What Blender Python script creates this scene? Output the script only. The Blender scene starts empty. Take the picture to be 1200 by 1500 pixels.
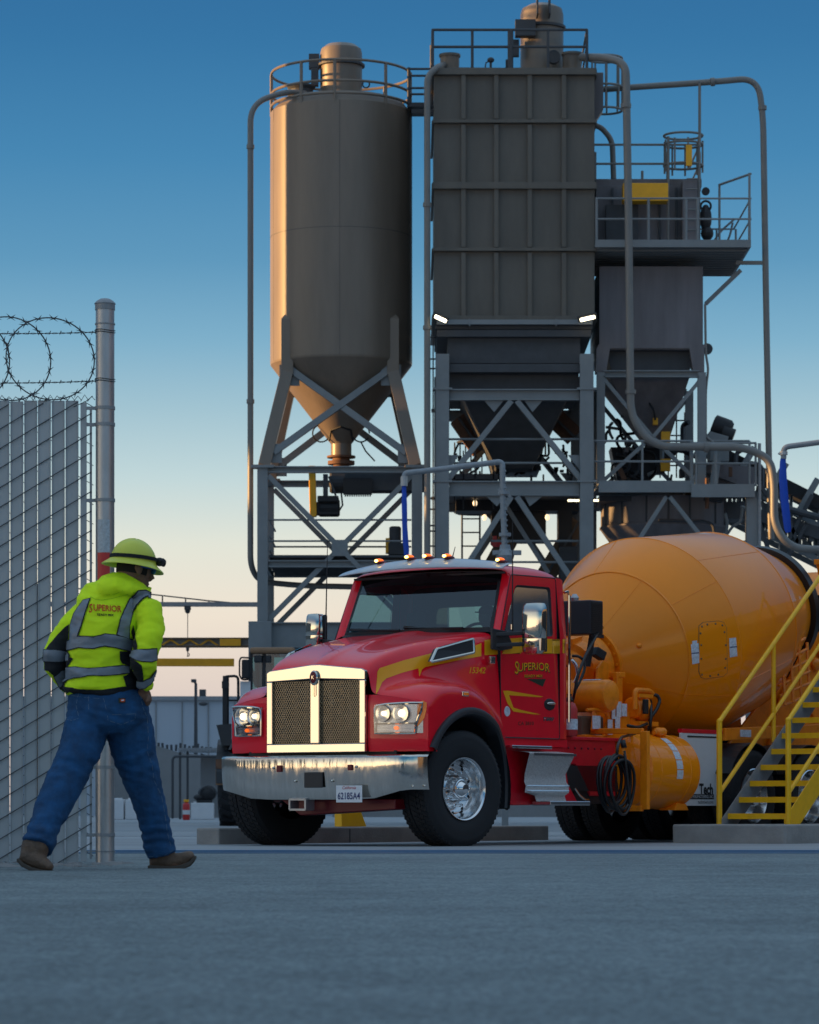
import bpy, bmesh, math, random
from mathutils import Vector, Matrix, noise
from mathutils.bvhtree import BVHTree
from mathutils.geometry import tessellate_polygon
random.seed(7)
R = math.radians
scene = bpy.context.scene
col = scene.collection

# ------------------------------------------------------------------ camera, world, sun
F, HC, HY = 4800.0, 0.35, 1187.0          # focal length in photo pixels, eye height, horizon row
cam_d = bpy.data.cameras.new('camera'); cam = bpy.data.objects.new('camera', cam_d); col.objects.link(cam)
cam.location = (0, 0, HC); cam.rotation_euler = (R(90), 0, 0)
cam_d.sensor_fit = 'VERTICAL'; cam_d.sensor_height = 36; cam_d.lens = F / 1500 * 36
cam_d.shift_y = (HY - 750) / 1500.0
cam_d.clip_start = 0.5; cam_d.clip_end = 3000
cam_d.dof.use_dof = True; cam_d.dof.focus_distance = 25; cam_d.dof.aperture_fstop = 9.0
scene.camera = cam
scene.render.resolution_x = 819; scene.render.resolution_y = 1024
SUN_EL, SUN_AZ = R(4.2), R(180)          # sun stands to the left of the view (direction -x)
world = bpy.data.worlds.new('World'); scene.world = world; world.use_nodes = True
wn = world.node_tree.nodes; wl = world.node_tree.links
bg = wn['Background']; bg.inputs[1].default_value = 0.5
tc = wn.new('ShaderNodeTexCoord'); sep = wn.new('ShaderNodeSeparateXYZ'); wl.new(tc.outputs['Generated'], sep.inputs[0])
def s2l(c): return tuple(((x/255)/12.92 if x/255 <= .04045 else ((x/255+.055)/1.055)**2.4) for x in c)
mr = wn.new('ShaderNodeMapRange'); mr.inputs['From Min'].default_value = 0; mr.inputs['From Max'].default_value = 1
mr.inputs['To Min'].default_value = 0; mr.inputs['To Max'].default_value = 1
wl.new(sep.outputs[2], mr.inputs[0])
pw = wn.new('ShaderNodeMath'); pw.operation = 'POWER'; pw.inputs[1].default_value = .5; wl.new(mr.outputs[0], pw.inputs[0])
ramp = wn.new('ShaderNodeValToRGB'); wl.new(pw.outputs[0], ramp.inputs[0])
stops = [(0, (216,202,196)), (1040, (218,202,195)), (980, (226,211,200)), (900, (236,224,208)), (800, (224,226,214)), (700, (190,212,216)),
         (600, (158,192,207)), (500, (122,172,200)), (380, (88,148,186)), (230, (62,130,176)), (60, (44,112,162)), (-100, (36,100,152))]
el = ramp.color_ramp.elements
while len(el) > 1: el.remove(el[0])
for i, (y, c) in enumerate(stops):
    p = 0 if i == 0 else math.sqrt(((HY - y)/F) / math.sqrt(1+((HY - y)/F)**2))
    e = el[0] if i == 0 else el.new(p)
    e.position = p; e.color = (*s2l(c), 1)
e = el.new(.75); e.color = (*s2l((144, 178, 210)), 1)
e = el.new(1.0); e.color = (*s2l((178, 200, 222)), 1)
# the after-sunset glow low in the sky round the sun
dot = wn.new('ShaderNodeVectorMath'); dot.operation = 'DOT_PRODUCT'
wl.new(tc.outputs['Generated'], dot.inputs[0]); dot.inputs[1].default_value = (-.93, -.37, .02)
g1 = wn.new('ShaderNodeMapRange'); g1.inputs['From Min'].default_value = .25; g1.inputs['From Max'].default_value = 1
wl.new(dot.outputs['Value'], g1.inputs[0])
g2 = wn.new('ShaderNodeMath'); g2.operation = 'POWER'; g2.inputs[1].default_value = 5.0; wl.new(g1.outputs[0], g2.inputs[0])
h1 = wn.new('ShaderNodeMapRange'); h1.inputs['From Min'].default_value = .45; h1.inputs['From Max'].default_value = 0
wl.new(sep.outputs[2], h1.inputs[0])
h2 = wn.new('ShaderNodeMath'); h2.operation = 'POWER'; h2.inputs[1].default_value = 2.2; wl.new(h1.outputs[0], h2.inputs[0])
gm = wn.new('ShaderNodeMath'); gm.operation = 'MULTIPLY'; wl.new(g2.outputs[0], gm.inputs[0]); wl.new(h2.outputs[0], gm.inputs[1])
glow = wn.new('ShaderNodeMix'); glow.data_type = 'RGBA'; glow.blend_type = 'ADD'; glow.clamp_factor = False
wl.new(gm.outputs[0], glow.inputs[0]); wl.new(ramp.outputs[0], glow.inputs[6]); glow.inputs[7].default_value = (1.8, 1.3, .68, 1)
sky = wn.new('ShaderNodeTexSky'); sky.sky_type = 'NISHITA'; sky.sun_disc = False
sky.sun_elevation = SUN_EL; sky.sun_rotation = R(270); sky.dust_density = 1.5
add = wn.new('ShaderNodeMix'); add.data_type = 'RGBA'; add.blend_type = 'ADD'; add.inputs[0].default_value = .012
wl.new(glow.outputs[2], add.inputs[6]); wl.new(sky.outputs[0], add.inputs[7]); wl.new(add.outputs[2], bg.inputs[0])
sun_d = bpy.data.lights.new('sun', 'SUN'); sun_d.energy = 5.0; sun_d.angle = R(.5); sun_d.color = (1, .54, .19)
sun = bpy.data.objects.new('sun', sun_d); col.objects.link(sun)
sdir = Vector((-math.cos(SUN_EL), 0.0, math.sin(SUN_EL)))
sun.rotation_euler = sdir.to_track_quat('Z', 'Y').to_euler()
scene.view_settings.view_transform = 'Standard'; scene.view_settings.look = 'None'
scene.view_settings.exposure = 1.0; scene.view_settings.gamma = 1
scene.cycles.max_bounces = 8; scene.cycles.transparent_max_bounces = 12

# ------------------------------------------------------------------ helpers
def at(px, py, D):                       # a photo pixel at distance D -> a point of the place
    return Vector(((px-600)/F*D, D, HC + (HY-py)/F*D))
MATS = {}
def mat(name, c, rough=.6, metal=0, var=.12, vscale=3, bump=0, bscale=60, coat=0, spec=.5, emit=None, estr=0, stretch=(1,1,1), rv=.1):
    if name in MATS: return MATS[name]
    m = bpy.data.materials.new(name); m.use_nodes = True; n = m.node_tree.nodes; l = m.node_tree.links
    b = n['Principled BSDF']; b.inputs['Roughness'].default_value = rough; b.inputs['Metallic'].default_value = metal
    b.inputs['Base Color'].default_value = (*c, 1); b.inputs['Specular IOR Level'].default_value = spec
    if coat: b.inputs['Coat Weight'].default_value = coat; b.inputs['Coat Roughness'].default_value = .03
    if emit: b.inputs['Emission Color'].default_value = (*emit, 1); b.inputs['Emission Strength'].default_value = estr*.5
    t = n.new('ShaderNodeTexCoord'); mp = n.new('ShaderNodeMapping'); mp.inputs['Scale'].default_value = stretch
    l.new(t.outputs['Object'], mp.inputs[0])
    if var:
        nz = n.new('ShaderNodeTexNoise'); nz.inputs['Scale'].default_value = vscale; nz.inputs['Detail'].default_value = 8
        nz.inputs['Roughness'].default_value = .65; l.new(mp.outputs[0], nz.inputs[0])
        r1 = n.new('ShaderNodeMapRange'); r1.inputs['From Min'].default_value = .3; r1.inputs['From Max'].default_value = .7
        r1.inputs['To Min'].default_value = 1-var; r1.inputs['To Max'].default_value = 1+var; l.new(nz.outputs[0], r1.inputs[0])
        mx = n.new('ShaderNodeVectorMath'); mx.operation = 'SCALE'; mx.inputs[0].default_value = c; l.new(r1.outputs[0], mx.inputs[3])
        l.new(mx.outputs[0], b.inputs['Base Color'])
        r2 = n.new('ShaderNodeMapRange'); r2.inputs['To Min'].default_value = max(0, rough-rv*rough*2); r2.inputs['To Max'].default_value = min(1, rough+rv*rough*2)
        l.new(nz.outputs[0], r2.inputs[0]); l.new(r2.outputs[0], b.inputs['Roughness'])
    if bump:
        n2 = n.new('ShaderNodeTexNoise'); n2.inputs['Scale'].default_value = bscale; n2.inputs['Detail'].default_value = 5; l.new(mp.outputs[0], n2.inputs[0])
        bp = n.new('ShaderNodeBump'); bp.inputs['Strength'].default_value = bump; bp.inputs['Distance'].default_value = .01
        l.new(n2.outputs[0], bp.inputs['Height']); l.new(bp.outputs[0], b.inputs['Normal'])
    MATS[name] = m; return m
def glass(name, tint, gloss=.25, dens=.6):
    m = bpy.data.materials.new(name); m.use_nodes = True; n = m.node_tree.nodes; l = m.node_tree.links; n.clear()
    o = n.new('ShaderNodeOutputMaterial'); g = n.new('ShaderNodeBsdfGlossy'); g.inputs['Roughness'].default_value = .02
    g.inputs['Color'].default_value = (.9, .95, 1, 1)
    t = n.new('ShaderNodeBsdfTransparent'); t.inputs[0].default_value = (*tint, 1)
    lw = n.new('ShaderNodeFresnel'); lw.inputs[0].default_value = 1.5
    ad = n.new('ShaderNodeMath'); ad.operation = 'ADD'; ad.inputs[1].default_value = gloss; ad.use_clamp = True; l.new(lw.outputs[0], ad.inputs[0])
    x = n.new('ShaderNodeMixShader'); l.new(ad.outputs[0], x.inputs[0]); l.new(t.outputs[0], x.inputs[1]); l.new(g.outputs[0], x.inputs[2]); l.new(x.outputs[0], o.inputs[0])
    MATS[name] = m; return m

SPLIT = {'gusset', 'coupling', 'stiffener', 'warning_plate', 'rivet', 'actuator', 'rebar', 'knee_brace', 'skirt_leg', 'trestle', 'platform_strut'}
class MB:
    def __init__(s): s.v = []; s.f = []
    def add(s, vs, fs):
        o = len(s.v); s.v += [Vector(p) for p in vs]; s.f += [[i+o for i in f] for f in fs]; return s
    def box(s, a, b):
        x0,y0,z0 = a; x1,y1,z1 = b
        return s.add([(x0,y0,z0),(x1,y0,z0),(x1,y1,z0),(x0,y1,z0),(x0,y0,z1),(x1,y0,z1),(x1,y1,z1),(x0,y1,z1)],
                     [(0,3,2,1),(4,5,6,7),(0,1,5,4),(1,2,6,5),(2,3,7,6),(3,0,4,7)])
    def beam(s, p, q, w, h, up=(0,0,1)):        # rectangular bar from p to q: h along up, w across
        p = Vector(p); q = Vector(q); d = (q-p).normalized(); up = Vector(up)
        if abs(d.dot(up)) > .98: up = Vector((0,1,0))
        sd = d.cross(up).normalized(); u2 = sd.cross(d).normalized()
        c = [sd*(-w/2)+u2*(-h/2), sd*(w/2)+u2*(-h/2), sd*(w/2)+u2*(h/2), sd*(-w/2)+u2*(h/2)]
        return s.add([p+k for k in c]+[q+k for k in c], [(0,3,2,1),(4,5,6,7),(0,1,5,4),(1,2,6,5),(2,3,7,6),(3,0,4,7)])
    def ibeam(s, p, q, w, h, up=(0,0,1), t=.03):  # rolled H section
        p = Vector(p); q = Vector(q); d = (q-p).normalized(); U = Vector(up)
        if abs(d.dot(U)) > .98: U = Vector((0,1,0))
        sd = d.cross(U).normalized(); u2 = sd.cross(d).normalized()
        o = u2*(h/2 - t/2)
        s.beam(p+o, q+o, w, t, U); s.beam(p-o, q-o, w, t, U); return s.beam(p, q, t, h-2*t-.004, U)
    def tube(s, pts, r, n=8, closed=False, cap=True):
        pts = [Vector(p) for p in pts]; k = len(pts); rr = r if isinstance(r, (list, tuple)) else [r]*k
        o = len(s.v); prev = None
        for i, p in enumerate(pts):
            a = pts[i-1] if (i > 0 or closed) else pts[i]; b = pts[(i+1) % k] if (i < k-1 or closed) else pts[i]
            d = (b-a).normalized()
            if prev is None:
                ref = Vector((0,0,1)) if abs(d.z) < .9 else Vector((0,1,0)); sd = d.cross(ref).normalized()
            else:
                sd = (prev - d*prev.dot(d))
                sd = sd.normalized() if sd.length > 1e-6 else d.orthogonal().normalized()
            prev = sd; u2 = sd.cross(d)
            for j in range(n):
                t = 2*math.pi*j/n; s.v.append(p + sd*(rr[i]*math.cos(t)) + u2*(rr[i]*math.sin(t)))
        m = k if closed else k-1
        for i in range(m):
            for j in range(n):
                a0 = o+i*n+j; a1 = o+i*n+(j+1) % n; b0 = o+((i+1) % k)*n+j; b1 = o+((i+1) % k)*n+(j+1) % n
                s.f.append([a0, a1, b1, b0])
        if cap and not closed:
            s.f.append([o+j for j in range(n)][::-1]); s.f.append([o+(k-1)*n+j for j in range(n)])
        return s
    def lathe(s, prof, c=(0,0,0), axis=(0,0,1), n=32, cap=True):   # prof: (offset along axis, radius)
        ax = Vector(axis).normalized(); c = Vector(c); e1 = ax.orthogonal().normalized(); e2 = ax.cross(e1)
        o = len(s.v); k = len(prof)
        for (h, r) in prof:
            for j in range(n):
                t = 2*math.pi*j/n; s.v.append(c + ax*h + e1*(r*math.cos(t)) + e2*(r*math.sin(t)))
        for i in range(k-1):
            for j in range(n):
                s.f.append([o+i*n+j, o+i*n+(j+1) % n, o+(i+1)*n+(j+1) % n, o+(i+1)*n+j])
        if cap:
            if prof[0][1] > 1e-5: s.f.append([o+j for j in range(n)][::-1])
            if prof[-1][1] > 1e-5: s.f.append([o+(k-1)*n+j for j in range(n)])
        return s
    def prism(s, poly, d):                       # planar polygon (3D points) pushed along d
        n = len(poly); poly = [Vector(p) for p in poly]; d = Vector(d)
        return s.add(poly+[p+d for p in poly], [list(range(n))[::-1], list(range(n, 2*n))]+[[i, (i+1) % n, n+(i+1) % n, n+i] for i in range(n)])
    def ell(s, c, r, n=16, m=10, rot=None):
        c = Vector(c); o = len(s.v); vs = []
        for i in range(m+1):
            ph = math.pi*i/m
            for j in range(n):
                th = 2*math.pi*j/n; p = Vector((r[0]*math.sin(ph)*math.cos(th), r[1]*math.sin(ph)*math.sin(th), r[2]*math.cos(ph)))
                if rot: p = rot @ p
                vs.append(c+p)
        s.v += vs
        for i in range(m):
            for j in range(n): s.f.append([o+i*n+j, o+(i+1)*n+j, o+(i+1)*n+(j+1) % n, o+i*n+(j+1) % n])
        return s
    def rings(s, rs, n=20, ref=(0,1,0)):         # rs: (centre, radius across, radius along ref)
        o = len(s.v); k = len(rs); ref = Vector(ref)
        for i, (c, a, b) in enumerate(rs):
            c = Vector(c); d = (Vector(rs[min(i+1, k-1)][0]) - Vector(rs[max(i-1, 0)][0])).normalized()
            sd = d.cross(ref).normalized(); u2 = sd.cross(d).normalized()
            for j in range(n):
                t = 2*math.pi*j/n; s.v.append(c + sd*(a*math.cos(t)) + u2*(b*math.sin(t)))
        for i in range(k-1):
            for j in range(n): s.f.append([o+i*n+j, o+i*n+(j+1) % n, o+(i+1)*n+(j+1) % n, o+(i+1)*n+j])
        s.f.append([o+j for j in range(n)][::-1]); s.f.append([o+(k-1)*n+j for j in range(n)]); return s
    def quads(s, grid, closed=False):            # list of rows of points
        o = len(s.v); m = len(grid[0])
        for row in grid: s.v += [Vector(p) for p in row]
        for i in range(len(grid)-1):
            for j in range(m if closed else m-1): s.f.append([o+i*m+j, o+i*m+(j+1) % m, o+(i+1)*m+(j+1) % m, o+(i+1)*m+j])
        return s
    def build(s, name, m, parent=None, **k):
        if name in SPLIT:
            n = len(s.v); p = list(range(n))
            def find(a):
                while p[a] != a: p[a] = p[p[a]]; a = p[a]
                return a
            for f in s.f:
                for q in f[1:]: p[find(q)] = find(f[0])
            groups = {}
            for f in s.f: groups.setdefault(find(f[0]), []).append(f)
            last = None
            for fs in groups.values():
                ids = sorted({i for f in fs for i in f}); mp = {i: j for j, i in enumerate(ids)}; o = MB(); o.v = [s.v[i] for i in ids]; o.f = [[mp[i] for i in f] for f in fs]
                last = o.build_one(name, m, parent, **k)
            s.ob = last; return last
        return s.build_one(name, m, parent, **k)
    def build_one(s, name, m, parent=None, smooth=False, bevel=0, merge=0, sub=0, remesh=0, solid=0, smoothit=0, auto=None, local=False, recalc=True):
        vs = s.v
        if parent is not None and not local and not parent.get('_local'):
            L = wloc(parent); vs = [p-L for p in vs]
        if parent is not None and parent.get('_local') : vs = [Vector((p.x, -p.y, p.z)) for p in vs]
        me = bpy.data.meshes.new(name); me.from_pydata([tuple(p) for p in vs], [], s.f)
        bm = bmesh.new(); bm.from_mesh(me)
        if merge: bmesh.ops.remove_doubles(bm, verts=bm.verts, dist=merge)
        if recalc: bmesh.ops.recalc_face_normals(bm, faces=bm.faces)
        bm.to_mesh(me); bm.free()
        ob = bpy.data.objects.new(name, me); col.objects.link(ob)
        if m is not None: me.materials.append(MATS[m] if isinstance(m, str) else m)
        if solid:
            q = ob.modifiers.new('s', 'SOLIDIFY'); q.thickness = solid; q.offset = -1
        if remesh:
            q = ob.modifiers.new('r', 'REMESH'); q.mode = 'VOXEL'; q.voxel_size = remesh
        if smoothit:
            q = ob.modifiers.new('m', 'SMOOTH'); q.iterations = smoothit; q.factor = .5
        if bevel:
            q = ob.modifiers.new('b', 'BEVEL'); q.width = bevel; q.segments = 2; q.limit_method = 'ANGLE'; q.angle_limit = R(35)
        if sub:
            q = ob.modifiers.new('u', 'SUBSURF'); q.levels = sub; q.render_levels = sub
        if ob.modifiers:
            dg = bpy.context.evaluated_depsgraph_get(); dg.update()
            nm = bpy.data.meshes.new_from_object(ob.evaluated_get(dg)); ob.modifiers.clear(); ob.data = nm; nm.name = name
            bpy.data.meshes.remove(me); me = nm
            if m is not None and not me.materials: me.materials.append(MATS[m] if isinstance(m, str) else m)
        if smooth:
            for p in me.polygons: p.use_smooth = True
            if auto is not False: me.set_sharp_from_angle(angle=R(auto or 40))
        if parent is not None:
            ob.parent = parent
            if parent.get('_local'): ob['_local'] = 1
            elif not local: ob['_L'] = list(wloc(parent))
        s.ob = ob
        return ob
def wloc(o):
    if '_L' in o: return Vector(o['_L'])
    return Vector(o.location)
def info(o, label, cat, group=None, kind=None):
    if label: o['label'] = label
    if cat: o['category'] = cat
    if group: o['group'] = group
    if kind: o['kind'] = kind
    return o
def thing(name, label, cat, loc=(0,0,0), group=None, local=False, rz=0):
    o = bpy.data.objects.new(name, None); col.objects.link(o); o.location = loc; o.rotation_euler = (0,0,rz)
    o.empty_display_size = .2
    if local: o['_local'] = 1
    return info(o, label, cat, group)
def arc(c, r, a0, a1, e1, e2, n=10):
    c = Vector(c); e1 = Vector(e1); e2 = Vector(e2)
    return [c + e1*(r*math.cos(a0+(a1-a0)*i/n)) + e2*(r*math.sin(a0+(a1-a0)*i/n)) for i in range(n+1)]
def fillet(pts, r, n=6):                          # round the corners of a path
    pts = [Vector(p) for p in pts]; out = [pts[0]]
    for i in range(1, len(pts)-1):
        a = pts[i-1]-pts[i]; b = pts[i+1]-pts[i]; rr = min(r, a.length*.49, b.length*.49)
        p0 = pts[i]+a.normalized()*rr; p1 = pts[i]+b.normalized()*rr
        for k in range(n+1):
            t = k/n; out.append(p0*(1-t)**2 + pts[i]*2*t*(1-t) + p1*t*t)
    return out+[pts[-1]]
def bvh_of(ob):
    M = ob.matrix_world if ob.parent is None else None
    return BVHTree.FromPolygons([v.co.copy() for v in ob.data.vertices], [list(p.vertices) for p in ob.data.polygons])
def flat_fill(poly, step):                        # 2D polygon -> vertices and faces cut by a grid
    bm = bmesh.new(); vs = [bm.verts.new((p[0], p[1], 0)) for p in poly]
    tri = tessellate_polygon([[Vector((p[0], p[1], 0)) for p in poly]])
    for t in tri:
        try: bm.faces.new([vs[i] for i in t])
        except ValueError: pass
    return cut_grid(bm, step)
def cut_grid(bm, step):
    xs = [v.co.x for v in bm.verts]; ys = [v.co.y for v in bm.verts]
    for ax, lo, hi in ((0, min(xs), max(xs)), (1, min(ys), max(ys))):
        k = math.ceil(lo/step)
        while k*step < hi:
            co = Vector((k*step, 0, 0)) if ax == 0 else Vector((0, k*step, 0)); no = Vector((1,0,0)) if ax == 0 else Vector((0,1,0))
            bmesh.ops.bisect_plane(bm, geom=bm.verts[:]+bm.edges[:]+bm.faces[:], plane_co=co, plane_no=no); k += 1
    bmesh.ops.remove_doubles(bm, verts=bm.verts, dist=step*.001)
    bm.verts.ensure_lookup_table(); bm.verts.index_update()
    V = [v.co.copy() for v in bm.verts]; Fc = [[v.index for v in f.verts] for f in bm.faces]; bm.free(); return V, Fc
def grow(poly, d):
    n = len(poly); A = sum(poly[i][0]*poly[(i+1) % n][1]-poly[(i+1) % n][0]*poly[i][1] for i in range(n)); s = 1 if A > 0 else -1; out = []
    for i in range(n):
        p0 = Vector(poly[i-1]); p1 = Vector(poly[i]); p2 = Vector(poly[(i+1) % n])
        n1 = Vector(((p1-p0).y, -(p1-p0).x)).normalized(); n2 = Vector(((p2-p1).y, -(p2-p1).x)).normalized(); m = (n1+n2)
        m = m.normalized() if m.length > .1 else n1
        k = min(1.8, 1/max(.3, m.dot(n1))); q = p1 + m*(s*d*k); out.append((q.x, q.y))
    return out
def text_flat(txt, size, shear=0, bold=0, align='CENTER', spacing=1.0):
    c = bpy.data.curves.new('t', 'FONT'); c.body = txt; c.size = size; c.align_x = align; c.align_y = 'CENTER'; c.shear = shear; c.offset = bold; c.resolution_u = 3
    c.space_character = spacing
    o = bpy.data.objects.new('t', c); col.objects.link(o); dg = bpy.context.evaluated_depsgraph_get(); dg.update()
    me = bpy.data.meshes.new_from_object(o.evaluated_get(dg)); V = [v.co.copy() for v in me.vertices]; Fc = [list(p.vertices) for p in me.polygons]
    bpy.data.objects.remove(o); bpy.data.curves.remove(c); bpy.data.meshes.remove(me); return V, Fc

# ------------------------------------------------------------------ materials
mat('silo_paint', (.19,.155,.122), .38, 0, .17, 1.2, .05, 30, stretch=(1,1,.15))
mat('bag_paint', (.120,.108,.090), .5, 0, .22, 1.3, .05, 20, stretch=(1,1,.3))
mat('bin_paint', (.155,.145,.155), .55, 0, .28, 2.2, .05, 20, stretch=(1,1,.12))
mat('steel_paint', (.205,.225,.235), .5, 0, .10, 2)
mat('pipe_paint', (.19,.185,.175), .45, 0, .10, 2)
mat('dark_steel', (.055,.06,.068), .6, 0, .2, 3)
mat('black', (.012,.013,.016), .55, 0, .2, 6)
mat('black_rubber', (.016,.017,.02), .75, 0, .25, 12, .3, 90)
mat('rust', (.15,.075,.045), .8, 0, .3, 6)
mat('galv', (.42,.44,.46), .38, .75, .18, 9, .04, 60, stretch=(1,1,.3))
mat('galv_dull', (.28,.30,.32), .5, .3, .15, 9)
mat('yellow', (.90,.43,.012), .5, 0, .10, 4, .04, 40)
mat('stair_yellow', (.98,.52,.008), .4, 0, .12, 5, .05, 40, rv=.2)
mat('hose_blue', (.005,.07,.50), .6, 0, .12, 5)
mat('slat', (.40,.43,.45), .55, 0, .10, 2.5, .03, 30, stretch=(1,1,.2))
mat('wire', (.10,.11,.12), .5, .6, .1)
mat('concrete', (.30,.29,.275), .85, 0, .22, 2.5, .5, 40)
mat('wall_pale', (.42,.47,.53), .8, 0, .05, .1)
mat('wall_concrete', (.25,.25,.25), .9, 0, .15, .4, .3, 8)
mat('red_gas', (.55,.03,.03), .4, 0, .08)
mat('white', (.66,.68,.70), .5, 0, .06)
mat('red_paint', (.95,.003,.020), .35, 0, .05, 3, 0, coat=.7, rv=.08, spec=.3)
mat('red_frame', (.70,.004,.02), .4, 0, .12, 6, .02, 30)
mat('orange_paint', (1.0,.275,.0), .42, 0, .05, 1.2, .02, 3, coat=.55, rv=.06, spec=.15)
mat('orange_parts', (1.0,.27,.004), .38, 0, .22, 8, .05, 30)
mat('stripe', (1.0,.44,.012), .35, 0, .03, 3, 0, coat=.2, spec=.3)
mat('wheel_chrome', (.80,.80,.80), .09, 1, .02, 6)
mat('chrome', (.64,.61,.55), .06, 1, .02, 6, .05, 7, rv=.3)
mat('brushed', (.60,.60,.60), .22, 1, .10, 25, .08, 90, rv=.3)
mat('bumper_chrome', (.70,.65,.58), .12, 1, .10, 14, 1.0, 3.6, rv=.5, stretch=(1,2.2,.35))
mat('tyre', (.017,.018,.021), .8, 0, .25, 14, .25, 80)
mat('grille_wire', (.42,.36,.27), .35, 1, .2, 9)
mat('alu', (.72,.73,.74), .16, 1, .06, 12)
mat('dark_plastic', (.022,.025,.030), .45, 0, .1)
mat('interior', (.05,.05,.055), .8, 0, .1)
mat('sticker', (.62,.66,.72), .5, 0, .3, 40)
mat('amber_lens', (.75,.20,.02), .15, 0, .1, 30, spec=.8, emit=(1,.25,.02), estr=.12)
mat('lamp_amber', (.8,.10,.01), .25, 0, 0, emit=(1,.16,.005), estr=1.3)
mat('lamp_amber_core', (1,.6,.2), .3, 0, 0, emit=(1,.6,.12), estr=9)
mat('lamp_white', (1,.95,.85), .3, 0, 0, emit=(1,.86,.58), estr=6)
mat('projector_lamp', (1,.95,.85), .2, 0, 0, emit=(1,.74,.42), estr=2.6)
mat('lamp_soft', (.8,.8,.8), .3, 0, 0, emit=(1,.75,.45), estr=1.2)
mat('tube_light', (1,.95,.8), .3, 0, 0, emit=(1,.85,.50), estr=3.2)
mat('hivis', (.72,1.0,.01), .85, 0, .05, 14, .25, 220)
mat('hivis_hat', (.64,.68,.07), .38, 0, .06, 5)
mat('reflective', (.20,.235,.28), .45, .1, .08, 30)
mat('cloth_black', (.010,.012,.016), .9, 0, .2, 20, .2, 200)
mat('denim', (.008,.068,.178), .9, 0, .45, 9, .5, 260)
mat('denim_thread', (.10,.17,.25), .9, 0, .2, 30)
mat('skin', (.20,.105,.068), .55, 0, .1, 20)
mat('hair', (.012,.010,.009), .9, 0, .2, 60)
mat('leather', (.13,.078,.048), .6, 0, .35, 18, .4, 70)
mat('sole', (.08,.065,.052), .8, 0, .2, 20)
mat('lens_blue', (.02,.16,.32), .1, 0, 0, spec=.8)
mat('text_red', (.62,.05,.006), .7, 0, .03)
mat('text_dark', (.02,.03,.012), .7, 0, .03)
mat('plate_white', (.75,.77,.80), .4, 0, .04)
mat('plate_blue', (.01,.03,.15), .5, 0, 0)
mat('plate_red', (.5,.02,.03), .5, 0, 0)
mat('dark_red', (.16,.004,.010), .4, 0, 0)
mat('hose_black', (.010,.011,.013), .4, 0, .1)
mat('brown_steel', (.13,.085,.05), .7, 0, .2)
mat('tan_roof', (.30,.17,.09), .6, 0, .1)
mat('tape_white', (.45,.50,.54), .5, 0, .25, 60)
mat('cable_dark', (.02,.02,.02), .6)
glass('windshield_glass', (.20,.40,.45), .04)
glass('side_glass', (.42,.48,.48), .05)
glass('lens_glass', (.85,.88,.92), .10)

def ground_mat():
    m = bpy.data.materials.new('ground_concrete'); m.use_nodes = True; n = m.node_tree.nodes; l = m.node_tree.links; b = n['Principled BSDF']
    t = n.new('ShaderNodeTexCoord')
    def nz(scale, det, st=(1,1,1), rough=.6):
        mp = n.new('ShaderNodeMapping'); mp.inputs['Scale'].default_value = st; l.new(t.outputs['Object'], mp.inputs[0])
        x = n.new('ShaderNodeTexNoise'); x.inputs['Scale'].default_value = scale; x.inputs['Detail'].default_value = det; x.inputs['Roughness'].default_value = rough
        l.new(mp.outputs[0], x.inputs[0]); return x.outputs[0]
    def mrn(i, a, b_, lo=.3, hi=.7):
        r = n.new('ShaderNodeMapRange'); r.inputs['From Min'].default_value = lo; r.inputs['From Max'].default_value = hi; r.inputs['To Min'].default_value = a; r.inputs['To Max'].default_value = b_
        l.new(i, r.inputs[0]); return r.outputs[0]
    def mul(a, b_):
        x = n.new('ShaderNodeMath'); x.operation = 'MULTIPLY'; l.new(a, x.inputs[0]); l.new(b_, x.inputs[1]); return x.outputs[0]
    f = mul(mul(mul(mrn(nz(.22, 4, (1,.45,1)), .78, 1.16), mrn(nz(1.1, 8, (1,.6,1), .7), .84, 1.14)), mrn(nz(9, 6, (1,.35,1)), .90, 1.10)), mrn(nz(70, 3, (1,.30,1)), .62, 1.34))
    sc = n.new('ShaderNodeVectorMath'); sc.operation = 'SCALE'; sc.inputs[0].default_value = (.272,.318,.325); l.new(f, sc.inputs[3]); l.new(sc.outputs[0], b.inputs['Base Color'])
    l.new(mrn(nz(1.2, 6, (.4,1.2,1)), .50, .78), b.inputs['Roughness'])
    h = n.new('ShaderNodeMath'); h.operation = 'ADD'; l.new(mrn(nz(45, 6, (1,.4,1)), 0, 1.6), h.inputs[0]); l.new(mrn(nz(6, 6, (1,.5,1)), 0, 1.8), h.inputs[1])
    bp = n.new('ShaderNodeBump'); bp.inputs['Strength'].default_value = .85; bp.inputs['Distance'].default_value = .016; l.new(h.outputs[0], bp.inputs['Height']); l.new(bp.outputs[0], b.inputs['Normal'])
    b.inputs['Specular IOR Level'].default_value = .18
    MATS['ground'] = m
ground_mat()
mat('yard', (.27,.285,.30), .7, 0, .25, .5, .25, 12, stretch=(.15,1,1), rv=.2)
mat('yard_band', (.22,.235,.25), .55, 0, .2, .6, .2, 12, stretch=(.15,1,1), rv=.2)
mat('channel', (.030,.036,.045), .8, 0, .3, 6, .4, 40)
mat('rail_steel', (.10,.20,.34), .4, .5, .2, 4, stretch=(.2,1,1))

# ------------------------------------------------------------------ the ground
def struct(o): o['kind'] = 'structure'; return o
m = MB(); m.add([(-900,-400,0),(900,-400,0),(900,1600,0),(-900,1600,0)], [(0,1,2,3)]); struct(m.build('ground', 'yard'))
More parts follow.
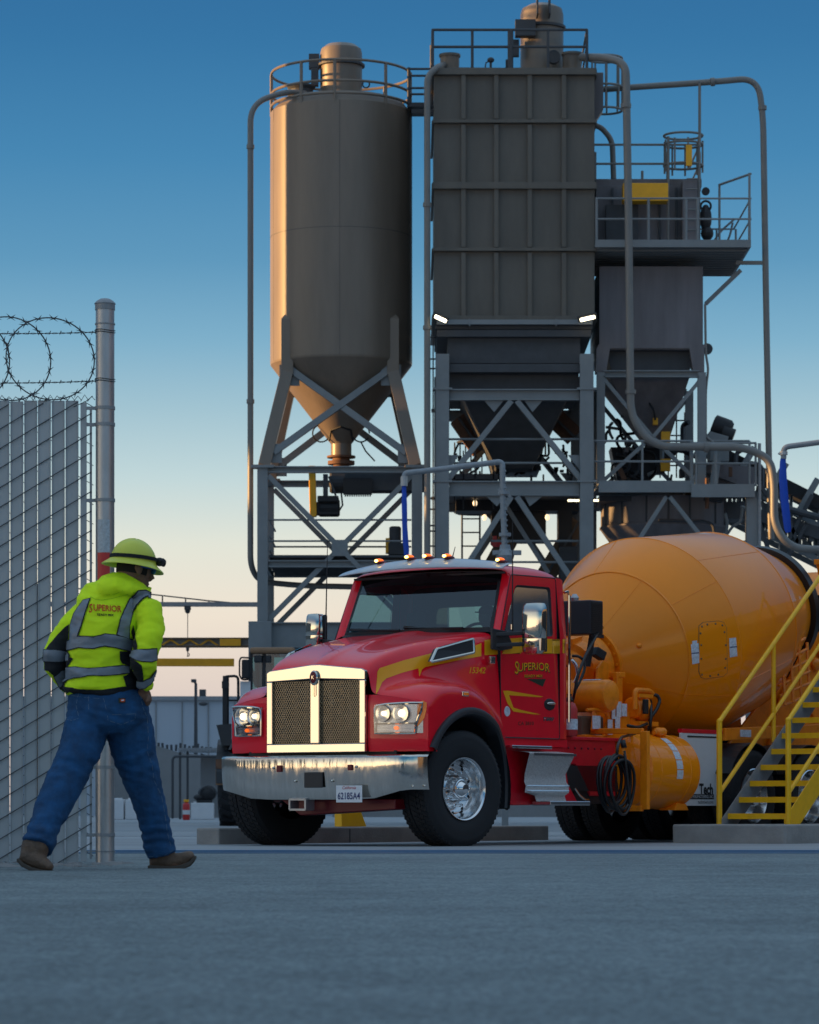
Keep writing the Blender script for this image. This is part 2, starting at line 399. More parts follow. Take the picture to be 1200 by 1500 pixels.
# rough foreground slab with a slightly ragged far edge
pts = []; x = -60
while x < 60:
    pts.append((x, 24.9 + noise.noise(Vector((x*.9, 0, 3)))*.10 + noise.noise(Vector((x*6, 0, 3)))*.04)); x += .12 if abs(x) < 8 else 2
far = [(p[0], p[1], .022) for p in pts]; near = [(p[0], -200, .022) for p in pts]; low = [(p[0], p[1]+.05, -.01) for p in pts]
m = MB(); m.quads([near, far, low]); struct(m.build('pavement', 'ground'))
m = MB(); m.box((-5.2, 25.3, .001), (60, 26.9, .004)); struct(m.build('gate_channel', 'channel'))
m = MB(); m.box((-2.7, 27.0, -.01), (60, 27.25, .022)); m.box((-2.7, 25.75, -.01), (60, 25.95, .020)); struct(m.build('gate_rail', 'rail_steel'))
for (y0, y1, x0, x1) in ((44, 47, -40, 60), (55, 70, -40, 60), (90, 97, -50, 80)):
    m = MB(); m.box((x0, y0, -.01), (x1, y1, .004)); struct(m.build('pavement_band', 'yard_band'))
# loose clods and dried spill along the foot of the fence
m = MB()
for i in range(150):
    D = random.uniform(18.9, 20.4); x = random.gauss((60-600)/F*D, .42)
    if x > -1.72: continue
    r = random.uniform(.006, .03) * (1.6 if random.random() < .1 else 1); z = .022
    m.ell((x, D, z), (r*random.uniform(.8,1.8), r, r*.5), 6, 4)
info(m.build('spilled_mortar', 'wall_concrete', smooth=True), 'crumbs of dark dried mortar on the slab under the slatted fence', 'debris', kind='stuff')
# thin cracks in the slab
m = MB()
def crack(x, y, ang, L, w):
    p = Vector((x, y, .0235)); k = int(L/.035)
    a = []; b = []
    for i in range(k):
        ang += random.uniform(-.5, .5); d = Vector((math.cos(ang), math.sin(ang)*.8, 0)); p = p + d*.035
        s = Vector((-d.y, d.x, 0))*(w*(1-i/k)*random.uniform(.5, 1.2)); a.append(p+s); b.append(p-s)
    m.quads([a, b])
for q in ((-2.35,19.2,.1,.9,.006), (-2.0,19.0,.3,.7,.007), (-2.6,18.9,-.1,1.1,.005), (-1.75,19.5,2.6,.6,.005), (-2.2,19.6,0,.8,.007)): crack(*q)
struct(m.build('ground_crack', 'channel'))

# ------------------------------------------------------------------ fence with privacy slats, barbed and razor wire
FD = 20.0
fence = thing('chain_link_fence', 'tall chain link fence woven with grey privacy slats, topped by razor wire', 'fence', at(0, 1271, FD))
m = MB()
k = 0
for i in range(-16, 5):
    x0 = 14 + i*20.2; sl = x0 + 1.2
    a = at(sl, 587, FD); b = at(sl+18.9, 1262+i*.6, FD); off = .004*math.sin(i*2.3)
    m.box((a.x, FD+off, b.z+random.uniform(-.006,.006)), (b.x, FD+.010+off, a.z+random.uniform(-.004,.004)))
    for xx in (a.x+.002, b.x-.007): m.box((xx, FD+off-.006, b.z+.01), (xx+.005, FD+off-.0005, a.z-.01))
a = at(118, 590, FD); b = at(127, 1262, FD); m.box((a.x, FD, b.z), (b.x, FD+.01, a.z))
m.build('slat_panel', 'slat', fence, bevel=.002)
m = MB()
xl, xr = -300, 137
for i in range(-12, 34):                          # front strands
    y0 = 600 + i*28.6
    pts = []; x = xl; 
    n0 = 0
    while x <= xr:
        y = y0 + (0-x)*.60
        if 588 < y < 1266: 
            zz = -.007 if (n0 % 2) else -.014
            pts.append(at(x, y, FD+zz))
        elif pts: break
        x += 10.1; n0 += 1
    if len(pts) > 1: m.tube(pts, .0034, 5)
for i in range(-14, 34):                          # strands behind the slats
    y0 = 600 + i*28.6
    pts = [at(x, y0 + x*.60, FD+.026) for x in (xl, 0, 60, xr) if 588 < y0 + x*.60 < 1266]
    ya = lambda X: y0 + X*.60
    xs = [max(xl, (588-y0)/.60), min(xr, (1266-y0)/.60)]
    if xs[1] > xs[0]+4: m.tube([at(xs[0], ya(xs[0]), FD+.026), at(xs[1], ya(xs[1]), FD+.026)], .0024, 5)
m.build('wire_mesh', 'wire', fence)
m = MB(); m.box(tuple(at(131.5, 1258, FD-.004)), tuple(at(135, 598, FD+.010))); m.build('tension_bar', 'galv_dull', fence)
m = MB()                                          # twisted knuckles along the top edge
for i in range(-10, 14):
    x = 2 + i*10.1 if i % 2 else 2+i*10.1
    m.tube([at(x-5, 588, FD-.01), at(x+1, 580+random.uniform(-2,2), FD), at(x+6, 586, FD+.01)], .0024, 5)
m.tube([at(108, 596, FD), at(126, 588, FD), at(136, 580, FD)], .0026, 5)
m.build('selvage', 'wire', fence)
m = MB()
for (ya, yb) in ((489, 486), (561.5, 557.5)):
    for ph in (0, math.pi):
        pts = []
        for i in range(0, 120):
            t = i/119; x = -300+t*446; y = ya + (yb-ya)*max(0, x)/140 + 1.0*math.sin(t*9)
            p = at(x, y, FD); pts.append(p + Vector((0, .003*math.cos(i*1.1+ph), .003*math.sin(i*1.1+ph))))
        m.tube(pts, .0022, 5)
    for i in range(11):
        p = at(-20+i*15.5, ya+(yb-ya)*.5, FD)
        m.tube([p+Vector((-.004,0,-.012)), p+Vector((.004,0,.013))], .0016, 4); m.tube([p+Vector((.008,-.012,.008)), p+Vector((-.003,.012,-.006))], .0016, 4)
    for q in (-1.5, 1.5):
        c = at(154, yb+q, FD); m.tube([c+Vector((.062*math.cos(a), .062*math.sin(a), .004*math.sin(a*2))) for a in [2*math.pi*j/16 for j in range(16)]], .0028, 5, closed=True)
m.build('barbed_wire', 'wire', fence)
m = MB()
for (cx, rx, ph) in ((74, 62, 0), (13, 59, .4), (-48, 60, .8), (-110, 60, .2), (-172, 60, 1), (-235, 60, .5)):
    c = at(cx, 525.5, FD); r = rx/F*FD; rz = 60/F*FD; tilt = .10
    P = lambda a, q=1: c + Vector((r*q*math.cos(a), tilt*math.cos(a+ph), rz*q*math.sin(a)))
    m.tube([P(2*math.pi*j/64) for j in range(64)], .0042, 6, closed=True)
    for j in range(18):
        a = 2*math.pi*(j+.3)/18; p = P(a); tg = (P(a+.05)-p).normalized(); rd = (p-c).normalized()
        for sg in (-1, 1):
            m.tube([p+tg*.006, p+rd*(.020*sg)+tg*.030*sg], [.0045, .0004], 4); m.tube([p-tg*.006, p+rd*(.018*sg)-tg*.028*sg], [.0045, .0004], 4)
m.build('razor_wire', 'wire', fence)

post = thing('fence_post', 'thick galvanised round post with domed cap and red and white tape beside the slatted fence', 'post', at(154, 1271, FD))
pb = post.location; ztop = at(154, 446, FD).z; pr = 13.8/F*FD
m = MB(); m.lathe([(0, pr), (ztop, pr)], (pb.x, FD, 0), n=32); m.build('pole', 'galv', post, smooth=True)
m = MB(); m.lathe([(ztop-.035, pr+.004), (ztop, pr+.004), (ztop+.002, pr+.008), (ztop+.008, pr+.006), (ztop+.022, pr*.86), (ztop+.034, pr*.5), (ztop+.037, .002)], (pb.x, FD, 0), n=32); m.build('cap', 'galv_dull', post, smooth=True)
for y in (475, 598, 622, 733, 857, 1124, 1223, 1247):
    z = at(0, y, FD).z; h = .010 if y != 475 else .004
    if y in (475, 1247): h = .004
    m = MB(); m.lathe([(z-h, pr+.0045), (z+h, pr+.0045)], (pb.x, FD, 0), n=32, cap=True)
    if y > 475: m.box((pb.x-pr-.055, FD-.006, z-h), (pb.x-pr+.01, FD+.006, z+h))
    m.build('band', 'galv_dull', post, smooth=True)
def tapepart(y0, y1, mt, nm):
    z0 = at(0, y1, FD).z; z1 = at(0, y0, FD).z; g = []
    for z in (z0, z1): g.append([Vector((pb.x+(pr+.002)*math.cos(a), FD+(pr+.002)*math.sin(a), z)) for a in [R(-135)+R(80)*j/10 for j in range(11)]])
    m = MB(); m.quads(g); m.build(nm, mt, post, smooth=True)
tapepart(762, 810, 'tape_white', 'white_tape'); tapepart(810.3, 862, 'red_gas', 'red_tape'); tapepart(862.3, 905, 'tape_white', 'white_tape')
m = MB(); a = at(127, 860, FD); b = at(144, 930, FD); m.box((a.x, FD-.05, b.z), (b.x, FD+.03, a.z)); m.box((a.x-.006, FD-.058, a.z-.03), (b.x+.006, FD+.036, a.z+.004)); m.build('latch_box', 'galv_dull', post, bevel=.004)

# ------------------------------------------------------------------ background on the left
wh = thing('warehouse', 'long pale windowless warehouse across the yard behind the worker', 'building', at(300, 1195, 200))
m = MB(); z = at(0, 1026, 200).z; m.box((-24, 200, 0), (-3, 240, z)); m.build('wall', 'wall_pale', wh)
m = MB(); m.box((-24.1, 199.8, z), (-2.9, 240.1, z+.25)); m.build('parapet', 'galv_dull', wh)
m = MB()
for i in range(13): m.box((-23.5+i*1.6, 199.93, 0), (-23.44+i*1.6, 199.99, z-.1))
m.build('panel_joint', 'wall_concrete', wh)
lw_ = thing('sun_blocker_wall', 'unseen low concrete wall added left of the camera to shade the slab', 'wall', (-7, 2, 0))  # unseen wall, added to keep the low sun off the foreground slab
m = MB(); m.prism([(-7.3, -14, 0), (-6.7, -14, 0), (-6.85, -14, 1.35), (-7.15, -14, 1.35)], (0, 31, 0)); m.build('wall', 'wall_concrete', lw_)
nb = thing('warehouse', 'unseen grey flat roofed block added beyond the left edge of the yard to block the low sun', 'building', (-68, 70, 0))  # unseen block, added so its shadow covers the yard and lower plant
m = MB(); m.box((-80, 15.5, 0), (-60, 290, 11.6)); m.build('wall', 'wall_concrete', nb)
m = MB(); m.box((-80.2, 15.3, 11.6), (-59.8, 290.2, 12.0)); m.build('roof', 'galv_dull', nb)

bn = thing('reflection_wall', 'unseen dark ribbed wall added beyond the right edge of the yard for the truck to reflect', 'building', (22, 45, 0))  # unseen wall, added as a dark skyline reflected in truck door and drum
m = MB(); m.box((20, 6, 0), (26, 140, 8.2)); m.build('wall', 'dark_steel', bn)
m = MB()
for i in range(44): m.box((19.8, 7+i*3, 0), (19.997, 7.25+i*3, 8.2))
m.build('rib', 'rust', bn)
def crane(y0, y1, x1, D, label, mt, xm):
    t = thing('crane', label, 'crane', at(xm, 1187+1680/D, D)); return t
D = 95
t = crane(883, 889, 377, D, 'thin grey crane boom with hook line reaching across above the yellow truss', 'steel_paint', 60)
m = MB(); m.beam(at(40, 885, D), at(385, 885.5, D), .14, .13); m.build('boom', 'galv_dull', t)
m = MB(); m.tube([at(60, 858, D), at(225, 871, D), at(305, 880, D), at(340, 883, D)], .02, 5)
for x, y in ((238, 872), (272, 875.5), (306, 880)): m.tube([at(x, y, D), at(x, 883, D)], .022, 5)
m.build('tie_rod', 'dark_steel', t)
m = MB(); m.beam(at(60, 1200, D), at(60, 855, D), .3, .3); m.build('mast', 'dark_steel', t)
m = MB(); m.box(tuple(at(270, 893, D-.1)), tuple(at(280, 888, D+.1))); m.ell(at(275, 895, D), (.08,.08,.08), 10, 8); m.tube([at(275, 893, D), at(275, 962, D)], .012, 5); m.ell(at(275, 950, D), (.05,.05,.10), 8, 6)
m.tube(arc(at(275, 959, D), .05, R(90), R(-120), (1,0,0), (0,0,1), 8), .014, 5); m.build('hoist', 'dark_steel', t)
D = 90
t = thing('truss_beam', 'grey and yellow lattice girder spanning behind the worker', 'girder', at(60, 1205, D))
m = MB(); m.beam(at(40, 935.5, D), at(372, 935.5, D), .2, .05); m.beam(at(40, 947, D), at(372, 947, D), .2, .06); m.build('chord', 'brown_steel', t)
m = MB(); x = 40
while x < 318: m.beam(at(x, 946, D), at(x+14, 937, D), .05, .05); m.beam(at(x+14, 937, D), at(x+28, 946, D), .05, .05); x += 28
m.build('lattice', 'yellow', t)
m = MB(); a = at(40, 945, D+.12); b = at(372, 937, D+.16); m.box(tuple(a), tuple(b)); m.build('back_plate', 'galv_dull', t)
m = MB(); a = at(322, 946, D-.13); b = at(353, 936, D-.03); m.box(tuple(a), tuple(b)); m.build('panel', 'yellow', t)
m = MB(); m.beam(at(50, 1206, D), at(50, 935, D), .3, .3); m.build('column', 'brown_steel', t)
D = 92
t = info(MB().beam(at(60, 970, D), at(343, 970.5, D), .22, .215).build('hanging_beam', 'yellow', bevel=.01), 'plain yellow beam hanging level below the lattice girder', 'beam')
t = thing('hanging_beam', 'plain yellow beam end', 'beam'); bpy.data.objects.remove(t)
D = 160
t = thing('street_lamp', 'tall slim lamp pole with a single angled head in front of the pale warehouse', 'street lamp', at(287, 1197, D))
m = MB(); m.tube([at(287, 1197, D), at(287, 1002, D), at(285.5, 999, D)], [.12,.07,.06], 8); m.build('pole', 'dark_steel', t, smooth=True)
m = MB(); a = at(284, 998, D); m.box((a.x-.12, D-.2, a.z-.06), (a.x+.12, D+.2, a.z+.10)); m.build('lamp_head', 'dark_steel', t, bevel=.02)
for (x, y, sz, lb) in ((297, 1017, .12, 'small boxy pole lamp standing above the warehouse roof line'), (298, 1031, .1, 'small oval wall lamp on the pale warehouse')):
    D = 199.5
    if y == 1031:
        a = at(x, y, D); info(MB().ell(a, (.28,.12,.13), 12, 8).build('wall_lamp', 'dark_steel', smooth=True), lb, 'lamp')
    else:
        a = at(x, y, D+2); b = MB(); b.box((a.x-.2, D+1.9, a.z-.4), (a.x+.2, D+2.2, a.z+.3)); b.box((a.x-.13, D+1.85, a.z-.2), (a.x+.13, D+1.9, a.z+.1)); info(b.build('roof_lamp', 'dark_steel', bevel=.03), lb, 'lamp')
D = 150
t = thing('retaining_wall', 'rough grey concrete retaining wall with rebar stubs behind the yard', 'wall', at(250, 1198, D))
m = MB(); p = [at(140, 1200, D), at(140, 1086, D), at(200, 1090, D), at(228, 1092, D), at(262, 1102, D), at(345, 1112, D), at(345, 1200, D)]; m.prism([Vector((q.x, D, max(0, q.z))) for q in p], (0, .5, 0)); m.build('wall', 'wall_concrete', t)
m = MB()
for i in range(14): x = 226+i*6.4; m.tube([at(x, 1100, D+.2), at(x+random.uniform(-.6,.6), 1088+random.uniform(-3,2)+i*.4, D+.2)], .06, 5)
m.build('rebar', 'dark_steel', t)
pw_ = thing('perimeter_wall', 'long low grey wall closing the far side of the yard under the truck', 'wall', (8, 170, 0))
m = MB(); m.box((-4, 170, 0), (60, 170.4, 2.7)); m.build('wall', 'wall_concrete', pw_)
m = MB(); m.box((-4.05, 169.9, 2.7), (60.05, 170.5, 2.85)); m.build('coping', 'concrete', pw_)
D = 128
t = thing('shelter', 'open steel shelter with flat corrugated roof on thin posts at the yard edge', 'shelter', at(295, 1200, D))
m = MB(); a = at(261, 1100, D); b = at(332, 1094.5, D+4); m.box((a.x, D, a.z), (at(332, 0, D).x, D+4, a.z+.12))
for i in range(16): x = a.x+.05+i*.118; m.box((x, D-.04, a.z-.05), (x+.06, D-.003, a.z+.08))
m.build('roof', 'galv_dull', t)
for x in (264, 275, 329):
    m = MB(); p = at(x, 1200, D+.3); m.beam((p.x, D+.3, 0), (p.x, D+.3, a.z), .09, .09); m.build('post', 'dark_steel', t)
m = MB(); m.prism([at(294, 1196, D+3.5), at(294, 1103, D+3.5), at(312, 1110, D+3.5), at(330, 1107, D+3.5), at(330, 1196, D+3.5)], (0,.1,0)); m.build('back_panel', 'wall_concrete', t)
t = info(MB().tube(fillet([at(253, 1199, 126), at(253, 1112, 126), at(256, 1108, 126), at(318, 1108, 126)], .15), .05, 8).build('guard_rail', 'dark_steel', smooth=True), 'bent dark pipe rail standing before the open shelter', 'rail')
D = 124
bl = [(160, 182), (183, 205), (206, 228), (229, 240), (279, 313)]
for i, (x0, x1) in enumerate(bl):
    a = at(x0, 1187+1680/D, D); b = at(x1, 1176 if i == 4 else 1171, D); m = MB(); m.box((a.x+.02, D, 0), (b.x-.02, D+.7, b.z)); m.box((a.x+.1, D+.2, b.z), (b.x-.1, D+.5, b.z+.05))
    info(m.build('concrete_block', 'white', bevel=.03), ['pale concrete block lying farthest left in the row, mostly hidden by the worker', 'pale concrete block second from the left, seen between the worker\'s legs', 'pale concrete block right of the worker\'s knee', 'narrow pale concrete block at the right end of the long row', 'pale concrete block beneath the black generator'][i], 'block', 'pale blocks lining the yard')
D = 124.3
t = thing('generator', 'small black generator on the pale block beside the red gas cylinder', 'generator', at(300, 1174, D))
m = MB(); m.ell(at(304, 1162, D), (.36,.3,.30), 14, 10); m.ell(at(293, 1168, D), (.25,.25,.14), 10, 8); m.box(tuple(at(288, 1176, D-.2)), tuple(at(312, 1171.5, D+.2))); m.build('engine', 'black', t)
m = MB(); m.tube(arc(at(305, 1164, D-.25), .33, 0, R(180), (1,0,0), (0,0,1), 10), .03, 6); m.build('frame', 'dark_steel', t)
D = 118
t = thing('gas_cylinder', 'red gas cylinder with pale label standing in front of the far blocks', 'gas cylinder', at(273, 1187+1680/D, D))
p = t.location; m = MB(); m.lathe([(0,.12),(.02,.13),(.55,.13),(.62,.09),(.64,.04)], (p.x, D, 0), n=16); m.build('tank', 'red_gas', t, smooth=True)
m = MB(); m.lathe([(.2,.133),(.36,.133)], (p.x, D, 0), n=16, cap=False); m.build('label_band', 'white', t, smooth=True)
m = MB(); m.lathe([(.64,.04),(.66,.10),(.74,.10),(.74,.03)], (p.x, D, 0), n=12); m.build('collar', 'yellow', t)

# ------------------------------------------------------------------ the batching plant
DP = 81.0
def bx(m, x0, y0, x1, y1, D0, D1):                # box from photo pixels at D0, D0..D1 deep
    a = at(x0, y1, D0); b = at(x1, y0, D0); m.box((a.x, D0, max(0, a.z)), (b.x, D1, b.z)); return m
def gz(px, D): return at(px, HY+HC*F/D, D)
def handrail(m, pts, h=1.07, posts=True, r=.022, step=1.5, mid=True):
    pts = [Vector(p) for p in pts]
    for dz in ([h, h*.52] if mid else [h]): m.tube([p+Vector((0,0,dz)) for p in pts], r, 6)
    for i in range(len(pts)-1):
        L = (pts[i+1]-pts[i]).length; k = max(1, round(L/step))
        for j in range(k+1):
            p = pts[i].lerp(pts[i+1], j/k); m.tube([p, p+Vector((0,0,h))], r, 6)

# --- silo
def make_silo(label):
    cx, cy = at(500, 500, 82.8).x, 82.8; r = 104/F*82.8
    zt = at(0, 168, cy).z; zb = at(0, 533, cy).z; za = at(0, 668, cy).z
    s = thing('silo', label, 'silo', (cx, cy, at(0, 683, DP).z))
    m = MB(); m.lathe([(zb, r), (zt-.35, r), (zt, r-.004)], (cx, cy, 0), n=96, cap=False); m.build('tank', 'silo_paint', s, smooth=True)
    m = MB()
    for z in (at(0, 350, cy).z, at(0, 200, cy).z-1e3): m.lathe([(z-.006, r+.004), (z+.006, r+.004)], (cx, cy, 0), n=96, cap=False)
    for a in (R(-90), R(-20), R(200)): m.tube([(cx+(r+.001)*math.cos(a), cy+(r+.001)*math.sin(a), zb), (cx+(r+.001)*math.cos(a), cy+(r+.001)*math.sin(a), zt)], .004, 4)
    m.build('weld_seam', 'dark_steel', s)
    m = MB(); m.lathe([(zt, r-.004), (zt+.28, r*.86), (zt+.42, r*.3), (zt+.42, .01)], (cx, cy, 0), n=64); m.build('roof', 'silo_paint', s, smooth=True, auto=25)
    m = MB(); rn = .26; m.lathe([(zb, r), (zb-.05, r-.01), (za+.3, rn), (za, rn)], (cx, cy, 0), n=64, cap=False); m.build('cone', 'silo_paint', s, smooth=True, auto=20)
    m = MB(); m.lathe([(za, .36), (za-.05, .36), (za-.06, .22), (za-.12, .22), (za-.13, .34), (za-.22, .34), (za-.23, .2), (za-.4, .2)], (cx, cy, 0), n=24); m.build('valve', 'rust', s, smooth=True, auto=30)
    m = MB(); m.tube([(cx-.30, cy-.3, za+.35), (cx-.25, cy-.45, za+.6), (cx, cy-.55, za+.68), (cx+.25, cy-.45, za+.6), (cx+.3, cy-.3, za+.35)], .03, 6)
    for q in (-1, 1): m.tube(arc((cx+q*.5, cy-.2, za+.55), .22, 0, R(330), (1,0,0), (0,0,1), 14), .02, 5)
    m.tube([(cx+.5, cy-.2, za+.33), (cx+.62, cy-.2, za+.1), (cx+.85, cy-.2, za-.15)], .02, 5); m.build('aeration_hose', 'black', s, smooth=True)
    # dust filter on top
    m = MB(); fr = .53; zf = zt+.25; fx = cx; z1 = at(0, 68, cy).z
    m.lathe([(zf, fr), (zf+(z1-zf)*.55, fr), (z1-.22, fr*1.0), (z1-.1, fr*.95), (z1, fr*.7), (z1+.01, .01)], (fx, cy-.1, 0), n=40); m.build('dust_filter', 'silo_paint', s, smooth=True, auto=25)
    zr = at(0, 97, cy).z; m = MB(); m.lathe([(zr-.05, fr+.02), (zr-.04, fr+.07), (zr+.01, fr+.07), (zr+.02, fr+.02)], (fx, cy-.1, 0), n=40)
    m.box((fx-fr-.28, cy-.3, zr-.1), (fx-fr-.02, cy, zr+.25)); m.box((fx-fr-.22, cy-.35, zr-.55), (fx-fr-.04, cy-.1, zr-.12)); m.box((fx+.1, cy-.78, zr-1.35), (fx+.3, cy-.55, zr-1.1))
    m.tube(arc((fx+fr+.1, cy-.2, zr-.5), .09, 0, R(360), (1,0,0), (0,0,1), 12), .02, 5); m.build('clamp_ring', 'dark_steel', s)
    m = MB(); m.lathe([(zt+.25, .3), (zt+.55, .3), (zt+.62, .36), (zt+.66, .36)], (cx-1.0, cy-.3, 0), n=20); m.build('hatch', 'dark_steel', s)
    # guard rail ring
    rr = r-.03
    m = MB()
    for z in (at(0, 110, cy).z, at(0, 140, cy).z, at(0, 158, cy).z): m.tube([(cx+rr*math.cos(2*math.pi*j/48), cy+rr*math.sin(2*math.pi*j/48), z) for j in range(48)], .035, 6, closed=True)
    for a in (8, 52, 100, 140, 180, 237, 266, 310, 345):
        a = R(a); m.tube([(cx+rr*math.cos(a), cy+rr*math.sin(a), zt-.05), (cx+rr*math.cos(a), cy+rr*math.sin(a), at(0, 110, cy).z)], .04, 6)
    m.build('guard_rail', 'silo_paint', s, smooth=True)
    # four splayed legs
    zf = at(0, 683, DP).z; zk = at(0, 538, DP).z; ztp = at(0, 462, DP).z
    for sx in (-1, 1):
        for sy in (-1, 1):
            kx = cx + sx*(78/F*DP); ky = cy + sy*1.12; fx2 = cx + sx*(111/F*DP); fy = cy + sy*1.7
            m = MB(); m.beam((kx, ky, zk-.1), (kx, ky, ztp), .30, .34, (0,1,0)); m.beam((fx2, fy, zf), (kx, ky, zk), .30, .32, (0,1,0)); m.prism([(kx-.15, ky-sy*.0-.17, ztp), (kx+.15, ky-.17, ztp), (kx+.05, ky-.0, ztp+.15), (kx-.05, ky, ztp+.15)], (0,.17,0))
            m.box((fx2-.27, fy-.24, zf-.04), (fx2+.27, fy+.24, zf+.03)); m.build('leg', 'silo_paint', s, bevel=.008)
    for sy in (-1, 1):
        m = MB()
        for sx in (-1, 1):
            p = Vector((cx+sx*75/F*DP, cy+sy*1.15-.02*sx, zk+.05)); q = Vector((cx-sx*98/F*DP, cy+sy*1.62-.02*sx, zf+.35)); m.beam(p, q, .16, .18, (0,1,0))
            m.box((q.x-.22, q.y-.03, q.z-.25), (q.x+.22, q.y+.03, q.z+.22)); m.box((p.x-.25, p.y-.03, p.z-.42), (p.x+.25, p.y+.03, p.z+.1))
        m.build('cross_brace', 'steel_paint', s)
    return s
silo = make_silo('tall grey brown cement silo with sunlit left edge, cone bottom and round railing')
# the same silo once more, beyond the left edge: it throws the shade line on the first one
def clone(o, parent=None):
    c = o.copy(); col.objects.link(c); c.parent = parent
    for ch in [x for x in bpy.data.objects if x.parent == o]: clone(ch, c)
    return c
silo2 = clone(silo); silo2.location = silo.location + Vector((-13.5, -2.95, 0)); silo2.scale = (1, 1, 1.25); silo2['label'] = 'second grey cement silo standing beyond the left edge of the view'

# --- steel frame under the silo
D = DP; DB = 84.5
fr_ = thing('support_frame', 'blue grey steel frame with deck and X braces carrying the round silo', 'steel frame', gz(498, 82.5))
def H(x, y, xb=None): return at(x, y, D)
xL, xR = 385, 611
for (x, dd) in ((xL, D), (xR, D), (xL, DB), (xR, DB)):
    X = at(x, 0, D).x; m = MB(); m.ibeam((X, dd, 0), (X, dd, at(0, 686, D).z), .26, .26, (0,1,0)); m.box((X-.28, dd-.2, at(0, 686, D).z), (X+.28, dd+.2, at(0, 682, D).z)); m.build('column', 'steel_paint', fr_)
X0 = at(xL, 0, D).x+.14; X1 = at(xR, 0, D).x-.14
for dd in (D, DB):
    for (y, h) in ((688, .16), (826, .17), (930, .62)):
        z = at(0, y, D).z; m = MB(); m.ibeam((X0, dd, z), (X1, dd, z), .2, h); m.build('beam', 'steel_paint', fr_)
for X in (X0-.14, X1+.14):
    for (y, h) in ((688, .16), (826, .17), (930, .62)):
        z = at(0, y, D).z; m = MB(); m.ibeam((X, D+.14, z), (X, DB-.14, z), .2, h); m.build('beam', 'steel_paint', fr_)
z7 = at(0, 697, D).z; z8 = at(0, 908, D).z; zc = at(0, 803, D).z; Xc = at(498, 0, D).x
for dd, o in ((D, 0), (DB, .0)):
    m = MB(); m.beam((X0, dd-.02, z7), (X1, dd-.02, z8), .12, .17, (0,1,0)); m.build('brace', 'steel_paint', fr_)
    m = MB(); m.beam((X1, dd+.05, z7), (X0, dd+.05, z8), .12, .17, (0,1,0)); m.box((Xc-.2, dd-.095, zc-.2), (Xc+.2, dd-.085, zc+.2)); m.build('brace', 'steel_paint', fr_)
zd = at(0, 822, D).z; m = MB(); m.box((X0, D+.1, zd+.10), (X1, DB-.1, zd+.16))
for i in range(9): m.box((X0+.05, D+.3+i*.36, zd-.12), (X1-.05, D+.36+i*.36, zd+.1))
m.build('deck', 'dark_steel', fr_)
m = MB()
for dd, yy in ((D+.12, (761, 792)), (DB-.15, (785, 813))):
    for y in yy: z = at(0, y, D).z; m.tube([(X0, dd, z), (X1, dd, z)], .026, 6)
for X in (X0+.03,):
    for y in (761, 785, 806): z = at(0, y, D).z; m.tube([(X, D+.1, z), (X, DB-.1, z)], .026, 6)
m.build('handrail', 'steel_paint', fr_)
m = MB(); bx(m, 364, 910, 398, 1005, D-.35, D+.35); m.build('base_box', 'steel_paint', fr_, bevel=.01)
m = MB()
for q in (-1, 1): m.beam(at(424, 952, D), at(424+q*42+20, 1010, D), .12, .14, (0,1,0))
m.build('knee_brace', 'steel_paint', fr_)

sc = thing('screw_conveyor', 'dark screw conveyor with motor and yellow guard under the cone of the round silo', 'conveyor', at(540, 700, 82.4))
m = MB(); m.lathe([(0,.25),(.05,.29),(2.2,.29)], at(483, 706, 82.4), (1,0,.0), 20); bx(m, 505, 693, 625, 718, 82.1, 82.7); m.build('trough', 'dark_steel', sc)
m = MB(); bx(m, 503, 700, 545, 724, 81.9, 82.08)
for i in range(12): bx(m, 505+i*3.3, 722, 507+i*3.3, 727, 81.85, 81.95)
m.build('drive_guard', 'black', sc)
m = MB(); m.prism([at(452, 682, 81.8), at(462, 682, 81.8), at(464, 756, 81.8), at(454, 758, 81.8)], (0,.25,0)); m.build('belt_guard', 'yellow', sc, bevel=.02)
m = MB(); bx(m, 465, 726, 496, 735, 81.8, 82.3); m.lathe([(0,.2),(.03,.23),(.5,.23),(.53,.18)], at(467, 744, 82.1), (1,0,0), 18); bx(m, 463, 735, 497, 754, 81.9, 82.2); m.build('motor', 'black', sc, bevel=.02)
m = MB(); m.beam(at(477, 695, 82), at(477, 728, 82), .12, .2); m.beam(at(482, 698, 82), at(492, 726, 82), .06, .05); m.tube([at(497, 748, 82), at(502, 740, 82), at(500, 722, 82)], .025, 6); m.build('bracket', 'dark_steel', sc)
pu = thing('pump_unit', 'grey motor pump unit with yellow guard on the silo deck next to the blue hose', 'pump', at(580, 820, 82))
m = MB(); m.lathe([(0,.15),(.4,.15),(.44,.12)], at(579, 797, 82), (0,0,1), 16); bx(m, 569, 795, 592, 812, 81.8, 82.3); bx(m, 566, 815, 600, 820, 81.7, 82.4); m.build('motor', 'dark_steel', pu, bevel=.01)
m = MB(); bx(m, 565, 788, 571, 810, 81.85, 82.2); m.build('guard', 'yellow', pu, bevel=.01)

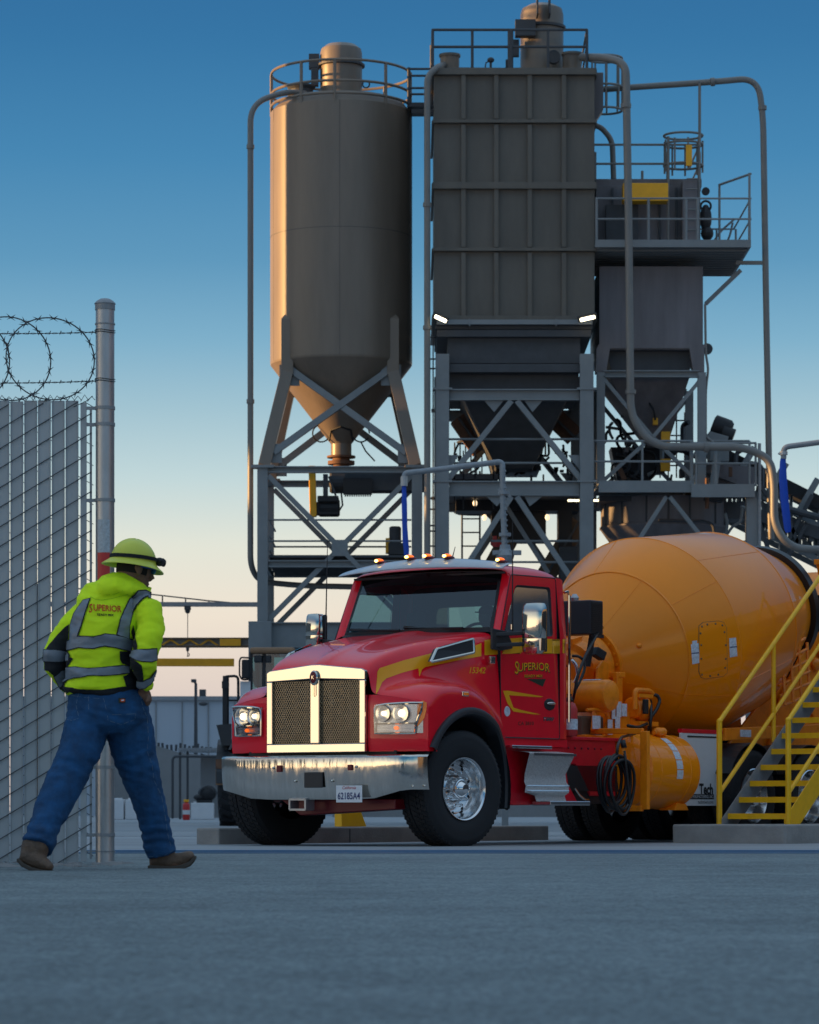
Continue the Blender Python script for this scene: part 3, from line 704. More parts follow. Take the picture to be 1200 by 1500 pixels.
# --- fill pipes
def pipe(label, pts, r, rad=.5, mt='pipe_paint', flanges=(), base=None, n=12, name='fill_pipe'):
    t = thing(name, label, 'pipe', base if base is not None else pts[0])
    m = MB(); P = fillet(pts, rad, 10); m.tube(P, r, n); m.build('tube', mt, t, smooth=True, auto=60)
    if flanges:
        m = MB()
        for f, dr in flanges:
            f = Vector(f); dr = Vector(dr).normalized(); m.lathe([(-.05, r*1.35), (.05, r*1.35)], f, dr, 14)
        m.build('coupling', mt, t)
    return t
d0 = 81.2
pipe('vertical fill pipe hugging the left of the round silo, hooked over its roof', [at(447, 137, d0+1), at(418, 134, d0+.3), at(367, 152, d0), at(367, 830, d0), at(380, 852, d0+.5), at(440, 858, d0+1), at(640, 862, d0+1)], .073, 1.25, flanges=((at(367, 215, d0), (0,0,1)), (at(367, 588, d0), (0,0,1))), base=at(367, 850, d0))
pipe('tall fill pipe squeezed between the round silo and the ribbed dust collector', [at(650, 95, 80.6), at(640, 99, 79.8), at(626, 112, 79.7), at(626, 1000, 79.7)], .078, .9, flanges=((at(626, 480, 79.7), (0,0,1)), (at(626, 300, 79.7), (0,0,1))), base=gz(626, 79.7))
d1 = 79.2
pipe('thick pipe arching off the dust collector roof, down past the right bin, then right', [at(852, 84, 80.5), at(885, 84, 79.6), at(917, 92, d1), at(921, 330, d1), at(924, 612, d1), at(957, 654, d1), at(1090, 655, d1), at(1128, 672, d1), at(1134, 705, d1), at(1134, 770, d1), at(1158, 803, d1), at(1215, 806, d1), at(1290, 806, d1)], .095, .8, flanges=((at(917, 155, d1), (0,0,1)), (at(924, 574, d1), (0,0,1)), (at(1035, 655, d1), (1,0,0))), base=at(924, 612, d1))
d2 = 80.5
pipe('long pipe reaching out over the right bin and dropping straight down at its far right', [at(880, 131, d2+1), at(1045, 120, d2), at(1110, 114, d2), at(1118, 170, d2), at(1122, 420, d2), at(1127, 700, d2), at(1130, 790, d2)], .078, 1.0, flanges=((at(1044, 120, d2), (1,0,.1)), (at(1117, 158, d2), (0,0,1)), (at(1127, 690, d2), (0,0,1))), base=at(1127, 790, d2))
t = info(MB().tube([at(1025, 121, d2), at(1025, 215, d2)], .035, 6).build('pipe_strut', 'pipe_paint'), 'thin upright strut holding the long pipe above the caged ladder', 'strut')
t = info(MB().beam(at(1078, 385, d2), at(1120, 385, d2), .07, .09).build('pipe_strut', 'pipe_paint'), 'short level strut tying the drop pipe to the right platform', 'strut')
pipe('short curved pipe dropping from the right side of the dust collector onto the right bin', [at(865, 182, 82), at(880, 186, 82), at(897, 205, 82), at(899, 262, 82)], .07, .7, base=at(899, 268, 82))

# --- ribbed dust collector
DBg = 80.0
bag = thing('dust_collector', 'huge ribbed rectangular dust collector hopper with railed roof and round filter on top', 'dust collector', at(753, 570, DBg))
a = at(636, 470, DBg); b = at(871, 103, DBg); DBb = DBg + 4.3
m = MB(); m.box((a.x, DBg, a.z), (b.x, DBb, b.z)); m.build('casing', 'bag_paint', bag)
m = MB(); yr = [103, 178.5, 273, 366, 467]
for i, x in enumerate((679, 727, 776, 826)):
    for j in range(4):
        p = at(x, yr[j]+5, DBg); q = at(x, yr[j+1]-3, DBg); m.box((p.x-.055, DBg-.11, q.z), (p.x+.055, DBg-.0, p.z))
m.build('rib', 'bag_paint', bag, bevel=.006)
m = MB()
for y, h in ((105, .10), (178.5, .05), (272, .10), (366, .05), (466, .06)):
    z = at(0, y, DBg).z; m.box((a.x-.04, DBg-.16, z-h), (b.x+.04, DBg-.003, z+h*.6)); m.box((a.x-.06, DBg+.003, z-h), (a.x-.003, DBb, z+h*.6)); m.box((b.x+.003, DBg+.003, z-h), (b.x+.06, DBb, z+h*.6))
m.build('band', 'bag_paint', bag, bevel=.006)
m = MB(); bx(m, 638, 476, 868, 482, DBg-.05, DBg+4); bx(m, 640, 483, 866, 493, DBg-.12, DBg+4.1); bx(m, 656, 494, 850, 532, DBg+.1, DBg+4); bx(m, 656, 533, 850, 545, DBg-.06, DBg+.2); bx(m, 658, 546, 848, 574, DBg+.35, DBg+3.8)
m.build('skirt', 'dark_steel', bag)
m = MB(); bx(m, 640, 468, 868, 475, DBg-.25, DBg-.17)
for x in (687, 814): bx(m, x, 467, x+2, 477, DBg-.27, DBg-.15)
m.build('conduit', 'steel_paint', bag)
m = MB(); z0 = at(0, 588, DBg).z; z1 = at(0, 676, DBg).z          # twin inverted pyramids
for cxp, hw in ((753, 82),):
    c = at(cxp, 0, DBg+2).x; w = hw/F*(DBg+2)
    for (x0, x1) in ((c-w, c+w),):
        mid = (x0+x1)/2; m.add([(x0, DBg+.5, z0+.4), (x1, DBg+.5, z0+.4), (x1, DBg+3.8, z0+.4), (x0, DBg+3.8, z0+.4), (mid-.45, DBg+1.7, z1), (mid+.45, DBg+1.7, z1), (mid+.45, DBg+2.6, z1), (mid-.45, DBg+2.6, z1)], [(0,1,5,4), (1,2,6,5), (2,3,7,6), (3,0,4,7), (4,5,6,7), (0,3,2,1)])
m.build('hopper', 'dark_steel', bag)
m = MB(); rz = at(0, 100, DBg).z
xs = [634, 692, 748, 803, 860]
zt_ = at(0, 43, DBg).z; zm_ = at(0, 68, DBg).z
for z in (zt_, zm_):
    m.tube([(at(634, 0, DBg).x, DBg+.05, z), (at(860, 0, DBg).x, DBg+.05, z), (at(860, 0, DBg).x+.05, DBb-.1, z), (at(634, 0, DBg).x, DBb-.1, z), (at(634, 0, DBg).x, DBg+.05, z)], .035, 6)
for x in xs:
    X = at(x, 0, DBg).x; m.tube([(X, DBg+.05, rz-.05), (X, DBg+.05, zt_)], .07 if x == 748 else .035, 6)
    m.tube([(X, DBb-.1, rz), (X, DBb-.1, zt_)], .03, 6)
m.build('roof_rail', 'dark_steel', bag)
m = MB(); c = at(794, 0, DBg+1.4); ra = 31.5/F*(DBg+1.4); zA = rz-.05; zB = at(0, 8, DBg+1.4).z; m.lathe([(zA, ra), (zB-.25, ra), (zB-.1, ra*.93), (zB, ra*.6), (zB+.01, .01)], (c.x, DBg+1.4, 0), n=40); m.build('dust_filter', 'silo_paint', bag, smooth=True, auto=25)
zq = at(0, 41, DBg+1.4).z; m = MB(); m.lathe([(zq-.05, ra+.02), (zq-.04, ra+.06), (zq+.02, ra+.06), (zq+.03, ra+.02)], (c.x, DBg+1.4, 0), n=40)
m.box((c.x-ra-.15, DBg+.7, zq-.35), (c.x-ra+.35, DBg+1, zq+.05)); m.box((c.x-ra-.25, DBg+.9, zq-.8), (c.x-ra-.05, DBg+1.1, zq-.4)); m.box((c.x-.17, DBg+.3, zq+.1), (c.x-.13, DBg+.85, zq+.55)); m.box((c.x+.13, DBg+.3, zq+.1), (c.x+.17, DBg+.85, zq+.55)); m.lathe([(0,.16),(.2,.16)], (c.x+.25, DBg+.55, zA+.42), (0,-1,0), 16); m.build('filter_bracket', 'dark_steel', bag)
for x, rr_, y in ((659, 14, 80), (838, 14, 78)):
    p = at(x, 0, DBg+.8); r_ = rr_/F*(DBg+.8); zt2 = at(0, y, DBg+.8).z; m = MB(); m.lathe([(rz-.1, r_), (zt2-.06, r_), (zt2-.06, r_+.03), (zt2, r_+.03), (zt2+.01, .01)], (p.x, DBg+.8, 0), n=24); m.build('vent_cap', 'silo_paint', bag, smooth=True, auto=25)
m = MB(); p = at(719, 100, DBg+.4); m.tube([p, at(719, 86, DBg+.4)], .03, 6); m.ell(at(719, 88, DBg+.4), (.09,.09,.07), 10, 6); m.tube([at(711, 99, DBg+.4), at(712, 92, DBg+.4), at(718, 89, DBg+.4)], .018, 5); bx(m, 741, 87, 747, 97, DBg+.3, DBg+.5); m.build('level_sensor', 'dark_steel', bag)
# caged ladder at its right top
cg = thing('ladder_cage', 'round ladder cage at the upper right corner of the ribbed dust collector', 'ladder', at(885, 170, 81.5))
m = MB(); c = at(886, 0, 81.3)
for y in (86, 128, 162): z = at(0, y, 81.3).z; m.tube([(c.x+.43*math.cos(a_), 81.3+.43*math.sin(a_), z) for a_ in [2*math.pi*j/24 for j in range(24)]], .03, 6, closed=True)
for a_ in (0, 40, 80, 120, 180, 220, 270, 320): a_ = R(a_); m.tube([(c.x+.43*math.cos(a_), 81.3+.43*math.sin(a_), at(0, 86, 81.3).z), (c.x+.43*math.cos(a_), 81.3+.43*math.sin(a_), at(0, 162, 81.3).z)], .022, 6)
m.build('cage', 'pipe_paint', cg)
m = MB(); bx(m, 869, 106, 884, 160, 80.5, 81.0); m.prism([at(869, 160, 80.5), at(884, 160, 80.5), at(869, 182, 80.5)], (0,.5,0)); m.build('cabinet', 'bin_paint', cg, bevel=.01)

# --- frame under the dust collector
sf = thing('support_frame', 'broad blue grey steel frame with heavy columns carrying the ribbed dust collector', 'steel frame', gz(753, 82))
for dd in (DBg-.05, DBg+4.2):
    for x in (648, 859):
        X = at(x, 0, DBg).x; z1 = at(0, 520, DBg).z; m = MB(); m.ibeam((X, dd, 0), (X, dd, z1), .33, .33, (0,1,0)); 
        for y in (571, 706, 487): 
            if y > 500: m.box((X-.24, dd-.20, at(0, y, DBg).z-.025), (X+.24, dd+.20, at(0, y, DBg).z+.025))
        m.build('column', 'steel_paint', sf)
    XA = at(648, 0, DBg).x+.17; XB = at(859, 0, DBg).x-.17
    for (y, h) in ((579, .27), (716, .36)):
        z = at(0, y, DBg).z; m = MB(); m.ibeam((XA, dd, z), (XB, dd, z), .22, h); m.build('beam', 'steel_paint', sf)
    f_ = DBg
    for (x0, y0, x1, y1) in ((749, 588, 657, 702), (757, 588, 850, 702), (749, 728, 657, 870), (757, 728, 850, 868)):
        p = at(x0, y0, f_); q = at(x1, y1, f_); m = MB(); m.beam((p.x, dd, p.z), (q.x, dd, q.z), .13, .20, (0,1,0)); m.build('brace', 'steel_paint', sf)
    m = MB()
    for (pl) in (((709, 587), (738, 587), (724, 604)), ((768, 587), (795, 587), (780, 604)), ((658, 667), (672, 667), (658, 690)), ((850, 667), (832, 667), (850, 690)), ((712, 727), (740, 727), (728, 742)), ((768, 727), (795, 727), (776, 742))):
        P3 = [at(x, y, f_) for x, y in pl]; m.prism([(p.x, dd-.02, p.z) for p in P3], (0,.03,0))
    m.build('gusset', 'steel_paint', sf)
p = at(743, 735, DBg); q = at(806, 835, DBg); m = MB(); m.beam((p.x, DBg+1, p.z), (q.x, DBg+1, q.z), .1, .13, (0,1,0)); m.build('brace', 'steel_paint', sf)
m = MB(); zf = at(0, 708, DBg).z; 
for z in (at(0, 642, DBg).z, at(0, 677, DBg).z): m.tube([(XA, DBg+.2, z), (XB, DBg+.2, z)], .03, 6)
z = at(0, 822, DBg).z
for y in (791, 822): z = at(0, y, DBg).z; m.tube([(at(720, 0, DBg).x, DBg+.3, z), (XB, DBg+.3, z)], .03, 6)
m.build('handrail', 'steel_paint', sf)
m = MB(); m.box((XA, DBg+.2, zf-.12), (XB, DBg+4, zf-.07)); m.build('deck', 'dark_steel', sf)
# lamps on the frame
for x0, y0, x1, y1, lb in ((637, 463, 654, 471, 'glowing tilted floodlight at the lower left corner of the ribbed dust collector'), (850, 469, 872, 464, 'glowing tilted floodlight at the lower right corner of the ribbed dust collector')):
    t = thing('floodlight', lb, 'floodlight', at(x0, y0, 79.4), 'floodlights under the ribbed dust collector')
    p = at(x0, y0, 79.4); q = at(x1, y1, 79.4); d = (q-p).normalized(); m = MB(); m.beam(p-d*.05+Vector((0,.12,.05)), q+d*.05+Vector((0,.12,.05)), .12, .14); m.build('housing', 'black', t, bevel=.02)
    m = MB(); m.beam(p, q, .05, .085); m.build('lens', 'lamp_white', t, bevel=.02)
for x0, x1, y, lb in ((832, 850, 733, 'short glowing strip light just left of the heavy right column'), (868, 887, 733, 'short glowing strip light just right of the heavy right column')):
    t = thing('strip_light', lb, 'strip light', at(x0, y, 81.5), 'strip lights under the middle walkway')
    m = MB(); bx(m, x0, y-1.4, x1, y+1.4, 81.5, 81.56); m.build('tube', 'tube_light', t); m = MB(); bx(m, x0-1, y-2.6, x1+1, y-1.6, 81.5, 81.6); m.build('housing', 'dark_steel', t)
for x, y, lb in ((696, 737, 'small bright work lamp high behind the frame left of the galvanised pipe'), (710, 758, 'faint warm lamp above the ladder behind the galvanised pipe'), (802, 758, 'small bright lamp behind the right diagonal brace'), (1075, 753, 'bright lamp beside the round mixing vessel at the right')):
    t = info(MB().ell(at(x, y, 83), (.06,.05,.08), 10, 8).build('work_lamp', 'lamp_soft', smooth=True), lb, 'lamp', 'small work lamps inside the plant')

# catwalk from silo to dust collector
cw = thing('catwalk', 'short railed catwalk bridging the silo roof and the dust collector', 'walkway', at(617, 160, 82.5))
m = MB(); bx(m, 598, 150, 640, 156, 82, 83.2); bx(m, 603, 160, 640, 166, 82, 82.1); bx(m, 603, 157, 640, 159, 82.3, 83); m.build('deck', 'dark_steel', cw)
m = MB()
for dd in (82, 83.2):
    for y in (101, 111, 129, 138): m.tube([at(599, y, dd), at(636, y, dd)], .03, 6)
    m.tube([at(599, 99, dd), at(599, 152, dd)], .04, 6); m.tube([at(632, 66, dd), at(632, 152, dd)], .035, 6)
m.build('handrail', 'dark_steel', cw)
lad = thing('ladder', 'narrow ladder between the tall fill pipe and the left column', 'ladder', at(634, 830, 80.3))
m = MB(); m.tube([at(634.5, 480, 80.3), at(634.5, 840, 80.3)], .018, 5); m.tube([at(629, 480, 80.5), at(629, 840, 80.5)], .018, 5)
for y in (494, 526, 540, 730, 746, 770, 778, 800): m.tube([at(629, y, 80.4), at(640, y, 80.4)], .022, 5)
m.build('rails', 'dark_steel', lad)

# clutter of machinery seen through the frame
ic = thing('inner_ladder', 'caged steel ladder seen through the left of the broad frame', 'ladder', at(690, 830, 85))
m = MB()
for x in (677, 703): m.tube([at(x, 690, 85), at(x, 860, 85)], .025, 6)
for i in range(9): y = 700+i*20; m.tube([at(677, y, 85), at(703, y, 85)], .02, 5)
m.build('rails', 'dark_steel', ic)
m = MB()
for y in (648, 752): m.tube([at(676, y, 85)+Vector((.5+.5*math.cos(a_)-.1, .4*math.sin(a_), 0)) for a_ in [2*math.pi*j/18 for j in range(18)]], .03, 5, closed=True)
for i in range(6): m.tube([at(666+i*8, 648, 85), at(666+i*8, 752, 85)], .02, 5)
m.build('cage', 'dark_steel', ic)
for (x0, y0, x1, y1, w, mt, lb) in ((786, 866, 848, 765, .42, 'brown_steel', 'dark brown inclined chute crossing low behind the right of the broad frame'), (712, 850, 745, 790, .35, 'brown_steel', 'dark brown inclined chute seen low beside the galvanised pipe'), (800, 600, 842, 640, .3, 'rust', 'rusty chute under the right of the dust collector hopper'), (672, 612, 705, 660, .35, 'rust', 'rust coloured chute under the left of the dust collector hopper')):
    t = thing('chute', lb, 'chute', at(x0, max(y0, y1), 83.3)); m = MB(); m.beam(at(x0, y0, 83.3), at(x1, y1, 83.3), .5, w, (0,1,0)); m.build('trough', mt, t, bevel=.02)
    m = MB(); m.beam(at(x0, y0, 83.0), at(x1, y1, 83.0), .06, .08, (0,1,0)); m.build('lip', 'dark_steel', t)
mc = thing('weigh_hopper', 'dark weigh hopper with hoses and valves hanging behind the broad frame', 'hopper', at(755, 740, 83))
m = MB(); p = at(700, 604, 83); q = at(806, 604, 83); r_ = at(722, 690, 83); s_ = at(790, 690, 83); m.prism([p, q, s_, r_], (0,1.6,0)); m.build('hopper', 'dark_steel', mc)
m = MB(); bx(m, 668, 728, 848, 748, 83, 84); bx(m, 720, 745, 800, 792, 83.4, 84.4); bx(m, 818, 748, 838, 800, 83, 83.8); m.build('housing', 'black', mc)
m = MB(); bx(m, 820, 800, 846, 870, 82.6, 83.4); m.build('cabinet', 'dark_steel', mc, bevel=.02)
m = MB()
for i in range(16):
    x = random.uniform(668, 842); y = random.uniform(650, 700); m.tube(fillet([at(x, y, 82.8), at(x+random.uniform(-14, 14), y+random.uniform(6, 20), 82.6), at(x+random.uniform(-22, 22), y+random.uniform(10, 34), 82.8)], .2, 4), .03, 6)
for i in range(14):
    x = random.uniform(664, 840); y = random.uniform(652, 698); w_ = random.uniform(2, 7); bx(m, x, y, x+w_, y+random.uniform(3, 9), 82.7, 82.9)
m.build('valve_gear', 'black', mc)
m = MB()
for x, y in ((714, 648), (726, 660), (750, 656), (786, 664), (798, 650), (795, 695)): bx(m, x, y, x+2.4, y+random.uniform(10, 22), 82.5, 82.6)
m.build('actuator', 'rust', mc)
m = MB(); bx(m, 722, 785, 728, 800, 82.4, 82.6); m.ell(at(727, 796, 82.5), (.15,.1,.1), 10, 8); m.build('red_valve', 'red_gas', mc)
m = MB(); bx(m, 660, 694, 730, 702, 82, 84.2)
for x in (665, 678, 695, 722): bx(m, x, 660, x+2, 745, 82, 82.1)
m.build('walkway_edge', 'dark_steel', mc)

# --- bin with walkways on the right
DR = 80.6
rb = thing('storage_bin', 'dark streaked square storage bin with railed platform and cone, right of the dust collector', 'bin', at(955, 555, DR))
m = MB(); bx(m, 878, 390, 1030, 512, DR, DR+4); m.build('casing', 'bin_paint', rb, bevel=.01)
m = MB(); bx(m, 873, 272, 1018, 362, DR+.7, DR+4); bx(m, 873, 262, 1028, 274, DR+.8, DR+4); bx(m, 1000, 264, 1022, 352, DR+.2, DR+.65); m.build('upper_casing', 'bin_paint', rb, bevel=.01)
m = MB()
for x in (896, 930, 965, 990): bx(m, x, 275, x+3, 350, DR+.6, DR+.7)
bx(m, 888, 300, 935, 352, DR+.35, DR+.6); m.build('door', 'dark_steel', rb)
m = MB()
for (pl) in (((874, 509), (894, 509), (888, 545), (873, 545)), ((1010, 509), (1032, 509), (1032, 545), (1016, 545))): m.prism([at(x, y, DR-.05) for x, y in pl], (0,.5,0))
bx(m, 876, 505, 1034, 510, DR-.04, DR+.1); m.build('skirt_leg', 'bin_paint', rb)
m = MB(); p = [at(x, y, DR+.3) for x, y in ((886, 511), (1019, 511), (1008, 546), (897, 546))]; m.prism(p, (0,3,0)); m.build('skirt', 'dark_steel', rb)
m = MB(); z0 = at(0, 546, DR).z; z1 = at(0, 642, DR).z; xa = at(892, 0, DR+.3).x; xb = at(1012, 0, DR+.3).x; xm = at(962, 0, DR+1.8).x
m.add([(xa, DR+.4, z0), (xb, DR+.4, z0), (xb, DR+3.6, z0), (xa, DR+3.6, z0), (xm-.25, DR+1.6, z1), (xm+.25, DR+1.6, z1), (xm+.25, DR+2.2, z1), (xm-.25, DR+2.2, z1)], [(0,1,5,4), (1,2,6,5), (2,3,7,6), (3,0,4,7), (4,5,6,7), (0,3,2,1)])
m.build('hopper', 'bin_paint', rb)
m = MB(); bx(m, 957, 612, 964, 622, DR+1.0, DR+1.2); bx(m, 969, 632, 982, 655, DR+1.2, DR+1.4); m.build('actuator', 'yellow', rb)
m = MB(); m.tube(fillet([at(952, 565, DR+.9), at(950, 590, DR+.9), at(958, 600, DR+.8), at(960, 615, DR+.9)], .3, 5), .025, 6); bx(m, 949, 568, 954, 578, DR+.8, DR+.9); m.build('cable', 'black', rb)
m = MB(); m.lathe([(0, .14), (.06, .14)], at(1036, 511, DR+.2), (0,1,0), 16); m.build('lifting_eye', 'dark_steel', rb)
m = MB(); m.tube(fillet([at(1033, 445, DR), at(1034, 520, DR), at(1038, 540, DR), at(1034, 570, DR), at(1034, 640, DR), at(1045, 648, DR)], .4, 5), .03, 6); m.build('conduit', 'pipe_paint', rb)
# platform
m = MB(); zf = at(0, 357, DR-.9).z; xa = at(872, 0, DR-.9).x; xb = at(1100, 0, DR-.9).x
m.box((xa, DR-.95, zf-.09), (xb, DR-.85, zf+.09)); m.box((xb-.06, DR-.85, zf-.09), (xb, DR+3.4, zf+.09)); m.box((xa, DR-.84, zf-.03), (xb-.07, DR+3.4, zf+.02))
for i in range(12): y = DR-.6+i*.34; m.box((xa, y, zf-.13), (xb-.07, y+.05, zf-.035))
m.build('platform', 'steel_paint', rb)
m = MB(); m.beam(at(1034, 445, DR+.2), at(1085, 396, DR+.2), .1, .12, (0,1,0)); m.beam(at(1034, 445, DR+2), at(1085, 396, DR+2), .1, .12, (0,1,0)); m.build('platform_strut', 'steel_paint', rb)
m = MB()
zr = zf+.1
def prail(pts, hs, r=.026): 
    for h in hs: m.tube([Vector(p)+Vector((0,0,h)) for p in pts], r, 6)
prail([(xa, DR-.9, zr), (xb, DR-.9, zr), (xb, DR+3.3, zr), (at(1034,0,DR).x, DR+3.3, zr)], (1.0, .5))
for x in (874, 950, 1005, 1022, 1098): X = at(x, 0, DR-.9).x; m.tube([(X, DR-.9, zr-.1), (X, DR-.9, zr+1.0)], .035, 6)
for (x, dd) in ((1062, DR+.5), (1098, DR-.9)): X = at(x, 0, DR-.9).x; m.tube([(X, dd, zr), (X, dd, zr+1.62)], .03, 6)
X = at(1062, 0, DR-.9).x; m.tube([(X, DR+.5, zr+1.6), (xb, DR-.9, zr+1.6)], .03, 6)
for q in (0, .55): m.tube(fillet([(xb-.9+q*.6, DR+1+q, zr-.05), (xb-.6+q*.6, DR+1+q, zr+.5), (xb-.2, DR+1+q, zr+.85)], .2, 4), .03, 6)
for x in (1050, 1078): X = at(x, 0, DR+3.3).x; m.tube([(X, DR+3.3, zr), (X, DR+3.3, zr+1)], .028, 6)
m.build('platform_rail', 'steel_paint', rb)
m = MB(); zt0 = at(0, 268, DR+.9).z
for y in (212, 240, 268): z = at(0, y, DR+.9).z; m.tube([(at(870,0,DR+.9).x, DR+.9, z), (at(1025,0,DR+.9).x, DR+.9, z), (at(1025,0,DR+.9).x, DR+3.8, z)], .03, 6)
for x in (872, 941, 978, 1025): X = at(x, 0, DR+.9).x; m.tube([(X, DR+.9, at(0, 270, DR).z), (X, DR+.9, at(0, 212 if x != 941 else 240, DR).z)], .033, 6)
m.build('roof_rail', 'pipe_paint', rb)
m = MB(); c = at(1001, 0, DR+.6)
for y in (199, 212, 243): z = at(0, y, DR+.6).z; m.tube([(c.x+.48*math.cos(a_), DR+.6+.45*math.sin(a_), z) for a_ in [2*math.pi*j/28 for j in range(28)]], .03, 6, closed=True)
for a_ in range(0, 360, 40): a_ = R(a_); m.tube([(c.x+.48*math.cos(a_), DR+.6+.45*math.sin(a_), at(0, 199, DR).z), (c.x+.48*math.cos(a_), DR+.6+.45*math.sin(a_), at(0, 246, DR).z)], .024, 6)
for x in (979, 1024): m.tube([at(x, 200, DR+.3), at(x, 352, DR+.3)], .035, 6)
for y in range(262, 352, 15): m.tube([at(1006, y, DR+.1), at(1022, y, DR+.1)], .02, 5)
m.build('ladder_cage', 'pipe_paint', rb)
m = MB(); bx(m, 913, 268, 979, 294, DR-.2, DR+.3)
m.build('guard_box', 'yellow', rb, bevel=.01)
m = MB(); bx(m, 1005, 212, 1014, 243, DR+.05, DR+.1); m.build('gate_plate', 'yellow', rb, bevel=.01)
m = MB(); m.ell(at(1034, 320, DR+.4), (.15,.2,.35), 10, 8); m.ell(at(1036, 342, DR+.4), (.16,.2,.18), 10, 8); m.tube(arc(at(1034, 302, DR+.3), .13, 0, R(360), (1,0,0), (0,0,1), 12), .03, 5); m.lathe([(0,.1),(.06,.1)], at(1034, 280, DR+.3), (0,1,0), 14); m.build('vibrator', 'black', rb)
# its frame
rf = thing('support_frame', 'slimmer grey frame with X braces standing under the dark storage bin', 'steel frame', gz(955, DR+2))
for dd in (DR, DR+3.6):
    for x in (880, 1028):
        X = at(x, 0, DR).x; m = MB(); m.ibeam((X, dd, at(0, 716, DR).z if dd == DR else 0), (X, dd, at(0, 546, DR).z), .2, .2, (0,1,0)); m.build('column', 'steel_paint', rf)
    z = at(0, 548, DR).z; m = MB(); m.ibeam((at(884,0,DR).x, dd, z), (at(1024,0,DR).x, dd, z), .2, .17); m.build('beam', 'steel_paint', rf)
    for (x0, y0, x1, y1) in ((885, 556, 952, 636), (1023, 560, 957, 640), (952, 636, 1018, 702), (944, 650, 884, 704)):
        p = at(x0, y0, DR); q = at(x1, y1, DR); m = MB(); m.beam((p.x, dd+.02*(x0 % 3), p.z), (q.x, dd+.02*(x0 % 3), q.z), .09, .14, (0,1,0)); m.build('brace', 'steel_paint', rf)
# walkway in front, two decks
wk = thing('walkway', 'railed mid level walkway of grey channels crossing below the storage bin', 'walkway', at(990, 725, 80))
m = MB(); bx(m, 877, 704, 1017, 721, 79.9, 80.0); bx(m, 877, 706, 1015, 709, 80.0, 83); m.build('left_edge_beam', 'steel_paint', wk)['label'] = 'left channel of the walkway edge'
m = MB(); bx(m, 1013, 709, 1106, 728, 79.8, 79.9); bx(m, 1013, 710, 1104, 713, 79.9, 83); m.build('right_edge_beam', 'steel_paint', wk)
wk.children[0].name = 'edge_beam'; wk.children[1].name = 'edge_beam'
if 'label' in wk.children[0]: del wk.children[0]['label']
m = MB()
for (x0, x1, y0, ym, d) in ((868, 1016, 646, 676, 79.95), (1016, 1108, 649, 679, 79.85)):
    for y in (y0, ym): m.tube([at(x0, y, d), at(x1, y, d)], .03, 6)
    for x in ((869, 941, 1013) if x0 < 1000 else (1020, 1048, 1098, 1107)): m.tube([at(x, y0, d), at(x, 712, d)], .045 if x in (1048, 1013) else .03, 6)
m.tube([at(1098, 646, 80.6), at(1098, 712, 80.6)], .03, 6); m.tube([at(1040, 646, 81), at(1098, 646, 81)], .03, 6)
m.build('handrail', 'steel_paint', wk)
for x, y1 in ((1102, 860),):
    X = at(x, 0, 80).x; m = MB(); m.ibeam((X, 80.1, 0), (X, 80.1, at(0, 728, 80).z), .28, .28, (0,1,0)); m.build('column', 'steel_paint', wk)
X = at(1112, 0, 80).x; m = MB(); m.tube([(X, 79.9, 0), (X, 79.9, at(0, 650, 80).z)], .04, 6); m.build('conduit', 'galv_dull', wk)
for (x0, y0, x1, y1) in ((976, 728, 930, 800), (981, 728, 1024, 782)):
    m = MB(); m.beam(at(x0, y0, 80.1), at(x1, y1, 80.1), .1, .15, (0,1,0)); m.build('brace', 'steel_paint', wk)
m = MB()
for pts in (((1060, 790), (1074, 770), (1085, 765), (1088, 742)), ((1094, 800), (1094, 745), (1085, 742)), ((1062, 752), (1066, 766), (1062, 790)), ((1056, 796), (1104, 793))): m.tube(fillet([at(x, y, 81) for x, y in pts], .2, 4), .04, 6)
m.build('stair_rail', 'steel_paint', wk)
mv = thing('mixing_vessel', 'wide dark round mixing vessel with tapering underside, just above the truck drum', 'vessel', at(972, 822, 82.5))
c = at(972, 0, 82.5); rr_ = 92/F*82.5; za_ = at(0, 734, 82.5).z; zb_ = at(0, 772, 82.5).z; zc_ = at(0, 826, 82.5).z
m = MB(); m.lathe([(za_, rr_), (zb_, rr_), (zb_-.02, rr_+.03), (zb_-.06, rr_+.03), (zb_-.08, rr_), (zc_, rr_*.62), (zc_-.5, rr_*.5)], (c.x, 82.5, 0), n=48); m.build('shell', 'bin_paint', mv, smooth=True, auto=25)
m = MB()
for a_ in (-160, -135, -110, -90, -70, -40, -20): a_ = R(a_); m.tube([(c.x+rr_*math.cos(a_), 82.5+rr_*math.sin(a_), za_), (c.x+rr_*math.cos(a_), 82.5+rr_*math.sin(a_), zb_)], .03, 5)
m.tube(fillet([at(965, 762, 80.8), at(1030, 763, 80.8), at(1045, 768, 80.8), at(1047, 800, 80.8)], .3, 5), .04, 6); m.build('stiffener', 'dark_steel', mv)
m = MB(); bx(m, 878, 726, 1060, 734, 81.2, 84); bx(m, 1024, 735, 1094, 760, 82, 83); m.build('lid_frame', 'dark_steel', mv)
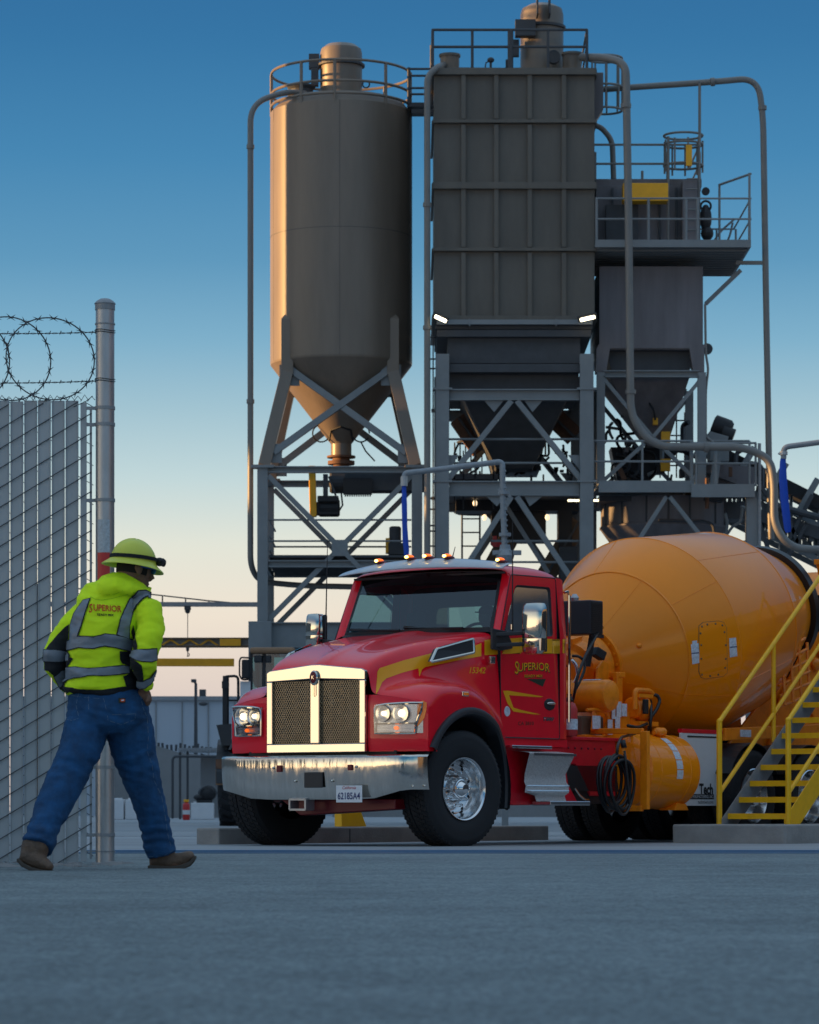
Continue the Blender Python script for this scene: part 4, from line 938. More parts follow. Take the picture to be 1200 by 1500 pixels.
# conveyor running down to the right
cv = thing('belt_conveyor', 'long inclined belt conveyor descending to the right behind the blue hose', 'conveyor', at(1120, 760, 84))
p = at(1030, 655, 84); q = at(1260, 770, 84); dq = (q-p).normalized(); dn = Vector((dq.z, 0, -dq.x))*-1
m = MB(); m.beam(p, q, 1.0, .32, (0,0,1)); m.build('belt', 'black_rubber', cv)
m = MB()
for o, dd in ((-.62, 83.4), (-1.5, 83.4), (-.62, 84.6), (-1.5, 84.6)):
    a_ = Vector((p.x, dd, p.z+o)); b_ = Vector((q.x, dd, q.z+o)); m.beam(a_, b_, .12, .13)
for i in range(22):
    t0 = i/22; t1 = (i+1)/22
    for dd in (83.4, 84.6):
        A0 = p.lerp(q, t0); B0 = p.lerp(q, t1); A0 = Vector((A0.x, dd, A0.z)); B0 = Vector((B0.x, dd, B0.z))
        m.beam(A0+Vector((0,0,-1.5)), (B0 if i % 2 else A0)+Vector((0,0,-.2)), .06, .07); m.beam(A0+Vector((0,0,-.62 if i % 2 else -1.5)), B0+Vector((0,0,-1.5 if i % 2 else -.62)), .06, .07)
for i in range(4): A0 = p.lerp(q, .22+.2*i); m.beam(A0+Vector((-.2,-.75,-.6)), A0+Vector((.35,-.75,.35)), .16, .2, (0,1,0))
m.build('truss', 'steel_paint', cv)
m = MB(); p2 = at(1090, 750, 83.2); q2 = at(1260, 800, 83.2); m.beam(p2, q2, .5, .3); p3 = at(1060, 725, 83); m.tube([at(1140, 742, 82.8), at(1215, 762, 82.8)], .09, 8)
for (x0, y0, x1, y1) in ((1140, 720, 1170, 800), (1190, 725, 1150, 800), (1180, 770, 1155, 815), (1100, 690, 1130, 735), (1110, 760, 1145, 860)): m.beam(at(x0, y0, 82.9), at(x1, y1, 82.9), .1, .12, (0,1,0))
for i in range(10): x = 1120+i*13; y = 765+i*4.4; m.box(tuple(at(x, y+6, 83)), tuple(at(x+4, y-2, 83.3)))
m.build('lower_frame', 'dark_steel', cv)
m = MB(); m.beam(at(1150, 900, 84), at(1150, 790, 84), .3, .3); m.beam(at(1215, 1190, 84), at(1215, 760, 84), .3, .3); m.beam(at(1050, 1190, 85.6), at(1050, 690, 85.6), .3, .3); m.build('trestle', 'steel_paint', cv)
m = MB(); m.prism([at(x, y, 82.6) for x, y in ((1020, 676), (1105, 684), (1105, 712), (1020, 706))], (0,1,0)); m.beam(at(1020, 684, 82.5), at(1078, 706, 82.5), .3, .12); m.build('chute', 'bin_paint', cv)
pr_ = thing('pipe_rack', 'tangle of dark pipes, brackets and small chutes behind the mid level walkway', 'pipes', at(985, 700, 83.5))
rg = random.Random(11)
for i in range(26):
    x = rg.uniform(888, 1100); y = rg.uniform(606, 700) if x < 1020 else rg.uniform(655, 760); x2 = x+rg.uniform(-34, 34); y2 = y+rg.uniform(14, 46)
    m = MB(); m.tube(fillet([at(x, y, 83.2), at(x2, y+4, 83.4), at(x2, y2, 83.0), at(x2+rg.uniform(-20, 20), y2+8, 83.2)], .25, 5), rg.choice((.03, .04, .06)), 6); m.build('pipe', rg.choice(('dark_steel', 'steel_paint', 'black')), pr_, smooth=True)
for i in range(14):
    x = rg.uniform(890, 1095); y = rg.uniform(640, 700) if x < 1020 else rg.uniform(690, 775); w_ = rg.uniform(4, 13)
    m = MB(); bx(m, x, y, x+w_, y+rg.uniform(4, 14), 82.9, 83.3); m.build('bracket', rg.choice(('dark_steel', 'black', 'bin_paint')), pr_, bevel=.02)
m = MB(); m.prism([at(x, y, 83.6) for x, y in ((895, 655), (1000, 655), (950, 706), (905, 706))], (0, 1, 0)); m.build('chute', 'black', pr_)
m = MB(); bx(m, 968, 672, 982, 690, 82.8, 82.9); m.build('guard', 'yellow', pr_)
m = MB(); m.beam(at(905, 680, 82.8), at(915, 703, 82.8), .12, .12, (0,1,0)); m.build('lever', 'rust', pr_)
for i in range(5):
    m = MB(); m.tube([at(955+i*12, 604, 85), at(955+i*12, 700, 85)], .02, 5); m.build('rung_post', 'dark_steel', pr_)
for i in range(4):
    m = MB(); m.tube([at(955, 616+i*22, 85), at(1008, 616+i*22, 85)], .02, 5); m.build('rung', 'dark_steel', pr_)
gm_ = thing('gear_motor', 'chunky dark gear motor drive on top of the conveyor head beside the bin frame', 'motor', at(1048, 655, 82))
m = MB(); m.lathe([(0,.2),(.03,.27),(.42,.27),(.5,.2)], at(1044, 622, 82), (.9,-.1,-.35), 18); m.lathe([(0,.2),(.3,.2)], at(1058, 634, 81.8), (.9,-.1,-.35), 16); m.build('motor', 'black', gm_, smooth=True)
m = MB(); m.beam(at(1036, 640, 81.8), at(1064, 648, 81.8), .7, .22); bx(m, 1040, 648, 1068, 676, 81.6, 82.4); m.beam(at(1022, 672, 81.6), at(1040, 640, 81.6), .3, .2, (0,1,0)); m.beam(at(1050, 672, 81.6), at(1045, 712, 81.6), .2, .2, (0,1,0)); bx(m, 1020, 690, 1030, 712, 81.4, 82); m.build('mount', 'steel_paint', gm_, bevel=.01)
m = MB(); m.tube([at(1036, 700, 80.4), at(1036, 745, 80.4)], .05, 6); bx(m, 1068, 684, 1073, 698, 82, 82.1); bx(m, 1128, 690, 1132, 702, 82, 82.1); m.build('warning_plate', 'rust', gm_)

# --- water fill pipes with blue hoses
DW = 60
wp = pipe('galvanised stand pipe rising behind the truck cab, its arm reaching left', [at(592, 700, DW), at(594, 693, DW), at(640, 688, DW), at(736, 676, DW), at(737, 740, DW), at(740, 822, DW)], .052, .09, 'galv_dull', name='water_pipe', base=at(740, 822, DW))
m = MB()
for i in range(14): z = at(0, 690+i*8, DW); m.lathe([(-.015,.057),(.015,.057)], (at(737,0,DW).x+i*.003, DW, z.z), (0,0,1), 14)
m.lathe([(-.03,.1),(.03,.1)], at(738, 722, DW), (0,0,1), 14); m.lathe([(-.03,.11),(.03,.11)], at(740, 783, DW), (0,0,1), 14); m.beam(at(730, 716, DW), at(748, 727, DW), .05, .05)
bx(m, 722, 806, 764, 812, DW-.1, DW+.1); m.lathe([(-.2,.14),(-.1,.17),(.02,.10),(.1,.09)], at(740, 806, DW), (0,0,1), 16)
m.build('insulation_band', 'galv_dull', wp)
m = MB(); m.beam((at(740,0,DW).x, DW, 0), (at(740,0,DW).x, DW, at(0,812,DW).z), .12, .12); m.build('stand', 'steel_paint', wp)
m = MB(); m.tube([at(592, 698, DW), at(592, 712, DW)], .062, 10); m.build('elbow', 'galv', wp)
def soft_hose(label, path, w):
    m = MB(); rows = [(at(x, y, DW), w*k, w*.55*k) for x, y, k in path]; m.rings(rows, 14)
    return info(m.build('hose', 'hose_blue', smooth=True), label, 'hose')
soft_hose('limp blue lay flat hose hanging left of the galvanised water pipe', [(592, 709, .6), (592, 716, .72), (592.5, 740, .9), (593, 770, .85), (594, 790, .95), (595.5, 806, .9), (595.5, 815, .75)], .056)
wp2 = pipe('grey pipe elbow entering at the right edge above a blue hose', [at(1148, 672, DW), at(1148, 655, DW), at(1200, 648, DW), at(1260, 640, DW)], .052, .15, 'galv_dull', name='water_pipe', base=at(1148, 672, DW))
m = MB(); m.lathe([(-.03,.075),(.03,.075)], at(1148, 664, DW), (0,0,1), 14); m.beam(at(1140, 664, DW), at(1148, 668, DW), .03, .03); m.build('coupling', 'galv', wp2)
m = MB(); m.beam((at(1258,0,DW).x, DW, 0), (at(1258,0,DW).x, DW, at(0,641,DW).z), .12, .12); m.build('stand', 'steel_paint', wp2)
soft_hose('limp blue lay flat hose hanging at the right edge in front of the conveyor', [(1148, 667, .7), (1147, 676, 1.0), (1147, 700, 1.3), (1149, 730, 1.35), (1152, 755, 1.3), (1154, 775, 1.15), (1155, 780, .8)], .056)

# --- wheel loader behind the truck
DL = 73.0
ld = thing('wheel_loader', 'wheel loader with tan cab roof and lugged tyre, half hidden by the truck', 'loader', gz(395, DL))
m = MB(); r_ = .86; X0_ = at(318, 0, DL).x; cz = .86
m.lathe([(0, .5), (.03, .78), (.12, r_), (.50, r_), (.60, .78), (.63, .5)], (X0_, DL+.6, cz), (1,0,0), 40)
for i in range(22):
    a_ = 2*math.pi*i/22
    for s_, o_ in ((0, 0), (1, .14)):
        b_ = a_+o_; p = Vector((X0_+.06+s_*.27, DL+.6+math.cos(b_)*(r_+.02), cz+math.sin(b_)*(r_+.02))); q = Vector((X0_+.30+s_*.27, DL+.6+math.cos(b_+.14*(1-2*s_))*(r_+.02), cz+math.sin(b_+.14*(1-2*s_))*(r_+.02))); m.beam(p, q, .09, .07, (0, math.cos(b_), math.sin(b_)))
m.build('tyre', 'black_rubber', ld)
m = MB(); a = at(318, 0, DL).x; z1 = at(0, 1075, DL).z; m.quads([[(a, DL+.6+1.0*math.cos(t_), .95+1.0*math.sin(t_)), (a+.75, DL+.6+1.0*math.cos(t_), .95+1.0*math.sin(t_))] for t_ in [R(30)+R(150)*j/10 for j in range(11)]]); m.build('fender', 'dark_plastic', ld, solid=.05)
m = MB(); bx(m, 368, 958, 428, 1012, DL+.2, DL+1.8); m.build('cab_glass', 'windshield_glass', ld)
m = MB()
for x in (368, 387, 428): m.beam(at(x, 955, DL+.2), at(x-1, 1080, DL+.2), .08, .08, (0,1,0)); m.beam(at(x, 955, DL+1.8), at(x-1, 1080, DL+1.8), .08, .08, (0,1,0))
bx(m, 356, 1013, 432, 1130, DL+.1, DL+3); bx(m, 372, 960, 384, 970, DL+.05, DL+.15); bx(m, 389, 960, 397, 970, DL+.05, DL+.15); m.build('cab_frame', 'dark_plastic', ld, bevel=.02)
m = MB(); bx(m, 366, 948, 432, 957, DL, DL+2); m.build('cab_roof', 'tan_roof', ld, bevel=.05)
m = MB(); bx(m, 352, 998, 367, 1028, DL-.05, DL); m.build('side_panel', 'white', ld)
m = MB(); bx(m, 354, 966, 366, 994, DL-.2, DL-.1); m.build('mirror', 'black', ld, bevel=.03)
m = MB(); m.tube(fillet([at(368, 964, DL-.15), at(353, 963, DL-.15), at(351, 968, DL-.15), at(351, 990, DL-.15), at(355, 996, DL-.15), at(368, 995, DL-.15)], .08, 4), .022, 6)
m.tube(fillet([at(328, 1100, DL), at(328, 991, DL), at(349, 990, DL), at(350, 1100, DL)], .1, 4), .03, 6); m.tube([at(331, 1100, DL), at(331, 990, DL)], .07, 6); m.tube([at(328, 1026, DL), at(350, 1026, DL)], .02, 5); bx(m, 325, 998, 335, 1008, DL-.1, DL+.1)
m.build('handrail', 'black', ld)
m = MB(); m.prism([at(x, y, DL-.3) for x, y in ((317, 1062), (338, 1060), (338, 1092), (325, 1092))], (0,.4,0)); m.build('lamp_bracket', 'dark_plastic', ld)
m = MB(); bx(m, 316, 1112, 327, 1126, DL-.35, DL-.3); m.build('tail_lamp', 'rust', ld)
m = MB(); bx(m, 316, 1128, 327, 1150, DL-.35, DL-.3); m.build('marker_plate', 'tan_roof', ld)

# ------------------------------------------------------------------ kerbs and yellow stair
U = Vector((.574, .819, 0)); V = Vector((.819, -.574, 0)); TC = Vector((-.404, 32.80, 0))
def TW(t, v, z): return TC + U*t + V*v + Vector((0, 0, z))
def pside(px, py, w):                              # photo pixel on the truck plane v = w
    k = (px-600)/F; t = (k*(TC.y+V.y*w)-TC.x-V.x*w)/(U.x-k*U.y); Y = TC.y+U.y*t+V.y*w; return (t, w, HC+(HY-py)*Y/F)
def pfront(px, py, t):                             # photo pixel on the truck plane t
    k = (px-600)/F; w = (k*(TC.y+U.y*t)-TC.x-U.x*t)/(V.x-k*V.y); Y = TC.y+U.y*t+V.y*w; return (t, w, HC+(HY-py)*Y/F)
RZ = math.atan2(.819, .574)
def ltr(name, label, cat, p):                      # a thing whose frame runs along the truck
    o = thing(name, label, cat, TW(*p), rz=RZ); o['_local'] = 1; o['_o'] = list(p); return o
class LB(MB):                                      # builder in truck coordinates for things beside the truck
    def build(s, name, m, parent=None, **k):
        o = Vector(parent['_o']) if parent is not None and '_o' in parent else Vector((0,0,0)); s.v = [p-o for p in s.v]
        return MB.build(s, name, m, parent, **k)
def kerb(label, t0, t1, v0, v1, h, joints):
    r = ltr('concrete_kerb', label, 'kerb', (t0, (v0+v1)/2, 0)); m = LB(); m.box((t0, v0, -.02), (t1, v1, h)); m.build('kerb_body', 'concrete', r, bevel=.018)
    m = LB()
    for j in joints: m.box((j, v1-.01, 0), (j+.012, v1+.003, h-.02))
    if joints: m.build('joint', 'channel', r)
    return r
kerb('long low concrete kerb lying beyond the front wheels of the red truck', -.27, 6.0, -2.0, -1.70, .17, (2.0, 4.1))
kerb('rough concrete plinth under the foot of the yellow stair', 3.62, 12.5, 1.38, 2.75, .20, ())
st = ltr('stairs', 'steep yellow railed steel stair rising beside the truck drum', 'stairs', (4.57, 1.8, .2))
v0, v1 = 1.45, 2.22; ts = 4.62; run, rise = .245, .18; zb = .20
m = LB(); L = 14
for vv, mt_ in ((v0, 'galv_dull'), (v1, 'stair_yellow')):
    m = LB(); p0 = Vector((ts-.06, vv, zb)); sl = Vector((run, 0, rise))
    m.prism([p0, p0+Vector((.34, 0, 0)), p0+Vector((.34,0,.0))+sl*L, p0+sl*L+Vector((0,0,.06)), p0+Vector((0,0,.06))], (0, .012, 0)); m.build('stringer', mt_, st)
m = LB()
for i in range(1, L+1):
    x = ts+i*run-.18; z = zb+i*rise-.07
    m = LB(); m.box((x, v0+.014, z-.028), (x+.25, v1-.002, z)); m.build('tread', 'galv_dull', st)
    m = LB(); m.box((x-.012, v0+.013, z-.055), (x-.002, v1-.001, z+.004)); m.box((x-.002, v0+.014, z+.002), (x+.04, v1-.003, z+.006)); m.build('nosing', 'stair_yellow', st.children[-1] if False else st)
for vv in (v0-.035, v1+.045):
    m = LB(); hp = 1.12; b0 = Vector((ts-.05, vv, zb)); k = 11*run
    m.tube(fillet([b0+Vector((0,0,hp)), b0+Vector((k, 0, hp+11*rise+.0))], .05, 3), .026, 8)
    m.tube([b0+Vector((0,0,hp*.30)), b0+Vector((k, 0, hp*.30+11*rise))], .024, 8)
    m.tube([b0+Vector((0,0,hp*.0)), b0+Vector((0,0,hp))], .032, 8)
    for q in (5, 10): m.tube([b0+Vector((q*run, 0, q*rise+.02)), b0+Vector((q*run, 0, q*rise+hp))], .026, 8)
    m.ell(b0+Vector((0,0,hp)), (.034,.034,.034), 10, 6)
    m.build('handrail', 'stair_yellow', st, smooth=True)
yb = ltr('wheel_guard', 'small yellow steel foot seen under the red truck between the front wheels', 'guard', (2.0, -1.5, 0))
m = LB(); q = pside(528, 1205, -2.2); m.prism([(q[0]-.35, -2.3, .17), (q[0]+.12, -2.3, .17), (q[0]+.02, -2.3, .33), (q[0]-.35, -2.3, .33)], (0, .1, 0)); m.build('plate', 'stair_yellow', yb, bevel=.005)
m = LB(); m.box((q[0]-.3, -2.3, 0), (q[0]+.05, -2.22, .17)); m.build('foot', 'stair_yellow', yb)

# ------------------------------------------------------------------ the mixer truck (t = rearward, v = towards the near side)
TR = thing('mixer_truck', 'red concrete mixer truck with chrome grille and big orange drum', 'truck', TC, local=True, rz=RZ)
T = MB
def part(m, name, mt, parent=None, **k): return m.build(name, mt, parent or TR, **k)
def mir(pts): return pts + [(p[0], -p[1], p[2]) for p in reversed(pts) if abs(p[1]) > 1e-6]
tt  = [-.85, -.83, -.78, -.66, -.5, -.2, .1, .4, .62, .82]
zc  = [1.735, 1.775, 1.82, 1.885, 1.94, 2.02, 2.08, 2.13, 2.165, 2.19]
cv  = [.585, .59, .60, .62, .64, .68, .73, .79, .84, .89]
ze  = [1.715, 1.745, 1.79, 1.85, 1.905, 1.985, 2.04, 2.085, 2.12, 2.14]
sv  = [.625, .63, .645, .67, .70, .78, .87, .95, 1.0, 1.025]
jv  = [.64, .65, .67, .70, .74, .82, .90, .975, 1.01, 1.028]
zj  = [1.47, 1.49, 1.52, 1.56, 1.60, 1.625, 1.60, 1.50, 1.38, 1.2]
zf  = [1.40, 1.43, 1.47, 1.53, 1.575, 1.595, 1.57, 1.46, 1.30, 1.08]
fo  = [1.20, 1.205, 1.21, 1.215, 1.22, 1.225, 1.225, 1.20, 1.15, 1.07]
def arch(t, r=.80): return .56+math.sqrt(max(0, r*r-t*t))
rows = []
for i, t in enumerate(tt):
    e = .92 if t < -.70 else max(arch(t), .60)
    if i == 3: e = 1.0
    zt = zf[i]
    pr = [(0, zc[i]), (cv[i]*.12, zc[i]-.002), (cv[i]*.17, zc[i]-.022), (cv[i]*.55, (zc[i]*.55+ze[i]*.45)-.012), (cv[i]*.92, ze[i]+.012), (cv[i]+.015, ze[i]-.012), (cv[i]*.45+sv[i]*.55+.01, ze[i]-.10), (sv[i], ze[i]*.45+zj[i]*.55), (jv[i], zj[i]+.03), (jv[i]+.05, zj[i]-.004),
          ((jv[i]+fo[i])/2, (zt+zj[i])/2+.012), (fo[i]-.08, zt), (fo[i]-.015, zt-.05), (fo[i], zt-.12 if zt-.12 > e+.05 else (zt+e)/2), (fo[i], e+.03 if zt-.12 > e+.05 else (zt+3*e)/4), (fo[i], e)]
    def sw(v): return .17*(max(0, v-.62)/.6)**1.6*max(0, min(1, (-.45-t)/.35))
    half = [(t+sw(v), v, z) for v, z in pr]
    rows.append([(p[0], -p[1], p[2]) for p in reversed(half[1:])] + half)
m = T(); m.quads(rows)
hood = part(m, 'hood', 'red_paint', sub=2, smooth=True, auto=180)
# front faces below the fender tops, carrying the headlights
def swf(v): return .17*(max(0, abs(v)-.62)/.6)**1.6
for s in (1, -1):
    vs = [.60, .64, .70, .78, .86, .94, 1.02, 1.10, 1.17, 1.198]; g = []
    for k in range(9):
        f = k/8; row = []
        for v in vs:
            top = 1.47 - (.07)*max(0, (v-.64)/.56)**1.5 - (0.05 if v > 1.19 else 0); z = .92 + (top-.92)*f
            row.append((-.853+swf(v)+(.012 if f in (0, 1) else 0), s*v, z))
        g.append(row)
    m = T(); m.quads(g); m.quads([g[0], [(p[0]+.16, p[1], p[2]+.0) for p in g[0]]])
    m.quads([[(r[-1][0], r[-1][1], r[-1][2]), (r[-1][0]+.02, s*1.205, r[-1][2]), (r[-1][0]+.12, s*1.212, r[-1][2])] for r in g])
    part(m, 'fender_front', 'red_paint', smooth=True)
    # wheel arch flare
    g = []
    for j in range(25):
        a = R(150)+ (R(-15)-R(150))*j/24; 
        row = []
        for r, v in ((.80, 1.215), (.80, 1.245), (.775, 1.262), (.735, 1.258), (.715, 1.235), (.712, 1.10)):
            t_ = -r*math.cos(math.pi-a)*1.0; z_ = .56+r*math.sin(a)
            t_ = r*math.cos(a)
            vv = v - (.10*max(0, (t_-.45)/.35) if t_ > .45 else 0)
            row.append((t_, s*vv, z_))
        g.append(row)
    m = T(); m.quads(g); part(m, 'wheel_arch_trim', 'dark_plastic', smooth=True)
    m = T(); m.quads([[(.76*math.cos(a), s*v, .56+.76*math.sin(a)) for v in (.55, 1.2)] for a in [R(176)-R(191)*j/20 for j in range(21)]])
    m.quads([[(.76*math.cos(a)*q, s*.56, .56+.76*math.sin(a)*q) for q in (.05, 1)] for a in [R(176)-R(191)*j/20 for j in range(21)]])
    part(m, 'wheel_liner', 'black', smooth=True, recalc=False)
    m = T(); m.prism([(.74, s*1.02, .40), (.84, s*1.02, .40), (.84, s*1.02, 1.1), (.80, s*1.02, 1.1)], (0, s*.06, 0)); part(m, 'splash_panel', 'red_frame')
# headlights
for s in (1, -1):
    v0_, v1_, z0_, z1_ = .695, 1.155, 1.095, 1.385
    def hp(v, z, o): return (-.853+swf(v)-o, s*v, z)
    hl = part((lambda m: (m.quads([[hp(v0_+(v1_-v0_)*i/8, z, .004) for i in range(9)] for z in (z0_, z1_-.012)]), m)[1])(T()), 'headlight', 'brushed')
    def barr(pts, w): 
        m = T(); m.tube([hp(v, z, .022) for v, z in pts], w, 6, closed=True); return m
    loop = [(v0_, z0_), (.80, z0_), (.92, z0_), (1.03, z0_), (1.09, z0_), (1.10, 1.17), (1.12, 1.24), (1.15, 1.31), (1.16, z1_), (1.05, z1_), (.92, z1_-.004), (.80, z1_-.012), (v0_+.02, z1_-.025), (v0_, z1_-.05), (v0_, 1.2)]
    part(barr(loop, .013), 'bezel', 'chrome', hl, smooth=True)
    m = T(); m.tube([hp(v, 1.185+.01*(v-.7), .024) for v in (v0_, .8, .92, 1.03, 1.09)], .010, 6); part(m, 'bezel_bar', 'chrome', hl)
    for k, (v, rr_, e) in enumerate(((.79, .082, 0), (.965, .092, 1))):
        c = Vector(hp(v, 1.285, .0)); ax = Vector((-1, 0, 0))
        m = T(); m.lathe([(.006, rr_*.3), (.010, rr_*.55), (.022, rr_*.85), (.045, rr_)], c, ax, 24, cap=False); part(m, 'reflector', 'brushed', hl, smooth=True)
        m = T(); m.lathe([(.0, .026+.012*e), (.035, .024+.012*e), (.05, .015+.007*e), (.055, .001)], c, ax, 16); part(m, 'projector', 'projector_lamp', hl, smooth=True)
    m = T(); m.quads([[hp(v, z, .008) for v in (.71, .8, .9, 1.0, 1.085)] for z in (1.105, 1.175)]); part(m, 'lower_reflector', 'brushed', hl)
    m = T(); m.ell(hp(.91, 1.145, .02), (.014, .026, .02), 10, 8); part(m, 'turn_lamp', 'lamp_amber', hl)
    for i in range(5):
        m = T(); m.quads([[hp(v, 1.108+i*.014+q, .012) for v in (.71, .8, .88)] for q in (0, .005)]); m.quads([[hp(v, 1.108+i*.014+q, .012) for v in (.94, 1.0, 1.07)] for q in (0, .005)]); part(m, 'louvre', 'white', hl)
    m = T(); m.quads([[hp(v, z, .038) for v in (v0_, .8, .92, 1.03, 1.09+max(0, z-1.2)*.3)] for z in (z0_, 1.19, 1.25, z1_-.015)]); part(m, 'lens', 'lens_glass', hl, smooth=True)
    m = T(); g = []
    for z in (1.17, 1.25, 1.33, 1.385): g.append([hp(1.10+max(0, z-1.2)*.32, z, .034), hp(1.175, z, .02), (-.853+swf(1.2)+.055, s*1.228, z), (-.853+swf(1.2)+.115+.06*(z-1.17)/.2, s*1.232, z)])
    m.quads(g); m.quads([[(p[0]+.0, p[1]-s*.004, p[2]) for p in g[-1]], [(p[0]+.03, p[1]-s*.05, p[2]+.003) for p in g[-1]]]); 
    m = T(); c = pside(582/1.0, 0, 1.2); q = pside(679, 1016, 1.20) if s == 1 else (.1, -1.2, 1.5)
    m.box((q[0]-.055, s*1.205-.02, q[2]-.028), (q[0]+.055, s*1.205+.028, q[2]+.02)); part(m, 'side_repeater', 'chrome', bevel=.008)
    m = T(); m.box((q[0]-.04, s*1.205-.02, q[2]-.018), (q[0]+.04, s*1.205+.034, q[2]+.012)); part(m, 'repeater_lens', 'amber_lens', bevel=.006)
# grille
G = part(T().box((-.855, -.56, .96), (-.835, .56, 1.68)), 'grille', 'black')
m = T(); x0, x1 = -.905, -.856
m.prism([(x0, -.60, 1.615), (x0, -.07, 1.635), (x0, .07, 1.635), (x0, .60, 1.615), (x0, .60, 1.705), (x0, .56, 1.725), (x0, .05, 1.775), (x0, -.05, 1.775), (x0, -.56, 1.725), (x0, -.60, 1.705)], (x1-x0, 0, 0))
part(m, 'surround_top', 'chrome', G, bevel=.008)
part(T().box((x0, -.60, .915), (x1, .60, 1.0)), 'surround_bottom', 'chrome', G, bevel=.008)
for a, b in ((-.60, -.53), (.53, .60)): part(T().box((x0+.001, a, 1.0), (x1, b, 1.615)), 'surround_side', 'chrome', G, bevel=.008)
part(T().box((x0-.012, -.058, 1.0), (x1, .058, 1.632)), 'centre_bar', 'chrome', G, bevel=.012)
for a, b in ((-.53, -.058), (.058, .53)):
    m = T(); n = 26; st_ = .027
    z0_, z1_ = 1.0, 1.615
    for sg in (1, -1):
        k = a-(z1_-z0_)
        while k < b+(z1_-z0_):
            if sg == 1: p0, p1 = (k, z0_), (k+(z1_-z0_)*.6, z1_)
            else: p0, p1 = (k+(z1_-z0_)*.6, z0_), (k, z1_)
            def clip(p0, p1):
                (xa, za), (xb, zb2) = p0, p1; t0, t1 = 0, 1; dx = xb-xa
                for lo, hi in ((a, b),):
                    ta = (lo-xa)/dx; tb = (hi-xa)/dx; ta, tb = min(ta, tb), max(ta, tb); t0 = max(t0, ta); t1 = min(t1, tb)
                return None if t1-t0 < .01 else ((xa+dx*t0, za+(zb2-za)*t0), (xa+dx*t1, za+(zb2-za)*t1))
            c = clip(p0, p1)
            if c: m.beam((-.868-.002*sg, c[0][0], c[0][1]), (-.868-.002*sg, c[1][0], c[1][1]), .005, .0065, (1,0,0))
            k += st_
    part(m, 'mesh_insert', 'grille_wire', G)
em = part(T().ell((-.925, 0, 1.645), (.02, .052, .075), 20, 12), 'emblem', 'chrome', G, smooth=True)
part(T().ell((-.935, 0, 1.648), (.012, .040, .060), 20, 12), 'emblem_face', 'dark_red', G, smooth=True)
m = T(); m.box((-.928, -.006, 1.46), (-.915, .006, 1.60)); m.box((-.926, -.022, 1.47), (-.915, -.011, 1.60)); m.box((-.926, .011, 1.47), (-.915, .022, 1.60)); m.box((-.925, -.035, 1.68), (-.915, .035, 1.695)); part(m, 'emblem_bars', 'chrome', G)
m = T(); V_, F_ = text_flat('K', .05); m.add([(-.9485, p.x, 1.648+p.y) for p in V_], F_); part(m, 'emblem_letter', 'chrome', G, recalc=False)
# bumper
vb = [-1.245, -1.235, -1.20, -1.14, -1.05, -.9, -.75, -.5, -.25, 0, .25, .5, .75, .9, 1.05, 1.14, 1.20, 1.235, 1.245]
def bt(v):
    a = abs(v); return -1.0 + .02*(a/1.05)**2 + (.20*((a-1.05)/.195)**2 if a > 1.05 else 0)
def bz(v):
    a = abs(v); return .455 if a < .70 else .455+(a-.70)/.4*.095 if a < 1.1 else .55
g = []
for f, o in ((None, 0), (1, .022), (.97, .004), (.93, 0), (.72, -.001), (.5, .003), (.28, .011), (.06, .024), (0, .033), (-1, .07)):
    row = []
    for v in vb:
        t = bt(v); b_ = bz(v)
        if f is None: row.append((t+.14, v*.985, .885))
        elif f == -1: row.append((t+.12, v*.985, b_+.01))
        else: row.append((t+o, v, b_+(.885-b_)*f))
    g.append(row)
bump = part(T().quads(g), 'bumper', 'bumper_chrome', smooth=True)
def onb(px, py): q = pfront(px, py, -1.0); return Vector((bt(q[1])-.008, q[1], q[2]))
for x0, y0, x1, y1, nm, mt_ in ((406, 1121, 413, 1131, 'tow_hole', 'dark_red'), (510, 1120, 516.5, 1128.5, 'tow_hole', 'dark_red'), (447, 1131, 474, 1154, 'centre_cover', 'dark_plastic')):
    a = onb(x0, y1); b = onb(x1, y0); part(T().box((a.x-.010, a.y, a.z), (a.x+.004, b.y, b.z)), nm, mt_, bump, bevel=.006)
for x, y in ((401, 1125), (522, 1123), (433, 1144.5), (487, 1144)):
    a = onb(x, y); part(T().ell(a, (.014, .014, .014), 10, 8), 'bolt', 'chrome', bump, smooth=True)
for x, y in ((597, 1152), (605, 1151)):
    a = onb(x, y); part(T().ell(a, (.012, .012, .012), 10, 8), 'bolt', 'chrome', bump, smooth=True)
a = onb(496, 1175.5); b = onb(534, 1150.5); tp = a.x-.035
LP = part(T().box((tp, a.y, a.z), (tp+.006, b.y, b.z)), 'licence_plate', 'plate_white', bump, bevel=.004)
def ptext(txt, size, y, z, t, mt_, parent, nm, sx=1, **k):
    V_, F_ = text_flat(txt, size, **k); part(T().add([(t, y+p.x*sx, z+p.y) for p in V_], F_), nm, mt_, parent, recalc=False)
cy_ = (a.y+b.y)/2; cz_ = (a.z+b.z)/2; hh = (b.z-a.z)
ptext('62185A4', hh*.56, cy_, cz_-hh*.14, tp-.003, 'plate_blue', bump, 'plate_number', sx=.80, bold=.0015)
ptext('California', hh*.26, cy_, cz_+hh*.36, tp-.003, 'plate_red', bump, 'plate_state', shear=.3)
a2 = onb(424, 1186); b2 = onb(447, 1171); m = T(); x = -.93
for p, q in (((a2.y, a2.z), (b2.y, a2.z)), ((b2.y, a2.z), (b2.y, b2.z)), ((b2.y, b2.z), (a2.y, b2.z)), ((a2.y, b2.z), (a2.y, a2.z))): m.beam((x, p[0], p[1]), (x, q[0], q[1]), .02, .14, (1,0,0))
part(m, 'hitch_receiver', 'galv')
part(T().box((-.80, -.9, .80), (-.60, .9, .93)), 'bumper_gap', 'black')
